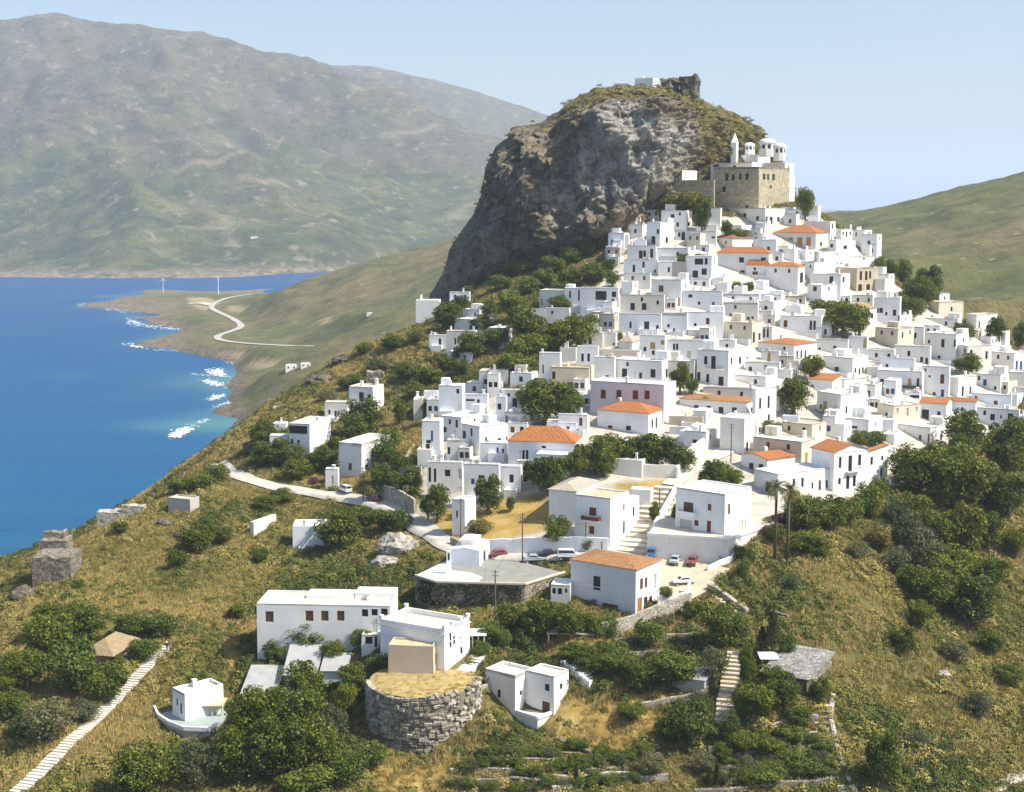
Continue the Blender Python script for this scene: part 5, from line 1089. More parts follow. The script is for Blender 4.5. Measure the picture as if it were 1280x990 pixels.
def ruin(name, parts, mat, label, cat, land_=None, nz=1.0):
    """parts: (px0, px1, py_top, py_base, d, depth)"""
    root = None
    for k, (x0, x1, yt, yb, d, dep) in enumerate(parts):
        P = N((x0 + x1) / 2, yb, d) if d else hit((x0 + x1) / 2, yb); w = (x1 - x0) / F * P[1]; H_ = (yb - yt) / F * P[1]
        if root is None: root = empty(name, P); o_ = P; tag(root, label, cat)
        bm = bmesh.new(); bmesh.ops.create_cube(bm, size=1.0); bmesh.ops.subdivide_edges(bm, edges=bm.edges[:], cuts=7, use_grid_fill=True)
        for v_ in bm.verts:
            q = Vector((v_.co.x * w, v_.co.y * dep, v_.co.z * H_)) ; t = (v_.co.z + .5); n_ = mnoise.noise_vector(q * 0.35 + Vector((k * 9, 2, 3))) * 0.10 * (nz * 8 if nz > 1 else 1) + mnoise.noise_vector(q * 1.1) * 0.12 * nz; qq = Vector((q.x / w, q.y / dep, 0)); rr_ = max(0, qq.length - .42) if nz > 1 else 0; q = Vector((q.x * (1 - rr_ * 1.1), q.y * (1 - rr_ * 1.1), q.z - (rr_ * 2.5 if t > .9 else 0)))
            v_.co = q + n_ * min(1, t * 2 + .3) + Vector((0, 0, H_ / 2 - (1.5 if t < .02 else 0)))
            if t > .95: v_.co.z += mnoise.noise(Vector((q.x * .5, q.y * .5, k))) * 0.6
        me = bpy.data.meshes.new('wall'); bm.to_mesh(me); bm.free(); o = link('wall' if k == 0 else 'side_wall', me, mat, root); o.location = P - o_ + np.array([0, dep / 2, 0])
    return root
ruin('ruined_tower', [(850,877,97,127,384,9),(825,851,99,115,387,7)], M_BOD, 'broken round stone tower stump on the summit of the rock', 'ruined tower', nz=2.2)
ruin('ruined_tower', [(40,90,695,730,None,8),(50,84,675,699,208,5),(54,80,665,677,210,3)], M_DRY, 'ruined stone tower in stepped blocks above the sea at the left edge', 'ruined tower')
ruin('ruined_wall', [(121,152,640,657,None,4),(152,180,632,645,None,3)], M_PALE, 'long low ruined wall on the ridge line above the sea', 'ruined wall')
h('X',210,238,250,624,641,wall='g',top='c',depth=4,chim=0,label='ruined pale hut on the ridge above the sea',name='ruined_hut',cat='ruin')
ruin('ruined_wall', [(458,480,464,480,None,2)], M_STONE, 'grey ruined wall on the ridge above the tall two-storey house', 'ruined wall')
if 0: ruin('castle_wall', [(705,760,110,124,381,3)], WALLS['t'], 'dark rampart wall along the top edge of the cliff', 'rampart')
ruin('castle_wall', [(838,862,134,150,378,4)], WALLS['t'], 'broken rampart on the grassy shoulder below the summit', 'rampart')
# ---------------------------------------------------------------- sheds and low roofs of the gardens
h('X',107,140,172,818,838,wall='t',roof='hip',apex=793,tile='t',depth=9,chim=0,overhang=0.9,label='low house with a wide tan hipped roof among trees at the far left',below=2)
M_TIN = plain('grey_sheet_roof', (0.36, 0.36, 0.35), 0.6, 0.12, 0.6); ROOFC['i'] = M_TIN; ROOFC['l'] = stone_mat('slab_roof', (0.20, 0.195, 0.18), (0.30, 0.295, 0.27), (0.38, 0.37, 0.34), 1.2, 0.6, 0.06)
h('X',302,343,357,868,880,wall='v',roof='shed',apex=842,tile='i',depth=9,chim=0,name='shed',cat='shed',label='shed with a pale grey sloping sheet roof below the school-like building')
h('X',355,395,404,843,858,wall='g',roof='shed',apex=815,tile='i',depth=8,chim=0,name='shed',cat='shed',label='shed with a dark grey sloping sheet roof beside the large fig trees')
h('X',402,432,436,838,852,wall='b',roof='shed',apex=822,tile='i',depth=5,chim=0,name='shed',cat='shed',label='small lean-to with a bluish sheet roof left of the neoclassical house')
h('X',955,1008,1040,848,866,wall='s',roof='shed',apex=822,tile='l',depth=12,chim=0,name='stone_hut',cat='hut',label='low stone hut with a grey slab roof among the right terraces',overhang=0.6)
h('X',838,880,890,850,868,wall='g',roof='shed',apex=838,tile='i',depth=5,chim=0,name='shed',cat='shed',label='grey garden shed in the middle of the terraced garden')
def pergola(px0, px1, py_top, py_base, label, mat):
    a = hit(px0, py_base); b = hit(px1, py_base); H_ = (py_base - py_top) / F * a[1]; b = np.array([b[0], a[1] + (b[1] - a[1]) * .3, a[2]]); L = np.hypot(*(b - a)[:2]); an = math.atan2(b[1] - a[1], b[0] - a[0])
    root = empty('pergola', a, an); tag(root, label, 'pergola'); m = MB(); m.box(-.3, L + .3, -.3, 3.8, H_ - .14, H_); m.build('roof', mat, root)
    for x in (0.1, L / 2, L - .1):
        for y in (0.1, 3.4): p = MB(); p.box(x - .12, x + .12, y - .12, y + .12, -1.5, H_ - .14); p.build('post', WALLS['c'], root)
pergola(685, 742, 790, 806, 'long pale pergola roof below the car park', M_STEP); pergola(952, 972, 822, 836, 'small white canopy beside the slab-roofed stone hut', ROOFC['w']); pergola(590, 606, 792, 815, 'white veranda on the right of the neoclassical house', WALLS['w']); pergola(253, 278, 880, 900, 'tan shade roof before the small villa', ROOFC['t'])
# ---------------------------------------------------------------- utility poles, masts, flag
def pole(px, y0, y1, label, arms=True):
    P = hit(px, y1); H_ = (y1 - y0) / F * P[1]; r = empty('utility_pole', P); tag(r, label, 'utility pole', 'wooden utility poles in the village')
    m = MB(); m.tube([(0, 0, -.5), (0.03, 0, H_)], [0.17, 0.11], 7); m.build('pole', M_WOOD, r)
    if arms:
        for z in (H_ - .4, H_ - 1.1): a = MB(); a.box(-.7, .7, -.05, .05, z, z + .1); c = a.build('crossarm', M_WOOD, r); i_ = MB(); [i_.cyl((x, 0), .05, .04, z + .1, z + .28, 6) for x in (-.6, -.25, .25, .6)]; i_.build('insulators', M_FRAME, c)
for px, y0, y1, lab in [(732,650,690,'dark pole before the tall house with the red balcony'),(752,676,692,'short post beside the foot of the wide stairway'),(653,638,707,'tall thin pole between the chapel and the parked cars'),(619,709,772,'tall pole below the stone-walled platform'),(576,620,676,'pole beside the narrow peeling house at the road bend'),(913.5,528,578,'pole standing before the white tower-like block'),(454,582,628,'pole at the roadside between the parked van and the dark red car'),(499,490,530,'pole on the left slope right of the tall two-storey house'),(508,606,642,'pole behind the rough stone wall on the road'),(425,574,614,'pole beside the parked white van'),(824,610,645,'pole at the right side of the wide stairway'),(1019,313,350,'slim pole in front of the upper white houses'),(412,744,790,'pole against the long weathered building')]:
    pole(px, y0, y1, lab, lab[:5] not in ('short',))
wr = MB()
def wire(p, q, sag=1.2):
    a = hit(p[0], p[2]); b = hit(q[0], q[2]); A = Vector((a[0], a[1], z_at(a[:2], p[0], p[1]))); B = Vector((b[0], b[1], z_at(b[:2], q[0], q[1])))
    pts = [A.lerp(B, t / 10) - Vector((0, 0, sag * 4 * (t / 10) * (1 - t / 10))) for t in range(11)]; m = MB(); m.tube(pts, 0.025, 4); o = m.build('power_line', M_IRON); return o
tag(wire((653,642,707), (619,713,772)), 'power line between the two tall poles by the chapel platform', 'cable'); tag(wire((653,642,707), (732,654,690)), 'power line from the thin tall pole to the pole by the red balcony', 'cable'); tag(wire((576,624,676), (653,642,707)), 'power line crossing above the chapel', 'cable')
fp = hit(543, 482); r = empty('flag_pole', fp); tag(r, 'pole with a faded red flag among bushes on the left slope', 'flag pole'); m = MB(); m.tube([(0, 0, -.5), (0, 0, 7.5)], 0.07, 6); m.build('pole', M_IRON, r); m = MB(); m.add([(0.07, 0, 7.4), (1.0, .15, 7.1), (.9, -.1, 4.3), (0.07, 0, 4.6), (0.07, .03, 7.4), (1.0, .18, 7.1), (.9, -.07, 4.3), (0.07, .03, 4.6)], [(0, 1, 2, 3), (7, 6, 5, 4), (0, 3, 7, 4), (1, 0, 4, 5), (2, 1, 5, 6), (3, 2, 6, 7)]); m.build('flag', SHUT['r'], r)
# ---------------------------------------------------------------- cars
def glossy(name, c, r=0.3):
    t = NT(name, r); t.p.inputs['Specular IOR Level'].default_value = 0.5; t.p.inputs['Coat Weight'].default_value = 0.4; return t.col(t.ramp(t.noise(t.obj(), 2.0, 3), [(0.4, tuple(x * .93 for x in c)), (0.6, c)]))
M_TYRE = plain('tyre', (0.02, 0.02, 0.02), 0.9); M_RIM = plain('rim', (0.45, 0.45, 0.46), 0.4); M_GLASS = glossy('car_glass', (0.02, 0.025, 0.03), 0.08); M_LAMP = glossy('lamp_glass', (0.7, 0.7, 0.68), 0.15); M_TAIL = glossy('tail_glass', (0.35, 0.02, 0.015), 0.2)
CARP = {'hatch': dict(L=3.9, W=1.66, prof=[(0, .35), (0, .78), (.85, .92), (1.45, 1.42), (3.1, 1.46), (3.75, .95), (3.9, .85), (3.9, .35)], cab=(1, 6)),
 'sedan': dict(L=4.4, W=1.7, prof=[(0, .35), (0, .74), (1.15, .92), (1.75, 1.40), (3.05, 1.42), (3.65, 1.0), (4.35, .95), (4.4, .35)], cab=(2, 5)),
 'van': dict(L=4.3, W=1.75, prof=[(0, .38), (0, .95), (.55, 1.08), (1.05, 1.80), (4.15, 1.85), (4.28, 1.1), (4.3, .95), (4.3, .38)], cab=(2, 5))}
def car(px, py, heading, colr, typ, label, zf=gz):
    P = hit(px, py); s = CARP[typ]; L, W = s['L'], s['W']; root = empty('parked_car', (P[0], P[1], gz(P[0], P[1]) + 0.42), R(heading)); tag(root, label, 'car', 'cars parked in the village')
    pr = s['prof']; n = len(pr); m = MB(); ins = lambda z: W / 2 - max(0, z - .9) * .22
    vs = [(x - L / 2, sgn * ins(z), z) for sgn in (-1, 1) for x, z in pr]
    m.add(vs, [tuple(range(n)), tuple(range(2 * n - 1, n - 1, -1))] + [((i + 1) % n, i, n + i, n + (i + 1) % n) for i in range(n)])
    bm = bmesh.new(); me = m.mesh('body'); bm.from_mesh(me); bmesh.ops.recalc_face_normals(bm, faces=bm.faces[:]); bmesh.ops.bevel(bm, geom=bm.edges[:], offset=0.07, segments=2, affect='EDGES'); bm.to_mesh(me); bm.free(); link('body', me, colr, root)
    xs = [q[0] - L / 2 for q in pr]; (a, za), (b, zb), (c, zc), (d, zd) = [(xs[k], pr[k][1]) for k in (2, 3, 4, 5)]
    for sgn in (-1, 1):
        g = MB(); y0 = sgn * (ins(za + .06) + .012); y1 = sgn * (ins(zb - .08) + .012); q = [(a + .25, y0, za + .06), (d - .2, y0, max(zd, za) + .04), (c - .12, y1, zc - .1), (b + .12, y1, zb - .1)]
        g.add(q + [(x, y - sgn * .05, z) for x, y, z in q], [(0, 1, 2, 3), (7, 6, 5, 4), (0, 4, 5, 1), (1, 5, 6, 2), (2, 6, 7, 3), (3, 7, 4, 0)]); g.build('side_window', M_GLASS, root)
    for nm, (xa, z_a, xb, z_b, off) in {'windscreen': (a, za, b, zb, -.02), 'rear_window': (d, zd, c, zc, .02)}.items():
        g = MB(); q = [(xa + (xb - xa) * .12 + off, -ins(z_a) + .12, z_a + (z_b - z_a) * .12), (xa + (xb - xa) * .12 + off, ins(z_a) - .12, z_a + (z_b - z_a) * .12), (xa + (xb - xa) * .88 + off, ins(z_b) - .1, z_a + (z_b - z_a) * .88), (xa + (xb - xa) * .88 + off, -ins(z_b) + .1, z_a + (z_b - z_a) * .88)]
        g.add(q + [(x - off * 2, y, z - .03) for x, y, z in q], [(0, 1, 2, 3), (7, 6, 5, 4), (0, 4, 5, 1), (1, 5, 6, 2), (2, 6, 7, 3), (3, 7, 4, 0)]); g.build(nm, M_GLASS, root)
    for x in (-L / 2 + .72, L / 2 - .75):
        for y in (-W / 2 + .08, W / 2 - .08):
            w = empty('wheel', (x, y, .02)); w.parent = root; w.rotation_euler = (R(90), 0, 0); t = MB(); t.cyl((0, 0), .32, .32, -.11, .11, 14); t.build('tyre', M_TYRE, w); t = MB(); t.cyl((0, 0), .19, .19, -.125, .125, 10); t.build('rim', M_RIM, w)
    for y in (-W / 2 + .3, W / 2 - .3):
        t = MB(); t.box(-L / 2 - .02, -L / 2 + .08, y - .17, y + .17, .60, .74); t.build('headlight', M_LAMP, root); t = MB(); t.box(L / 2 - .08, L / 2 + .02, y - .15, y + .15, .66, .84); t.build('tail_light', M_TAIL, root)
C_W = glossy('white_paint', (0.75, 0.75, 0.74)); C_S = glossy('silver_paint', (0.42, 0.46, 0.50)); C_D = glossy('dark_paint', (0.025, 0.03, 0.045)); C_B = glossy('blue_paint', (0.05, 0.14, 0.30)); C_R = glossy('red_paint', (0.26, 0.06, 0.045)); C_P = glossy('wine_paint', (0.16, 0.025, 0.05)); C_G = glossy('grey_paint', (0.32, 0.34, 0.35))
for a in [(622,698,15,C_R,'hatch','dark red car half hidden behind the white chapel'),(668,704,185,C_S,'sedan','silver car in the row of parked cars right of the chapel'),(684,698,10,C_D,'sedan','dark car between the silver car and the white one'),(710,700,180,C_W,'van','white estate car parked left of the foot of the stairway'),
 (815,698,75,C_B,'van','blue van parked at the foot of the stairway'),(844,706,70,C_S,'hatch','silver hatchback under the white retaining wall'),(866,707,68,C_R,'hatch','rust-red hatchback under the white retaining wall'),(854,732,10,C_W,'sedan','white car alone in the middle of the car park'),
 (432,617,300,C_W,'van','white van at the roadside on the left slope'),(468,628,325,C_P,'hatch','wine-red car at the roadside beside the rough stone wall')]: car(*a)
# ---------------------------------------------------------------- two walkers at the top of the long stepped path
def person(px, py, heading, lean, shirt, legs, hat, label):
    P = hit(px, py); V = []; E = []; rad = []
    def v(x, y, z, r): V.append((x, y, z)); rad.append(r); return len(V) - 1
    L_ = lean; pel = v(0, 0, .95, .15); ch = v(.10 * L_, 0, 1.32, .165); nk = v(.16 * L_, 0, 1.50, .065); hd = v(.20 * L_, 0, 1.62, .10); hd2 = v(.21 * L_, 0, 1.70, .085); E += [(pel, ch), (ch, nk), (nk, hd), (hd, hd2)]
    for s in (-1, 1):
        k = v(.14 * s, .10 * s, .50, .075); a = v(.10 * s, .11 * s, .09, .05); t = v(.10 * s + .15, .12 * s, .05, .04); E += [(pel, k), (k, a), (a, t)]
        sh = v(.11 * L_, .20 * s, 1.40, .07); el = v(.06 * L_ - .10 * s, .27 * s, 1.12, .05); wr_ = v(.16 * L_ - .05 * s, .25 * s, .90, .038); hn = v(.20 * L_ - .04 * s, .24 * s, .82, .035); E += [(ch, sh), (sh, el), (el, wr_), (wr_, hn)]
    me = bpy.data.meshes.new('person'); me.from_pydata(V, E, []); o = link('person', me, None); md = o.modifiers.new('skin', 'SKIN'); 
    for i, sv in enumerate(me.skin_vertices[0].data): sv.radius = (rad[i], rad[i]); sv.use_root = (i == 0)
    o.modifiers.new('sub', 'SUBSURF').levels = 1; o.modifiers['sub'].render_levels = 1
    t = NT('clothing_%d' % px, 0.85); s = t.n('ShaderNodeSeparateXYZ'); t.l(t.obj(), s.inputs[0]); skin = (0.42, 0.26, 0.18); t.col(t.ramp(t.math('DIVIDE', s.outputs[2], 2.0), [(0.0, (0.05, 0.04, 0.035)), (0.045, legs), (0.48, shirt), (0.755, skin)], 'CONSTANT')); me.materials.append(t.mat)
    hb_ = MB(); hb_.cyl((.20 * L_, 0), .20 if hat else .115, .18 if hat else .115, 1.70, 1.73, 12); hb_.dome((.20 * L_, 0), .115, 1.72, .11, 12, 4); hb_.build('hat' if hat else 'hair', WALLS['w'] if hat else M_TYRE, o)
    o.location = (P[0], P[1], gz(P[0], P[1]) + .22); o.rotation_euler = (0, 0, R(heading)); tag(o, label, 'person', 'walkers on the stepped path')
person(209, 815, 230, 0.3, (0.06, 0.06, 0.06), (0.03, 0.03, 0.035), True, 'walker in dark clothes and a white hat on the stepped path'); person(213.5, 817, 240, 1.5, (0.45, 0.36, 0.44), (0.10, 0.04, 0.05), False, 'walker in a lilac top leaning forward on the stepped path')
# ---------------------------------------------------------------- the coast: road, masts, small houses, foam
ribbon('coast_road', list(CROAD), 7.5, plain('pale_asphalt', (0.40, 0.385, 0.35), 0.9, 0.1, 0.05), 0.7, midz, step=8.0)
ribbon('coast_track', [midhit(*p) for p in [(235,381),(250,379),(264,382)]], 16.0, plain('pale_gravel', (0.48, 0.44, 0.37), 0.9, 0.1, 0.05), 1.0, midz, step=8.0)
def turbine(px, y0, y1, label, a0):
    P = midhit(px, y1); H_ = (y1 - y0) / F * P[1]; r = empty('wind_turbine', P); tag(r, label, 'wind turbine'); mw = plain('turbine_white', (0.78, 0.78, 0.78), 0.5); m = MB(); m.tube([(0, 0, -1), (0, 0, H_)], [.7, .4], 8); m.build('mast', mw, r)
    m = MB(); m.box(-.9, .9, -1.6, 2.2, H_ - .4, H_ + 1.2); m.build('nacelle', mw, r)
    for k in range(3): an = R(a0 + 120 * k); b = MB(); b.tube([(0, 0, 0), (math.sin(an) * H_ * .25, 0, math.cos(an) * H_ * .15), (math.sin(an) * H_ * .3, 0, math.cos(an) * H_ * .3)], [.25, .3, .1], 6); o = b.build('blade', mw, r); o.location = (0, -1.9, H_ + .3)
turbine(204, 350, 366, 'white wind turbine standing alone on the low headland', 0); turbine(273, 347, 368, 'white wind turbine near the coast road on the headland', 50)
def far_house(px, py, wpx, hpx, label, nm='house', hitf=None, rz=0.2, wall='w'):
    P = hitf(px, py); m_ = F / P[1]; w, H_ = wpx / m_, hpx / m_; r = empty(nm, P, rz); tag(r, label, 'house'); m = MB(); m.box(-w / 2, w / 2, -w * .3, w * .3, -3, H_); m.build('wall', WALLS[wall], r); m = MB(); m.box(-w / 2 + .2, w / 2 - .2, -w * .3 + .2, w * .3 - .2, H_, H_ + .4); m.build('roof', ROOFC['c'], r)
    k_ = max(2, int(w / 5))
    for k in range(k_): q = MB(); x = -w / 2 + w * (k + .5) / k_; q.box(x - .6, x + .6, -w * .3 - .05, -w * .3 + .1, H_ * .35, H_ * .7); q.build('window', SHUT['d'], r)
far_house(364, 462, 14, 6, 'low white house on the coast below the ridge, left one', hitf=midhit); far_house(382, 459, 12, 5, 'low white house on the coast below the ridge, right one', hitf=midhit); far_house(345, 513, 8, 4, 'tiny white hut on the ridge above the coast', hitf=lambda a, b: hit(a, b)); far_house(462, 394, 7, 3, 'tiny white building on the green hillside left of the cliff', hitf=midhit)
farz = lambda px, py: next((np.array([ray(px, py)[0] / ray(px, py)[1] * y, y, CAMZ + ray(px, py)[2] / ray(px, py)[1] * y]) for y in np.arange(2850, 6000, 10) if CAMZ + ray(px, py)[2] / ray(px, py)[1] * y < FZ[min(int((y - fy[0]) / 16), FZ.shape[0] - 1), int(np.clip((ray(px, py)[0] / ray(px, py)[1] * y - fx[0]) / 16, 0, FZ.shape[1] - 1))]), at(px, py, 3500))
for px, py, w, lab in [(318,299,9,'tiny pale farmhouse on the far mountainside, upper one'),(312,309,6,'tiny pale farmhouse on the far mountainside, lower one'),(380,302,8,'tiny pale house on the far mountainside above the strait')]: far_house(px, py, w, 3, lab, hitf=farz)
def farz2(x, y): return float(FZ[int(np.clip((y - fy[0]) / 16, 0, FZ.shape[0] - 1)), int(np.clip((x - fx[0]) / 16, 0, FZ.shape[1] - 1))])
trk = np.zeros(FX.shape)
for pts in ([(218,216),(240,208),(262,202),(290,195),(300,188),(285,180)],[(240,252),(252,262),(268,272),(280,278),(288,290),(283,298)],[(300,228),(330,228),(360,232)],[(565,270),(580,264),(592,256)],[(480,170),(520,166),(545,158)],[(0,300),(30,290),(60,285)],[(230,285),(260,288),(288,290)]):
    trk = np.maximum(trk, np.exp(-(seg_dist(FX, FY, [tuple(farz(*p)[:2]) for p in pts]) / 13) ** 2))
attr(mountain, 'track', trk)
fo = []; rf = random.Random(5)
FOAM = [((268,462),(276,470),26,1.0),((258,476),(276,482),22,.8),((262,500),(278,494),18,.8),((268,510),(298,500),10,.6),((216,546),(234,537),34,1.0),((230,536),(262,524),14,.6),((160,400),(176,407),16,.8),((178,407),(222,412),16,.7),((160,431),(178,434),12,.7),((190,438),(240,438),10,.5),((96,382),(120,380),10,.7),((130,386),(162,390),10,.6),((240,468),(262,470),8,.5),((265,515),(300,520),8,.4),((284,452),(300,456),8,.5),((120,370),(150,370),6,.4)]
for a, b, n_, sz in FOAM:
    for _ in range(n_ * 7):
        t = rf.random(); px = a[0] + (b[0] - a[0]) * t + rf.gauss(0, 5 * sz); py = a[1] + (b[1] - a[1]) * t + rf.gauss(0, 1.7 * sz); P = S(px, py); rx = rf.uniform(.35, 1.7) * sz * P[1] / 1100; ry = rx * rf.uniform(.6, 2.0); k0 = rf.uniform(0, 6)
        ring = [(P[0] + rx * rf.uniform(.5, 1.1) * math.cos(k0 + k * math.pi / 4), P[1] + ry * rf.uniform(.5, 1.1) * math.sin(k0 + k * math.pi / 4), 0.25 + rf.random() * .1) for k in range(8)]; fo.append(ring)
mf = MB()
for ring in fo: mf.add(ring, [tuple(range(8))])
tag(mf.build('surf_foam', plain('foam', (0.80, 0.84, 0.86), 0.8, 0.05)), kind='stuff')

# ---------------------------------------------------------------- details of the foreground buildings
def find(lbl): return next(r for r in HOUSES if r['label'] and r['label'].startswith(lbl))
def cornice(rec, z, out=.12, hh=.18, name='cornice'):
    W, d_ = rec['W'], rec['d']; m = MB(); m.box(-W - out, W + out, -out, -.004, z, z + hh); m.box(W + .004, W + out, -.004, d_ + out, z, z + hh); m.box(-W - out, -W - .004, -.004, d_ + out, z, z + hh); m.build(name, WALLS['w'], rec['o'])
def posts(rec, n=3, hh=.55):
    W, d_, H_ = rec['W'], rec['d'], rec['H']
    for x, y in [(-W + .28, .28), (W - .28, .28), (W - .28, d_ - .28), (-W + .28, d_ - .28)] + [(W - .28, d_ * k / n) for k in range(1, n)]:
        m = MB(); m.box(x - .26, x + .26, y - .26, y + .26, H_ + .003, H_ + hh); m.box(x - .32, x + .32, y - .32, y + .32, H_ + hh, H_ + hh + .12); m.build('parapet_post', WALLS['w'], rec['o'])
kk = find('white neoclassical'); cornice(kk, kk['H'] - 1.0); cornice(kk, kk['H'] - 2.6, .07, .12, 'moulding'); posts(kk)
mm = find('house with a mottled'); cornice(mm, mm['H'] - .35, .14, .28); cornice(mm, mm['H'] * .48, .06, .14, 'moulding')
jj = find('two-storey white house with a broad'); cornice(jj, jj['H'] - .3, .1, .2)
m = MB(); c_ = find('white gabled chapel'); W, d_, q = c_['W'], c_['d'], c_['H'] + c_['rise']; m.box(-W * .52, W * .52, d_ * .3, d_ * .75, c_['H'], q + 1.0); m.add([(-W * .6, d_ * .26, q + 1.0), (W * .6, d_ * .26, q + 1.0), (W * .6, d_ * .79, q + 1.0), (-W * .6, d_ * .79, q + 1.0), (0, d_ * .52, q + 1.7)], [(3, 2, 1, 0), (0, 1, 4), (1, 2, 4), (2, 3, 4), (3, 0, 4)]); m.build('raised_block', WALLS['w'], c_['o'])
P = on_z(561, 717, ZCH); r = empty('bell_post', P); tag(r, 'slim white and blue bell post standing before the chapel on the platform', 'bell post'); m = MB(); m.box(-.45, .45, -.45, .45, 0, 2.6); m.box(-.6, .6, -.6, .6, -.02, .25); m.build('post', WALLS['b'], r); m = MB(); m.box(-.40, -.22, -.35, .35, 2.6, 4.2); m.box(.22, .40, -.35, .35, 2.6, 4.2); m.box(-.42, .42, -.37, .37, 4.2, 4.5); m.build('arch', WALLS['b'], r); m = MB(); m.cyl((0, 0), .16, .08, 3.3, 3.8, 8); m.build('bell', M_IRON, r)
m = MB(); wf = [on_z(px, py, ZCH + .06) for px, py in [(522,718),(546,726.5),(596,727),(604,722),(590,716),(566,713),(556,702)]]; m.add([tuple(p) for p in wf], [tuple(range(7))[::-1]]); tag(m.build('white_paving', WALLS['w']), kind='structure')
# ---------------------------------------------------------------- infill: low white annexes between the surveyed houses
cov = np.zeros((495, 640), bool)
def paint(poly):
    p = np.array(poly) / 2.0; x0, y0 = np.floor(p.min(0)).astype(int); x1, y1 = np.ceil(p.max(0)).astype(int); x0, y0 = max(x0, 0), max(y0, 0); x1, y1 = min(x1, 639), min(y1, 494)
    if x1 <= x0 or y1 <= y0: return
    gx_, gy_ = np.meshgrid(np.arange(x0, x1 + 1), np.arange(y0, y1 + 1)); cov[y0:y1 + 1, x0:x1 + 1] |= in_poly(gx_ + .01, gy_ + .01, [tuple(q) for q in p])
def paint_house(r):
    m = r['o'].rotation_euler[2]; c, s = math.cos(m), math.sin(m); o = r['o'].location
    g = lambda x, y, z: proj((o[0] + c * x - s * y, o[1] + s * x + c * y, o[2] + z)); W, d_, H_ = r['W'], r['d'], r['H']
    paint([g(-W, 0, 0), g(W, 0, 0), g(W, 0, H_), g(-W, 0, H_)]); paint([g(W, 0, 0), g(W, d_, 0), g(W, d_, H_), g(W, 0, H_)]); paint([g(-W, 0, H_), g(W, 0, H_), g(W, d_, H_), g(-W, d_, H_)])
    if r['rise'] > 0: paint([g(-W, 0, H_), g(W, 0, H_), g(0, d_ / 2, H_ + r['rise'])])
for r in HOUSES: paint_house(r)
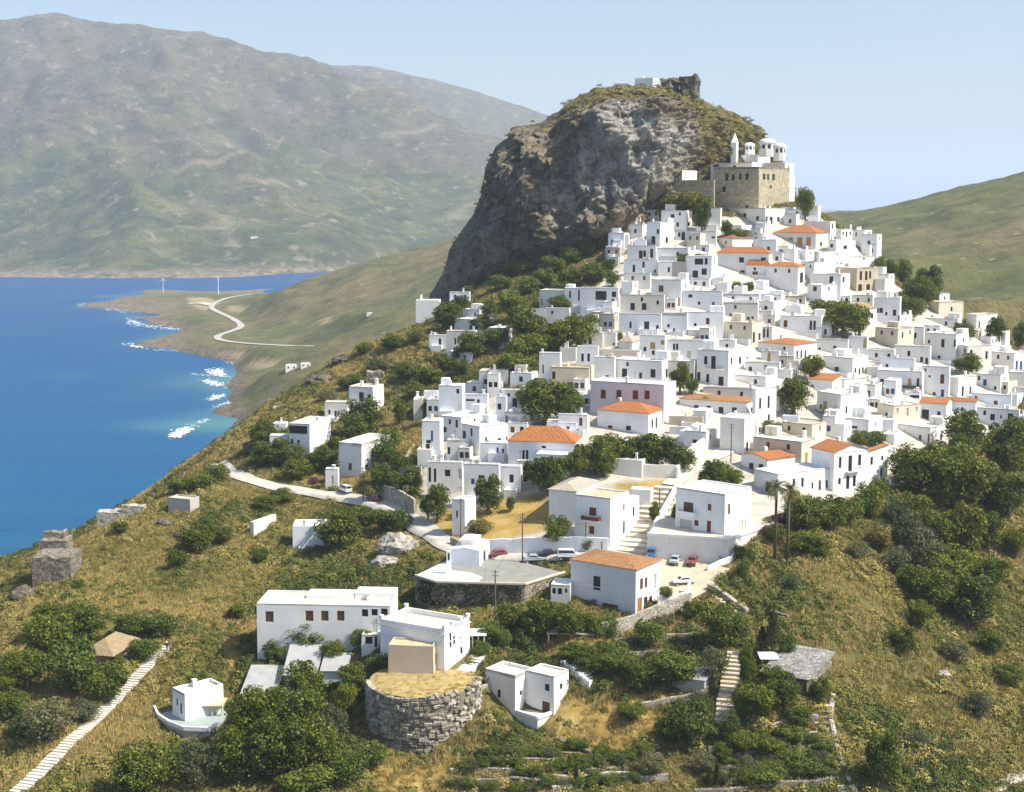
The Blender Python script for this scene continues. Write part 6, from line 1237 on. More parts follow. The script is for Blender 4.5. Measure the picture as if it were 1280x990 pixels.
TREES = [ # px, base y, width px, height px, kind
 (180,1000,95,70,'b'),(243,990,62,66,'o'),(300,985,80,80,'b'),(350,985,95,95,'b'),(318,945,85,85,'b'),(368,945,90,90,'b'),(398,975,70,80,'b'),(380,895,70,66,'b'),(330,912,66,50,'b'),(415,930,45,50,'o'),(430,985,60,45,'g'),(468,960,45,32,'g'),(385,995,80,35,'g'),(430,905,40,50,'b'),(440,870,40,40,'b'),(285,955,50,50,'o'),(225,965,40,35,'g'),
 (60,835,75,70,'b'),(100,815,60,55,'b'),(30,865,60,55,'b'),(88,872,75,70,'g'),(58,935,80,62,'o'),(132,882,60,52,'b'),(15,905,45,42,'b'),(195,800,55,30,'g'),(178,828,42,28,'g'),(58,795,50,42,'b'),(8,875,44,42,'b'),(105,905,45,30,'o'),(160,800,46,34,'b'),(85,790,40,36,'b'),(140,840,30,22,'b'),(25,925,40,30,'g'),
 (245,695,52,40,'b'),(222,712,32,26,'b'),(278,682,30,26,'b'),(260,675,36,30,'b'),(420,692,62,56,'b'),(490,667,52,30,'g'),(455,662,42,28,'b'),(325,705,26,20,'b'),(295,775,26,20,'b'),(250,615,40,26,'g'),(225,618,40,22,'g'),(270,605,34,26,'g'),(330,640,40,20,'b'),(350,630,40,18,'b'),(150,668,24,16,'b'),(97,738,20,14,'b'),
 (385,818,64,44,'b'),(430,802,62,42,'g'),(462,790,40,32,'b'),(345,826,44,26,'g'),(346,812,14,30,'g'),(480,842,46,22,'g'),(415,830,40,30,'b'),(450,815,36,30,'b'),
 (640,795,44,42,'b'),(675,802,60,50,'b'),(712,802,50,46,'b'),(690,790,40,34,'b'),(612,808,46,30,'g'),(655,812,34,26,'g'),(732,792,32,28,'b'),(757,797,36,26,'g'),(832,760,22,28,'r'),(600,822,30,20,'g'),(628,812,26,26,'g'),(745,800,28,30,'g'),(700,735,22,14,'g'),(735,690,20,18,'g'),(706,702,12,14,'s'),
 (902,815,64,60,'b'),(812,812,44,36,'g'),(838,868,80,46,'b'),(800,870,44,40,'b'),(783,852,40,34,'b'),(735,838,50,24,'b'),(762,846,50,26,'b'),(715,828,40,22,'b'),(893,858,42,52,'o'),(862,938,62,58,'g'),(815,975,44,34,'o'),(790,905,40,26,'b'),(835,930,40,30,'g'),(880,970,40,30,'o'),(870,895,30,36,'o'),(925,800,30,34,'o'),(770,825,40,20,'g'),(865,775,30,24,'b'),
 (966,822,30,60,'c'),(953,820,22,38,'c'),(984,822,26,32,'g'),(934,868,24,64,'b'),(928,905,26,46,'b'),(912,935,34,50,'g'),(950,905,54,50,'b'),(980,890,54,46,'b'),(1026,882,32,34,'b'),(932,948,44,32,'b'),(990,935,46,26,'g'),(962,952,44,28,'b'),(1000,965,64,22,'g'),(1032,945,30,20,'g'),(905,955,34,28,'b'),(960,980,60,20,'g'),(1015,975,40,18,'g'),(940,985,40,20,'b'),(1000,912,44,26,'b'),(970,868,40,34,'b'),
 (896,988,14,42,'c'),(886,988,11,32,'c'),(720,985,10,34,'c'),(1105,990,54,80,'b'),
 (1010,670,64,50,'b'),(1040,668,56,46,'b'),(1000,655,50,40,'b'),(1060,660,44,40,'b'),(1008,695,56,30,'b'),(930,722,24,26,'g'),(925,700,20,18,'g'),(970,680,30,26,'b'),(1025,700,36,26,'b'),(960,672,22,16,'p'),
 (1150,630,80,72,'b'),(1208,575,62,62,'b'),(1195,648,100,90,'b'),(1258,605,64,80,'b'),(1212,710,54,84,'y'),(1182,695,60,52,'b'),(1152,725,62,62,'o'),(1138,692,50,52,'o'),(1165,770,66,60,'b'),(1218,785,84,66,'b'),(1180,742,84,56,'b'),(1262,655,64,62,'b'),(1272,565,40,42,'b'),(1122,662,40,42,'o'),(1085,650,46,46,'g'),(1100,625,30,30,'g'),(1242,742,52,42,'b'),(1100,692,42,32,'s'),(1235,690,50,50,'b'),(1145,665,50,50,'b'),(1120,720,44,36,'o'),(1195,590,50,50,'b'),(1235,640,60,54,'b'),(1270,700,40,40,'b'),(1075,700,34,24,'o'),(1170,600,50,46,'o'),(1150,790,40,40,'b'),(1140,745,36,40,'b'),
 (993,522,48,50,'b'),(1015,478,34,34,'b'),(1058,425,62,46,'b'),(1038,405,56,28,'g'),(1075,424,34,36,'b'),(1152,394,50,46,'b'),(1162,376,40,44,'b'),(1130,356,24,34,'b'),(1115,350,18,26,'b'),(1245,432,30,36,'b'),(1210,472,38,30,'b'),(1205,430,30,26,'g'),(1278,432,22,40,'b'),(850,494,28,42,'b'),(866,494,18,20,'g'),(745,596,48,52,'b'),(775,584,62,40,'b'),(822,588,58,46,'b'),(852,592,50,34,'b'),(798,586,44,40,'b'),(725,600,36,40,'b'),(682,535,72,62,'b'),(708,530,50,50,'b'),(664,520,40,36,'b'),(642,478,60,34,'b'),(658,462,54,44,'b'),(722,442,62,48,'b'),(692,446,52,40,'b'),(660,432,52,48,'b'),(640,408,42,42,'b'),(560,415,48,34,'b'),(592,452,42,38,'b'),(577,472,28,24,'g'),(712,362,42,34,'b'),(742,356,50,32,'b'),(682,362,42,34,'g'),(766,360,26,28,'b'),(858,278,70,36,'y'),(838,275,40,28,'y'),(878,292,24,44,'b'),(1007,276,24,40,'b'),(908,302,16,26,'b'),(925,304,30,16,'b'),(855,330,24,12,'g'),(875,328,24,10,'g'),(920,362,16,10,'g'),(938,364,14,12,'g'),(770,392,10,24,'g'),(775,430,8,16,'y'),
 (700,395,40,30,'b'),(610,395,30,26,'g'),(600,415,30,22,'b'),(620,440,40,30,'b'),(1140,400,40,30,'b'),(1100,345,16,24,'b'),(1095,560,30,20,'g'),(965,548,26,22,'g'),(1075,556,30,18,'g'),(1253,400,20,18,'b'),(1190,445,20,14,'g'),
 (450,550,60,52,'b'),(480,580,44,34,'g'),(400,592,46,34,'b'),(372,602,44,28,'b'),(440,560,40,40,'b'),(478,625,42,46,'b'),(510,625,36,44,'b'),(495,600,40,40,'b'),(532,520,24,22,'g'),(500,532,20,34,'b'),(546,655,38,52,'b'),(610,645,42,52,'b'),(688,622,48,52,'b'),(696,688,38,44,'b'),(340,585,60,34,'b'),(330,562,44,36,'b'),(392,606,14,10,'p'),(415,605,20,22,'b'),(365,585,34,30,'b'),(490,560,30,30,'g'),(420,575,30,30,'b'),(535,650,22,34,'b'),(520,500,30,22,'g'),(553,470,40,26,'b'),(535,485,36,26,'b'),(575,455,24,22,'b'),(510,478,36,24,'b'),
 (890,625,42,52,'b'),(905,605,30,28,'g'),(915,612,34,26,'b'),(925,640,20,26,'b'),(818,655,16,30,'b'),(846,655,16,26,'b'),(885,510,16,14,'g'),(727,588,30,34,'b'),(975,655,20,14,'p'),(755,598,40,34,'b'),(640,690,20,12,'s'),(600,668,40,18,'s'),(638,640,14,20,'b'),(663,604,24,30,'b'),(700,598,26,26,'b'),(680,612,50,40,'b'),
 (640,350,40,26,'g'),(690,345,44,30,'b'),(715,330,40,26,'g'),(735,322,36,26,'b'),(755,312,30,22,'g'),(625,365,40,26,'b'),(705,372,36,24,'b'),(668,328,34,22,'o'),(760,340,26,20,'b'),(600,360,30,22,'b'),(585,372,28,18,'o'),(650,320,30,22,'g'),(618,345,26,18,'b'),(470,470,36,20,'o'),(440,490,36,22,'b'),(410,505,30,18,'o'),(490,440,34,20,'b'),(520,430,30,20,'o'),(455,445,26,16,'b'),(1130,820,40,34,'b'),(1195,830,44,30,'o'),(1240,820,44,34,'b'),(1225,900,50,34,'o'),(990,740,30,22,'o'),(1265,860,40,30,'b'),(1150,940,40,26,'o'),(655,345,44,22,'g'),(610,330,30,22,'s'),(745,278,50,34,'b'),(720,295,40,28,'b'),(700,310,40,22,'g'),(880,222,24,34,'b'),(872,214,26,28,'b'),(660,370,44,30,'g'),(575,390,36,26,'b'),(560,400,30,22,'b')]
TREES = [(px, py, w * .8, h_ * .8, k) if (px < 790 and py < 400) else (px, py, w, h_, k) for px, py, w, h_, k in TREES]
for px, py, w, h_, k in TREES: paint([(px - w * .4, py), (px + w * .4, py), (px + w * .4, py - h_ * .85), (px - w * .4, py - h_ * .85)])
DENSE = [(700,372),(765,330),(780,285),(850,262),(1000,262),(1090,312),(1105,362),(1195,388),(1278,442),(1278,530),(1190,545),(1108,560),(1105,600),(960,590),(935,560),(870,565),(845,520),(740,515),(690,480),(672,440),(700,420)]
DENSE2 = [(530,585),(540,520),(600,488),(690,472),(735,520),(720,560),(690,575),(640,600),(610,600),(560,650),(535,640)]
fr = random.Random(3)
for y in range(272, 600, 4):
    for x in range(528, 1278, 8):
        xx = x + fr.uniform(-4, 4)
        if not in_poly(np.array([xx]), np.array([float(y)]), DENSE)[0] and not in_poly(np.array([xx]), np.array([float(y)]), DENSE2)[0]: continue
        P = hit(xx, y); pm = F / P[1]; wpx = fr.uniform(4.0, 8.0) * pm; hpx = fr.choice([2.8, 3.2, 3.6, 4.4, 5.4]) * pm * fr.uniform(.93, 1.1); x0, x1 = int((xx - wpx * .5) / 2), int((xx + wpx * .5) / 2); y0, y1 = int((y - 2.2 * pm) / 2), int(y / 2) + 1
        if cov[y0:y1, x0:x1 + 1].mean() > 0.55: continue
        th = fr.uniform(.60, .85); nw = fr.choice([0, 1, 1, 2]); wins = [(xx - wpx * .5 + wpx * th * (k + .6) / (nw + .2), y - hpx * .45, 0.9 * pm, 1.3 * pm, fr.choice('dddrbn')) for k in range(nw)]
        rec = h('X', xx - wpx * .5, xx - wpx * .5 + wpx * th, xx + wpx * .5, y - hpx, y, wins, wall=fr.choice('wwwvvbcg' if fr.random() < .35 else 'wwwvb'), top=fr.choice('wwcg'), depth=fr.uniform(5, 8), chim=fr.choice([0, 0, 1]))
        rec['fill'] = True; paint_house(rec)

# ---------------------------------------------------------------- trees and shrubs
def leaf_mat(name, a, b, c):
    t = NT(name, 0.6); r = t.island(); o = t.rand(); k = t.ramp(r, [(0.0, a), (0.55, b), (1.0, c)])
    tone = t.ramp(o, [(0.0, (0.72, 0.78, 0.72)), (0.5, (1, 1, 1)), (1.0, (1.25, 1.15, 0.95))]); cl_ = t.mix(1.0, k, tone, 'MULTIPLY'); t.col(cl_); tb = t.n('ShaderNodeBsdfTranslucent'); t.l(t.mix(1.0, cl_, (1.0, 1.0, 0.45), 'MULTIPLY'), tb.inputs[0]); ms = t.n('ShaderNodeMixShader'); ms.inputs[0].default_value = .28; t.l(t.p.outputs[0], ms.inputs[1]); t.l(tb.outputs[0], ms.inputs[2]); t.l(ms.outputs[0], t.t.nodes['Material Output'].inputs['Surface']); return t.mat
LEAF = {'b': leaf_mat('dark_leaves', (0.032, 0.052, 0.006), (0.078, 0.110, 0.010), (0.22, 0.25, 0.026)), 'g': leaf_mat('bright_leaves', (0.055, 0.085, 0.012), (0.115, 0.16, 0.022), (0.21, 0.24, 0.045)),
 'o': leaf_mat('olive_leaves', (0.075, 0.085, 0.038), (0.125, 0.14, 0.066), (0.20, 0.21, 0.11)), 'y': leaf_mat('yellow_leaves', (0.08, 0.085, 0.012), (0.16, 0.16, 0.022), (0.27, 0.24, 0.04)),
 'c': leaf_mat('conifer_leaves', (0.02, 0.03, 0.010), (0.038, 0.052, 0.016), (0.075, 0.088, 0.026)), 's': leaf_mat('scrub_leaves', (0.09, 0.082, 0.026), (0.16, 0.14, 0.045), (0.25, 0.21, 0.075)), 'p': leaf_mat('pink_flowers', (0.10, 0.03, 0.08), (0.26, 0.07, 0.2), (0.06, 0.08, 0.02))}
LEAF['m'] = leaf_mat('mid_green_leaves', (0.045, 0.07, 0.006), (0.105, 0.14, 0.012), (0.24, 0.27, 0.03)); LEAF['r'] = LEAF['b']; M_BARK = plain('bark', (0.13, 0.10, 0.07), 0.95, 0.25, 3)
def crown_mesh(name, seed, ncl, nleaf, size, low=0.28, conic=False):
    g = np.random.default_rng(seed); C = []; Rr = []
    while len(C) < ncl:
        p = g.uniform(-1, 1, 3)
        if p @ p > 1: continue
        rr = 1.0
        if conic: rr = max(0.10, 0.95 * (1 - (p[2] * .5 + .5)) ** 0.8); C.append((p[0] * rr * .8, p[1] * rr * .8, p[2])); Rr.append(0.16 + .22 * rr)
        else: C.append(p * np.array([.74, .74, .72]) * (0.55 + .45 * np.linalg.norm(p) ** .3)); Rr.append(g.uniform(.20, .38))
    C = np.array(C); Rr = np.array(Rr); k = g.integers(0, ncl, nleaf); d = g.normal(size=(nleaf, 3)); d /= np.linalg.norm(d, axis=1)[:, None]; d[:, 2] = np.abs(d[:, 2]) * np.where(g.random(nleaf) < .8, 1, -1)
    pos_ = C[k] + d * (Rr[k] * g.uniform(.55, 1.08, nleaf) ** .6)[:, None]; nrm = d * .8 + g.normal(size=(nleaf, 3)) * .55; nrm /= np.linalg.norm(nrm, axis=1)[:, None]
    a = np.cross(nrm, g.normal(size=(nleaf, 3))); a /= np.linalg.norm(a, axis=1)[:, None]; b = np.cross(nrm, a); s = size * g.uniform(.6, 1.4, nleaf)[:, None]
    V = np.stack([pos_ - a * s, pos_ + b * s * .6, pos_ + a * s, pos_ - b * s * .6], 1).reshape(-1, 3)
    z = V[:, 2]; zmin, zmax = z.min(), z.max(); V[:, 2] = low * 2 + (z - zmin) / (zmax - zmin) * (2 - low * 2); return face_soup(name, V, 4)
def trunk_mesh(seed, top=1.3, r0=.10):
    g = random.Random(seed); m = MB(); b = Vector((0, 0, -.25)); m.tube([b, (g.uniform(-.04, .04), g.uniform(-.04, .04), .35), (g.uniform(-.08, .08), g.uniform(-.08, .08), .75)], [r0 * 1.3, r0, r0 * .75], 7)
    for k in range(5):
        an = k * 1.257 + g.uniform(-.3, .3); e = g.uniform(.35, .6); m.tube([(0, 0, g.uniform(.45, .7)), (math.cos(an) * e * .5, math.sin(an) * e * .5, .95), (math.cos(an) * e, math.sin(an) * e, g.uniform(1.1, top))], [r0 * .55, r0 * .4, r0 * .15], 5)
    return m.mesh('trunk', True)
CRN = {}
for k in 'bogyspr': CRN[k] = [crown_mesh('crown', 11 + i + ord(k), 52, 7600 if k in 'b' else 4200, (.046 if k == 'b' else .055) if k != 'o' else .045, low={'b': .05, 'r': .38, 'o': .06}.get(k, .03)) for i in range(4 if k == 'b' else 2)]
CRN['c'] = [crown_mesh('crown', 71 + i, 50, 4200, .042, low=.05, conic=True) for i in range(2)]
TRK = [trunk_mesh(5 + i) for i in range(3)]; TRKL = [trunk_mesh(25, 1.2, .07)]
for k, ms in CRN.items():
    for i_, me in enumerate(ms): me.materials.append(LEAF['m'] if k == 'b' and i_ % 2 else LEAF[k])
for me in TRK + TRKL: me.materials.append(M_BARK)
KN = {'b': ('broadleaf_tree', 'tree'), 'g': ('green_shrub', 'shrub'), 'o': ('olive_tree', 'olive tree'), 'y': ('yellowish_tree', 'tree'), 'c': ('cypress', 'cypress'), 's': ('dry_shrub', 'shrub'), 'p': ('flowering_shrub', 'flowering shrub'), 'r': ('round_tree', 'tree')}
def ivy(pts, hh, label):
    W_ = [on_z(px, py, ZCH) - np.array([0, 0, hh + .3]) for px, py in pts]; g = np.random.default_rng(31); V = []
    L = [np.hypot(*(b - a)[:2]) for a, b in zip(W_[:-1], W_[1:])]; o_ = W_[0]
    for (a, b), l in zip(zip(W_[:-1], W_[1:]), L):
        n = int(l * hh * 26); t = g.random(n); z = hh * (1 - g.random(n) ** 1.3); dd = (b - a)[:2] / l; nn = np.array([dd[1], -dd[0]]); ok = fbm(t * l / 2.2, z / 1.4, 7, 3) > -.22; t, z = t[ok], z[ok]; n = len(t)
        p = np.stack([a[0] - o_[0] + dd[0] * t * l + nn[0] * g.uniform(-.1, .5, n), a[1] - o_[1] + dd[1] * t * l + nn[1] * g.uniform(-.1, .5, n), a[2] - o_[2] + (b[2] - a[2]) * t + z], 1); nr_v = np.array([nn[0], nn[1], .3]) + g.normal(size=(n, 3)) * .6; u_ = np.cross(nr_v, g.normal(size=(n, 3))); u_ /= np.linalg.norm(u_, axis=1)[:, None]; w_ = np.cross(nr_v, u_); w_ /= np.linalg.norm(w_, axis=1)[:, None]; s_ = g.uniform(.10, .24, n)[:, None]; V.append(np.stack([p - u_ * s_, p + w_ * s_ * .8, p + u_ * s_, p - w_ * s_ * .8], 1).reshape(-1, 3))
    o = link('ivy', face_soup('ivy', np.concatenate(V), 4), LEAF['c']); o.location = o_; tag(o, label, 'ivy')
ivy([(524,722),(545,728),(600,729.5),(652,731)], 4.3, 'dark ivy covering the front wall of the chapel platform')
TREC = []; tr_ = random.Random(9)
for px, py, w, h_, k in TREES:
    P = hit(px, py); pm = F / P[1]; W_, H_ = w / pm, h_ / pm; nm = KN[k][0] if not (k == 'b' and h_ / pm < 3.6) else 'dark_shrub'
    o = bpy.data.objects.new(nm, None); COL.objects.link(o); o.location = (P[0], P[1] + W_ * .15, gz(P[0], P[1] + W_ * .15) - .15); o.rotation_euler = (0, 0, tr_.uniform(0, 6.28)); o.scale = (W_ / 2 * 1.08, W_ / 2 * 1.08, H_ / 2 * 1.04); o.empty_display_size = .3
    t = bpy.data.objects.new('trunk', tr_.choice(TRK)); COL.objects.link(t); t.parent = o
    c = bpy.data.objects.new('crown', tr_.choice(CRN[k])); COL.objects.link(c); c.parent = o
    cat = KN[k][1] if nm != 'dark_shrub' else 'shrub'; tag(o, None, cat); TREC.append(dict(o=o, x=px, y=py - h_ / 2, yb=py, k=k, nm=nm, w=w, h=h_, big=W_ * H_))
# two palms by the long low house
def palm(px, y0, y1, label, seed):
    P = hit(px, y1); H_ = (y1 - y0) / F * P[1]; r = empty('palm_tree', P); tag(r, label, 'palm tree', 'two tall palms'); g = random.Random(seed); m = MB(); m.tube([(0, 0, -.5), (.05, 0, H_ * .5), (.12, .05, H_)], [.34, .27, .25], 9); m.build('trunk', M_BARK, r, True)
    fm = leaf_mat('palm_fronds_%d' % seed, (0.09, 0.10, 0.035), (0.18, 0.18, 0.07), (0.30, 0.28, 0.13)); V = []
    for k in range(64):
        an = g.uniform(0, 6.28); el = g.uniform(-.35, 1.25); L = g.uniform(2.6, 3.8); dx, dy = math.cos(an), math.sin(an)
        pts = [Vector((dx * L * t * math.cos(el), dy * L * t * math.cos(el), H_ + .1 + L * t * math.sin(el) - 1.5 * t * t)) + Vector((.12, .05, 0)) for t in [i / 9 for i in range(10)]]; sd = Vector((-dy, dx, 0))
        for i in range(1, 9):
            ll = .75 * math.sin(math.pi * (i + 1) / 10.5); q = pts[i]; f_ = (pts[i + 1] - q)
            for s in (-1, 1): tip = q + sd * s * ll * .8 + f_ * .9 - Vector((0, 0, .18)); V += [q - f_ * .25, q + f_ * .35, tip]
        for i in range(9): V += [pts[i] - sd * .035, pts[i] + sd * .035, pts[i + 1]]
    link('fronds', face_soup('fronds', np.array(V), 3), fm, r)
palm(968, 606, 699, 'left and nearer of the two tall palms before the long low white house', 3); palm(984, 609, 702, 'right one of the two tall palms before the long low white house', 4)
NTH = ['', 'second', 'third', 'fourth', 'fifth', 'sixth', 'seventh', 'eighth', 'ninth', 'tenth', 'eleventh', 'twelfth', 'thirteenth', 'fourteenth']
# vines in rows on the lower terraces: counted row by row
for k, (a, b, n, lab) in enumerate([((600,945),(700,948),14,'vine'),((575,962),(650,960),10,'vine'),((650,972),(760,962),14,'vine'),((700,985),(800,978),12,'vine'),((640,990),(700,986),8,'vine'),((715,958),(790,955),9,'vine'),((940,970),(1040,958),12,'vine'),((935,930),(1010,925),9,'vine'),((560,985),(620,988),7,'vine'),((640,938),(730,942),12,'vine'),((745,948),(825,942),9,'vine'),((905,945),(1025,930),13,'vine'),((895,962),(1030,950),13,'vine'),((880,978),(1040,968),14,'vine')]):
    for i in range(n):
        t = (i + .5) / n; P = hit(a[0] + (b[0] - a[0]) * t + tr_.uniform(-3, 3), a[1] + (b[1] - a[1]) * t + tr_.uniform(-3, 3)); o = bpy.data.objects.new('grape_vine', None); COL.objects.link(o); o.location = P; s = tr_.uniform(.75, 1.35); o.scale = (s * 1.15, s * 1.15, s * .85); o.rotation_euler = (0, 0, tr_.uniform(0, 6)); o.empty_display_size = .3
        c = bpy.data.objects.new('foliage', CRN['g'][i % 2] if (i * 7 + k) % 3 else CRN['o'][i % 2]); COL.objects.link(c); c.parent = o; t_ = bpy.data.objects.new('stem', TRKL[0]); COL.objects.link(t_); t_.parent = o
        rowlab = ['below the yard of the peeling house', 'right beside the straw patch under the bastion', 'in the middle of the lowest left terraces', 'above the long pale bottom wall', 'at the bottom edge under the bastion terraces', 'under the dry grassy bank', 'on the third right-hand terrace', 'on the second right-hand terrace', 'at the left end of the lowest terraces', 'nearest the yard of the peeling house', 'at the foot of the dry bank', 'between the second and third right terraces', 'above the two little cypresses', 'just above the wall at the foot of the right terraces'][k]
        tag(o, ('leftmost' if i == 0 else NTH[i]) + ' vine in the row ' * (i > 0) + ' vine of the row ' * (i == 0) + rowlab, 'vine', 'vines ' + rowlab)

# ---------------------------------------------------------------- scrub and grass on the slopes (beyond counting)
def proto_bush(seed, nl, size, flat):
    g = np.random.default_rng(seed); d = g.normal(size=(nl, 3)); d /= np.linalg.norm(d, axis=1)[:, None]; d[:, 2] = np.abs(d[:, 2]); p = d * g.uniform(.6, 1.0, nl)[:, None] * np.array([1, 1, flat]) * (1 + .25 * np.sin(d[:, :1] * 5 + seed))
    n = d + g.normal(size=(nl, 3)) * .38; a = np.cross(n, g.normal(size=(nl, 3))); a /= np.linalg.norm(a, axis=1)[:, None]; b = np.cross(n, a); b /= np.linalg.norm(b, axis=1)[:, None]; s = size * g.uniform(.6, 1.3, nl)[:, None]
    return face_soup('bush', np.stack([p - a * s, p + b * s * .7, p + a * s, p - b * s * .7], 1).reshape(-1, 3), 4)
def proto_grass(seed, nb):
    g = np.random.default_rng(seed); p = np.concatenate([g.normal(size=(nb, 2)) * .45, np.zeros((nb, 1))], 1); an = g.uniform(0, 6.28, nb); u_ = np.stack([np.cos(an), np.sin(an), 0 * an], 1) * .06; t = p + np.concatenate([g.normal(size=(nb, 2)) * .25, g.uniform(.35, .9, (nb, 1))], 1)
    return face_soup('grass', np.stack([p - u_, p + u_, t], 1).reshape(-1, 3), 3)
ts_ = NT('scrub_mix', 0.8); ti = ts_.attr('tint', 'INSTANCER'); isl = ts_.island(); kk = ts_.math('ADD', ti, ts_.math('MULTIPLY', ts_.math('SUBTRACT', isl, 0.5), 0.22))
M_SCRUB = ts_.col(ts_.ramp(kk, [(0.0, (0.46, 0.35, 0.125)), (0.28, (0.33, 0.255, 0.082)), (0.48, (0.205, 0.185, 0.042)), (0.70, (0.115, 0.135, 0.022)), (1.0, (0.045, 0.068, 0.010))]))
pc_ = bpy.data.collections.new('scrub_shapes')
for i in range(5):
    me = proto_bush(100 + i, 300, .105, .62 + .1 * (i % 3)); me.materials.append(M_SCRUB); pc_.objects.link(bpy.data.objects.new('bush_%d' % i, me))
gc_ = bpy.data.collections.new('grass_shapes')
for i in range(4): me = proto_grass(200 + i, 46); me.materials.append(M_SCRUB); gc_.objects.link(bpy.data.objects.new('grass_%d' % i, me))
def scatter(name, P, scale, tint, coll):
    me = bpy.data.meshes.new(name); me.vertices.add(len(P)); me.vertices.foreach_set('co', P.astype(np.float32).ravel()); o = link(name, me)
    attr(o, 'size', scale); attr(o, 'tint', tint)
    ng = bpy.data.node_groups.new(name, 'GeometryNodeTree'); ng.interface.new_socket('Geometry', in_out='INPUT', socket_type='NodeSocketGeometry'); ng.interface.new_socket('Geometry', in_out='OUTPUT', socket_type='NodeSocketGeometry')
    n = ng.nodes; gi = n.new('NodeGroupInput'); go = n.new('NodeGroupOutput'); ip = n.new('GeometryNodeInstanceOnPoints'); ci = n.new('GeometryNodeCollectionInfo'); ci.inputs['Collection'].default_value = coll; ci.inputs['Separate Children'].default_value = True; ci.inputs['Reset Children'].default_value = True
    na = n.new('GeometryNodeInputNamedAttribute'); na.data_type = 'FLOAT'; na.inputs['Name'].default_value = 'size'; rv = n.new('FunctionNodeRandomValue'); rv.data_type = 'FLOAT_VECTOR'; rv.inputs['Min'].default_value = (-.12, -.12, 0); rv.inputs['Max'].default_value = (.12, .12, 6.28)
    L = ng.links.new; L(gi.outputs[0], ip.inputs['Points']); L(ci.outputs[0], ip.inputs['Instance']); ip.inputs['Pick Instance'].default_value = True; L(na.outputs[0], ip.inputs['Scale']); L(rv.outputs[0], ip.inputs['Rotation']); L(ip.outputs[0], go.inputs[0])
    m = o.modifiers.new('scatter', 'NODES'); m.node_group = ng; tag(o, kind='stuff'); return o
HEXCL = [r for r in HOUSES]
def clear_mask(x, y):
    ok = ~in_poly(x, y, TOWN); ok &= (seg_dist(x, y, roadl) > 3.2) & (seg_dist(x, y, pathl) > 1.7) & (seg_dist(x, y, stepl) > 2.2) & ~in_poly(x, y, PARK) & (np.hypot(x - Cb[0], y - Cb[1]) > Rb + .3)
    for q in ([(519,728),(545,735),(656,738),(706,722),(640,699),(560,699)], [(190,888),(212,915),(262,922),(290,895),(275,862)], [(643,902),(672,908),(722,890),(700,876),(660,880)]): ok &= ~in_poly(x, y, [tuple(hit(*p)[:2]) for p in q])
    for r in HEXCL:
        o = r['o']; m = o.rotation_euler[2]; dx, dy = x - o.location[0], y - o.location[1]; a = dx * math.cos(m) + dy * math.sin(m); b = -dx * math.sin(m) + dy * math.cos(m); ok &= ~((np.abs(a) < r['W'] + .4) & (b > -.5) & (b < r['d'] + .4))
    return ok
def sample(n, s):
    g = np.random.default_rng(s); y = np.sqrt(g.uniform(165 ** 2, 545 ** 2, n)); x = g.uniform(-.44, .44, n) * y; z = bil(LZ, x, y); ok = clear_mask(x, y) & (z > 15); return x[ok], y[ok], z[ok]
stv = lambda x, y: bil(st, x, y)
x, y, z = sample(170000, 1); s1 = bil(st, x, y); dn_ = fbm(x / 16, y / 16, 41, 4); right = np.clip((x - .12 * y) / 25, 0, 1); keep = np.random.default_rng(2).random(len(x)) < np.clip(.62 + dn_ * 1.2 + right * .25, .12, .98) * (1 - s1 * .93); x, y, z = x[keep], y[keep], z[keep]
dn_ = dn_[keep]; g_ = np.random.default_rng(3); tint = np.clip(.52 + fbm(x / 34, y / 34, 43, 4) * .85 + dn_ * .35 + g_.normal(size=len(x)) * .12, .30, 1.0); sz = np.clip(g_.lognormal(-.28, .47, len(x)) * (.85 + .5 * dn_), .2, 2.0)
scatter('hillside_scrub', np.stack([x, y, z - .1], 1), sz, tint, pc_)
x, y, z = sample(110000, 5); g_ = np.random.default_rng(6); tint = np.clip(.17 + fbm(x / 24, y / 24, 47, 4) * .5 + g_.normal(size=len(x)) * .09, 0, .6); an_ = g_.uniform(0, 6.28, 260); rr_ = Rb * .93 * np.sqrt(g_.random(260)); x = np.concatenate([x, Cb[0] + rr_ * np.cos(an_)]); y = np.concatenate([y, Cb[1] + rr_ * np.sin(an_)]); z = np.concatenate([z, np.full(260, zt + .05) + .3 * (1 - rr_ / Rb)]); tint = np.concatenate([tint, np.clip(.2 + g_.normal(size=260) * .1, 0, .5)])
scatter('dry_grass', np.stack([x, y, z - .03], 1), np.concatenate([g_.uniform(.5, 1.15, len(x) - 260), g_.uniform(.15, .45, 260)]), tint, gc_)
x, y, z = sample(80000, 11); d2 = fbm(x / 22, y / 22, 55, 4); right = np.clip((x - .10 * y) / 22, 0, 1); far_ = np.clip((y - 300) / 80, 0, 1); g_ = np.random.default_rng(12); keep = (g_.random(len(x)) < np.clip(.06 + d2 * 1.6 + right * .50 + far_ * .15, 0, .85)) & (bil(st, x, y) < .3); x, y, z = x[keep], y[keep], z[keep]
scatter('maquis_scrub', np.stack([x, y, z - .15], 1), np.clip(g_.lognormal(.02, .38, len(x)), .5, 2.4), np.clip(.50 + d2[keep] * .8 + fbm(x / 9, y / 9, 77, 3) * .25 + g_.normal(size=len(x)) * .10, .36, 1), pc_)
# scrub on the rock: crown, ledges and the right-hand shoulder
V_ = allp.reshape(-1, 3); g_ = np.random.default_rng(8); pick = g_.integers(0, len(V_), 9000); w_ = vegm[pick] * np.clip((V_[pick, 2] - 100) / 20, 0, 1); pick = pick[g_.random(len(pick)) < w_ * .75]; Pk = V_[pick] + g_.normal(size=(len(pick), 3)) * .4
scatter('rock_scrub', Pk, g_.uniform(.5, 1.4, len(pick)), np.clip(.42 + g_.normal(size=len(pick)) * .18, 0, 1), pc_)
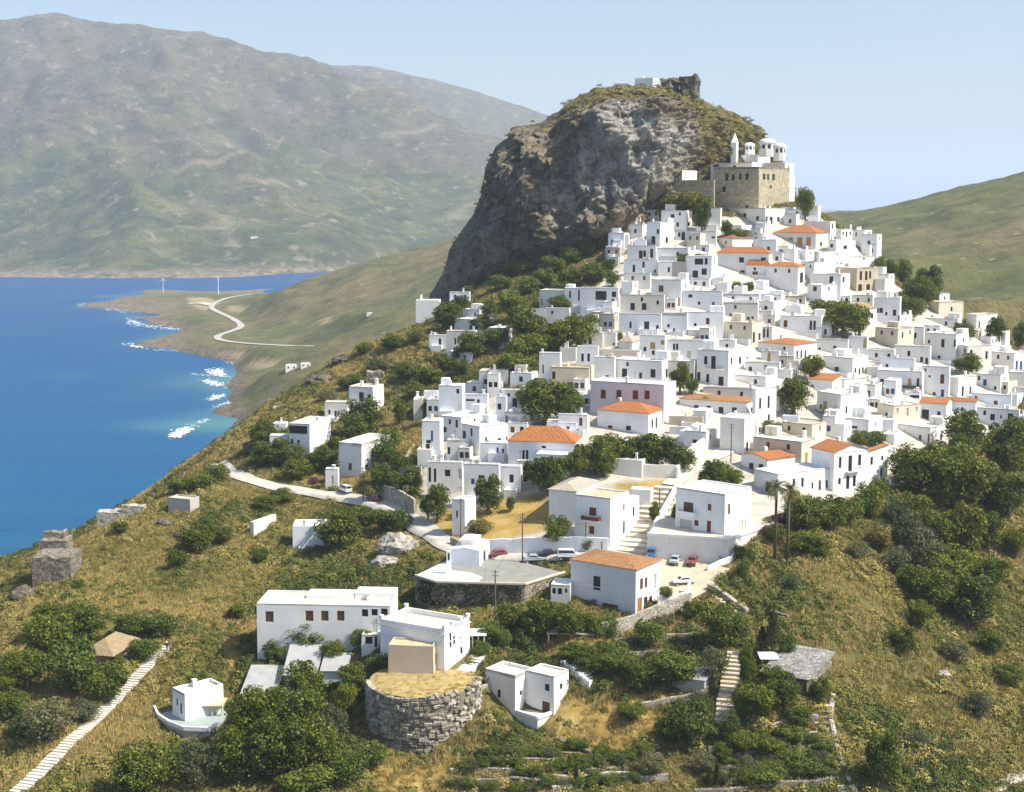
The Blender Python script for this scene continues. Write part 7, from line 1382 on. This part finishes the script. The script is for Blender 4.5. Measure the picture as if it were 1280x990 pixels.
# ---------------------------------------------------------------- labels: each singles out its thing by look and neighbours
CARD = {0: 'no', 1: 'one', 2: 'two', 3: 'three', 4: 'four', 5: 'five', 6: 'six', 7: 'seven', 8: 'eight'}
MARK = [(935,230,'the stone monastery'),(780,270,'the cream chapel under the cliff'),(1000,290,'the upper orange roof with four orange shutters'),(930,312,'the orange roof in mid-slope'),(1090,340,'the tan stone house'),(1060,405,'the large dark tree in mid-town'),(878,412,'the white pyramid roof'),(790,500,'the pale pink house'),(788,515,'the orange hipped roof before the pink house'),
 (680,545,'the widest orange hipped roof'),(985,428,'the orange roof over a cornice in mid-town'),(993,500,'the tall dark tree among the lower houses'),(890,500,'the long roof edged with tiles'),(920,550,'the tower-like block'),(872,540,'the little domed chapel'),(1060,570,'the broad orange roof at the lower right'),(1065,520,'the house with two ochre shutters'),(1200,560,'the dark trees of the right ravine'),(685,505,'the dark trees left of the pink house'),(705,450,'the low cream terrace house'),
 (895,640,'the large house over the car park'),(760,650,'the wide stairway'),(455,500,'the tall house on the left slope'),(385,540,'the house with the veranda'),(440,570,'the house with the roof terrace'),(590,690,'the gabled chapel'),(530,900,'the round bastion'),(400,780,'the long weathered building'),(770,730,'the mottled tile roof'),(240,880,'the small villa'),(575,400,'the trees of the left flank'),(1180,380,'the trees at the right rim'),(1150,470,'the dark bush among the right-hand houses'),(1250,470,'the right edge of the photo'),
 (530,378,'the white cube at the cliff foot'),(750,320,'the bushy slope under the cliff'),(650,440,'the grove on the left flank'),(850,480,'the tree right of the pink house'),(1130,350,'the right rim of the town'),(990,840,'the slab-roofed hut'),(900,790,'the spreading garden tree'),(840,850,'the garden shed'),(60,700,'the ruined tower'),(140,815,'the tan hipped roof'),(110,900,'the long stepped path'),(660,870,'the peeling white house'),(1000,630,'the two palms'),(1105,950,'the lone tree at the bottom right'),(470,620,'the wine-red car'),(500,680,'the pale outcrop'),(380,670,'the plain white hut')]
WC = {'e': 'greyish white', 'w': 'white', 'v': 'weathered white', 'c': 'cream', 'b': 'bluish white', 'p': 'pink', 'g': 'grey', 't': 'tan', 's': 'stone', 'm': 'stone'}; SC_ = {'d': 'dark', 'r': 'red-brown', 'b': 'blue', 'o': 'orange', 'n': 'brown', 'g': 'pale', 'y': 'ochre'}
def relation(x, y, m):
    dx, dy = x - m[0], y - m[1]
    near = math.hypot(dx, dy) < 40
    if abs(dx) > abs(dy): return ('just right of ' if near else 'to the right of ') if dx > 0 else ('just left of ' if near else 'to the left of ')
    return ('just below ' if near else 'further below ') if dy > 0 else ('just above ' if near else 'further above ')
USED = set(o['label'].lower() for o in bpy.data.objects if o.get('label'))
ORD = ['', 'second ', 'third ', 'fourth ', 'fifth ', 'sixth ', 'seventh ', 'eighth ']
def give(o, x, y, heads):
    ms = sorted(MARK, key=lambda m: math.hypot(x - m[0], (y - m[1]) * 1.2)); ms = [m for m in ms if math.hypot(x - m[0], y - m[1]) > 9]
    for k in (0, 1, 2):
        for hd in heads:
            l = hd + ' ' + relation(x, y, ms[k])+ ms[k][2]
            if l.lower() not in USED and len(l.split()) <= 16: USED.add(l.lower()); o['label'] = l; return
    for a in range(4):
        for b in range(a + 1, 5):
            l = heads[0] + ' between ' + ms[a][2] + ' and ' + ms[b][2]
            if l.lower() not in USED and len(l.split()) <= 16: USED.add(l.lower()); o['label'] = l; return
    for k in range(8):
        for hd in heads:
            l = hd + ' ' + relation(x, y, ms[k]) + ms[k][2]
            if l.lower() not in USED and len(l.split()) <= 16: USED.add(l.lower()); o['label'] = l; return
    for w in ('small', 'lowest', 'leftmost', 'upper'):
        l = (w + ' ' + heads[0] + ' near ' + ms[0][2])
        if l.lower() not in USED: USED.add(l.lower()); o['label'] = l; return
for r in HOUSES:
    if r['label']: continue
    kinds = set(r['kinds']); n = r['nwin']; wc = WC[r['wall']]; size = 'tall' if r['H'] > 7.5 else ('low' if r['H'] < 3.8 else ''); wide = 'wide' if r['w'] > 13 else ('narrow' if r['w'] < 6 else '')
    rf = {'flat': 'flat-roofed', 'hip': 'tile-roofed', 'pyr': 'pyramid-roofed', 'gx': 'gabled', 'gy': 'gabled', 'shed': 'tile-edged', 'dome': 'domed'}[r['roof']]
    if r['roof'] == 'hip': rf = {'o': 'orange-roofed', 't': 'tan-roofed', 'r': 'red-roofed', 'q': 'pale-tiled', 'm': 'orange-roofed'}.get(r['tile'], rf)
    op = ''
    if n: c_ = SC_[r['kinds'][0]] if len(kinds) == 1 else ''; op = ' with %s %s opening%s' % (CARD.get(n, 'many'), c_, 's' if n > 1 else '') if c_ else ' with %s openings' % CARD.get(n, 'many')
    else: op = ' with a blank front'
    base = ' '.join(q for q in (size or wide, wc, rf) if q) + ' house'
    if r.get('fill'): base = ' '.join(q for q in (size or wide, wc) if q) + (' annex' if r['H'] < 4.2 else ' house')
    give(r['o'], r['x'], r['y'], [base + op, ' '.join(q for q in (wide, wc) if q) + ' house' + op])
for t in sorted(TREC, key=lambda q: -q['big']):
    k = t['k']; sh = 'tall' if t['h'] > t['w'] * 1.25 else ('broad' if t['w'] > t['h'] * 1.35 else 'rounded'); big = 'large' if t['w'] > 60 else ('small' if t['w'] < 26 else 'mid-sized')
    nm = {'b': 'dark green tree' if t['nm'] != 'dark_shrub' else 'dark green shrub', 'g': 'bright green shrub', 'o': 'grey-green olive tree', 'y': 'yellow-green tree', 'c': 'dark narrow cypress', 's': 'dry brownish shrub', 'p': 'pink flowering shrub', 'r': 'clipped round tree'}[k]
    give(t['o'], t['x'], t['y'], [big + ' ' + nm, sh + ' ' + nm, big + ' ' + sh + ' ' + nm])
# ---------------------------------------------------------------- the sea air
hb = MB(); hb.box(-32000, 32000, -2000, 32000, -60, 1000)
th = bpy.data.materials.new('haze'); th.use_nodes = True; nt = th.node_tree
nt.nodes.remove(nt.nodes['Principled BSDF']); pv = nt.nodes.new('ShaderNodeVolumePrincipled')
pv.inputs['Color'].default_value = (0.76, 0.87, 1.0, 1); pv.inputs['Density'].default_value = 0.82e-4; pv.inputs['Anisotropy'].default_value = 0.0
nt.links.new(pv.outputs[0], nt.nodes['Material Output'].inputs['Volume'])
haze = hb.build('haze', th); tag(haze, kind='stuff')
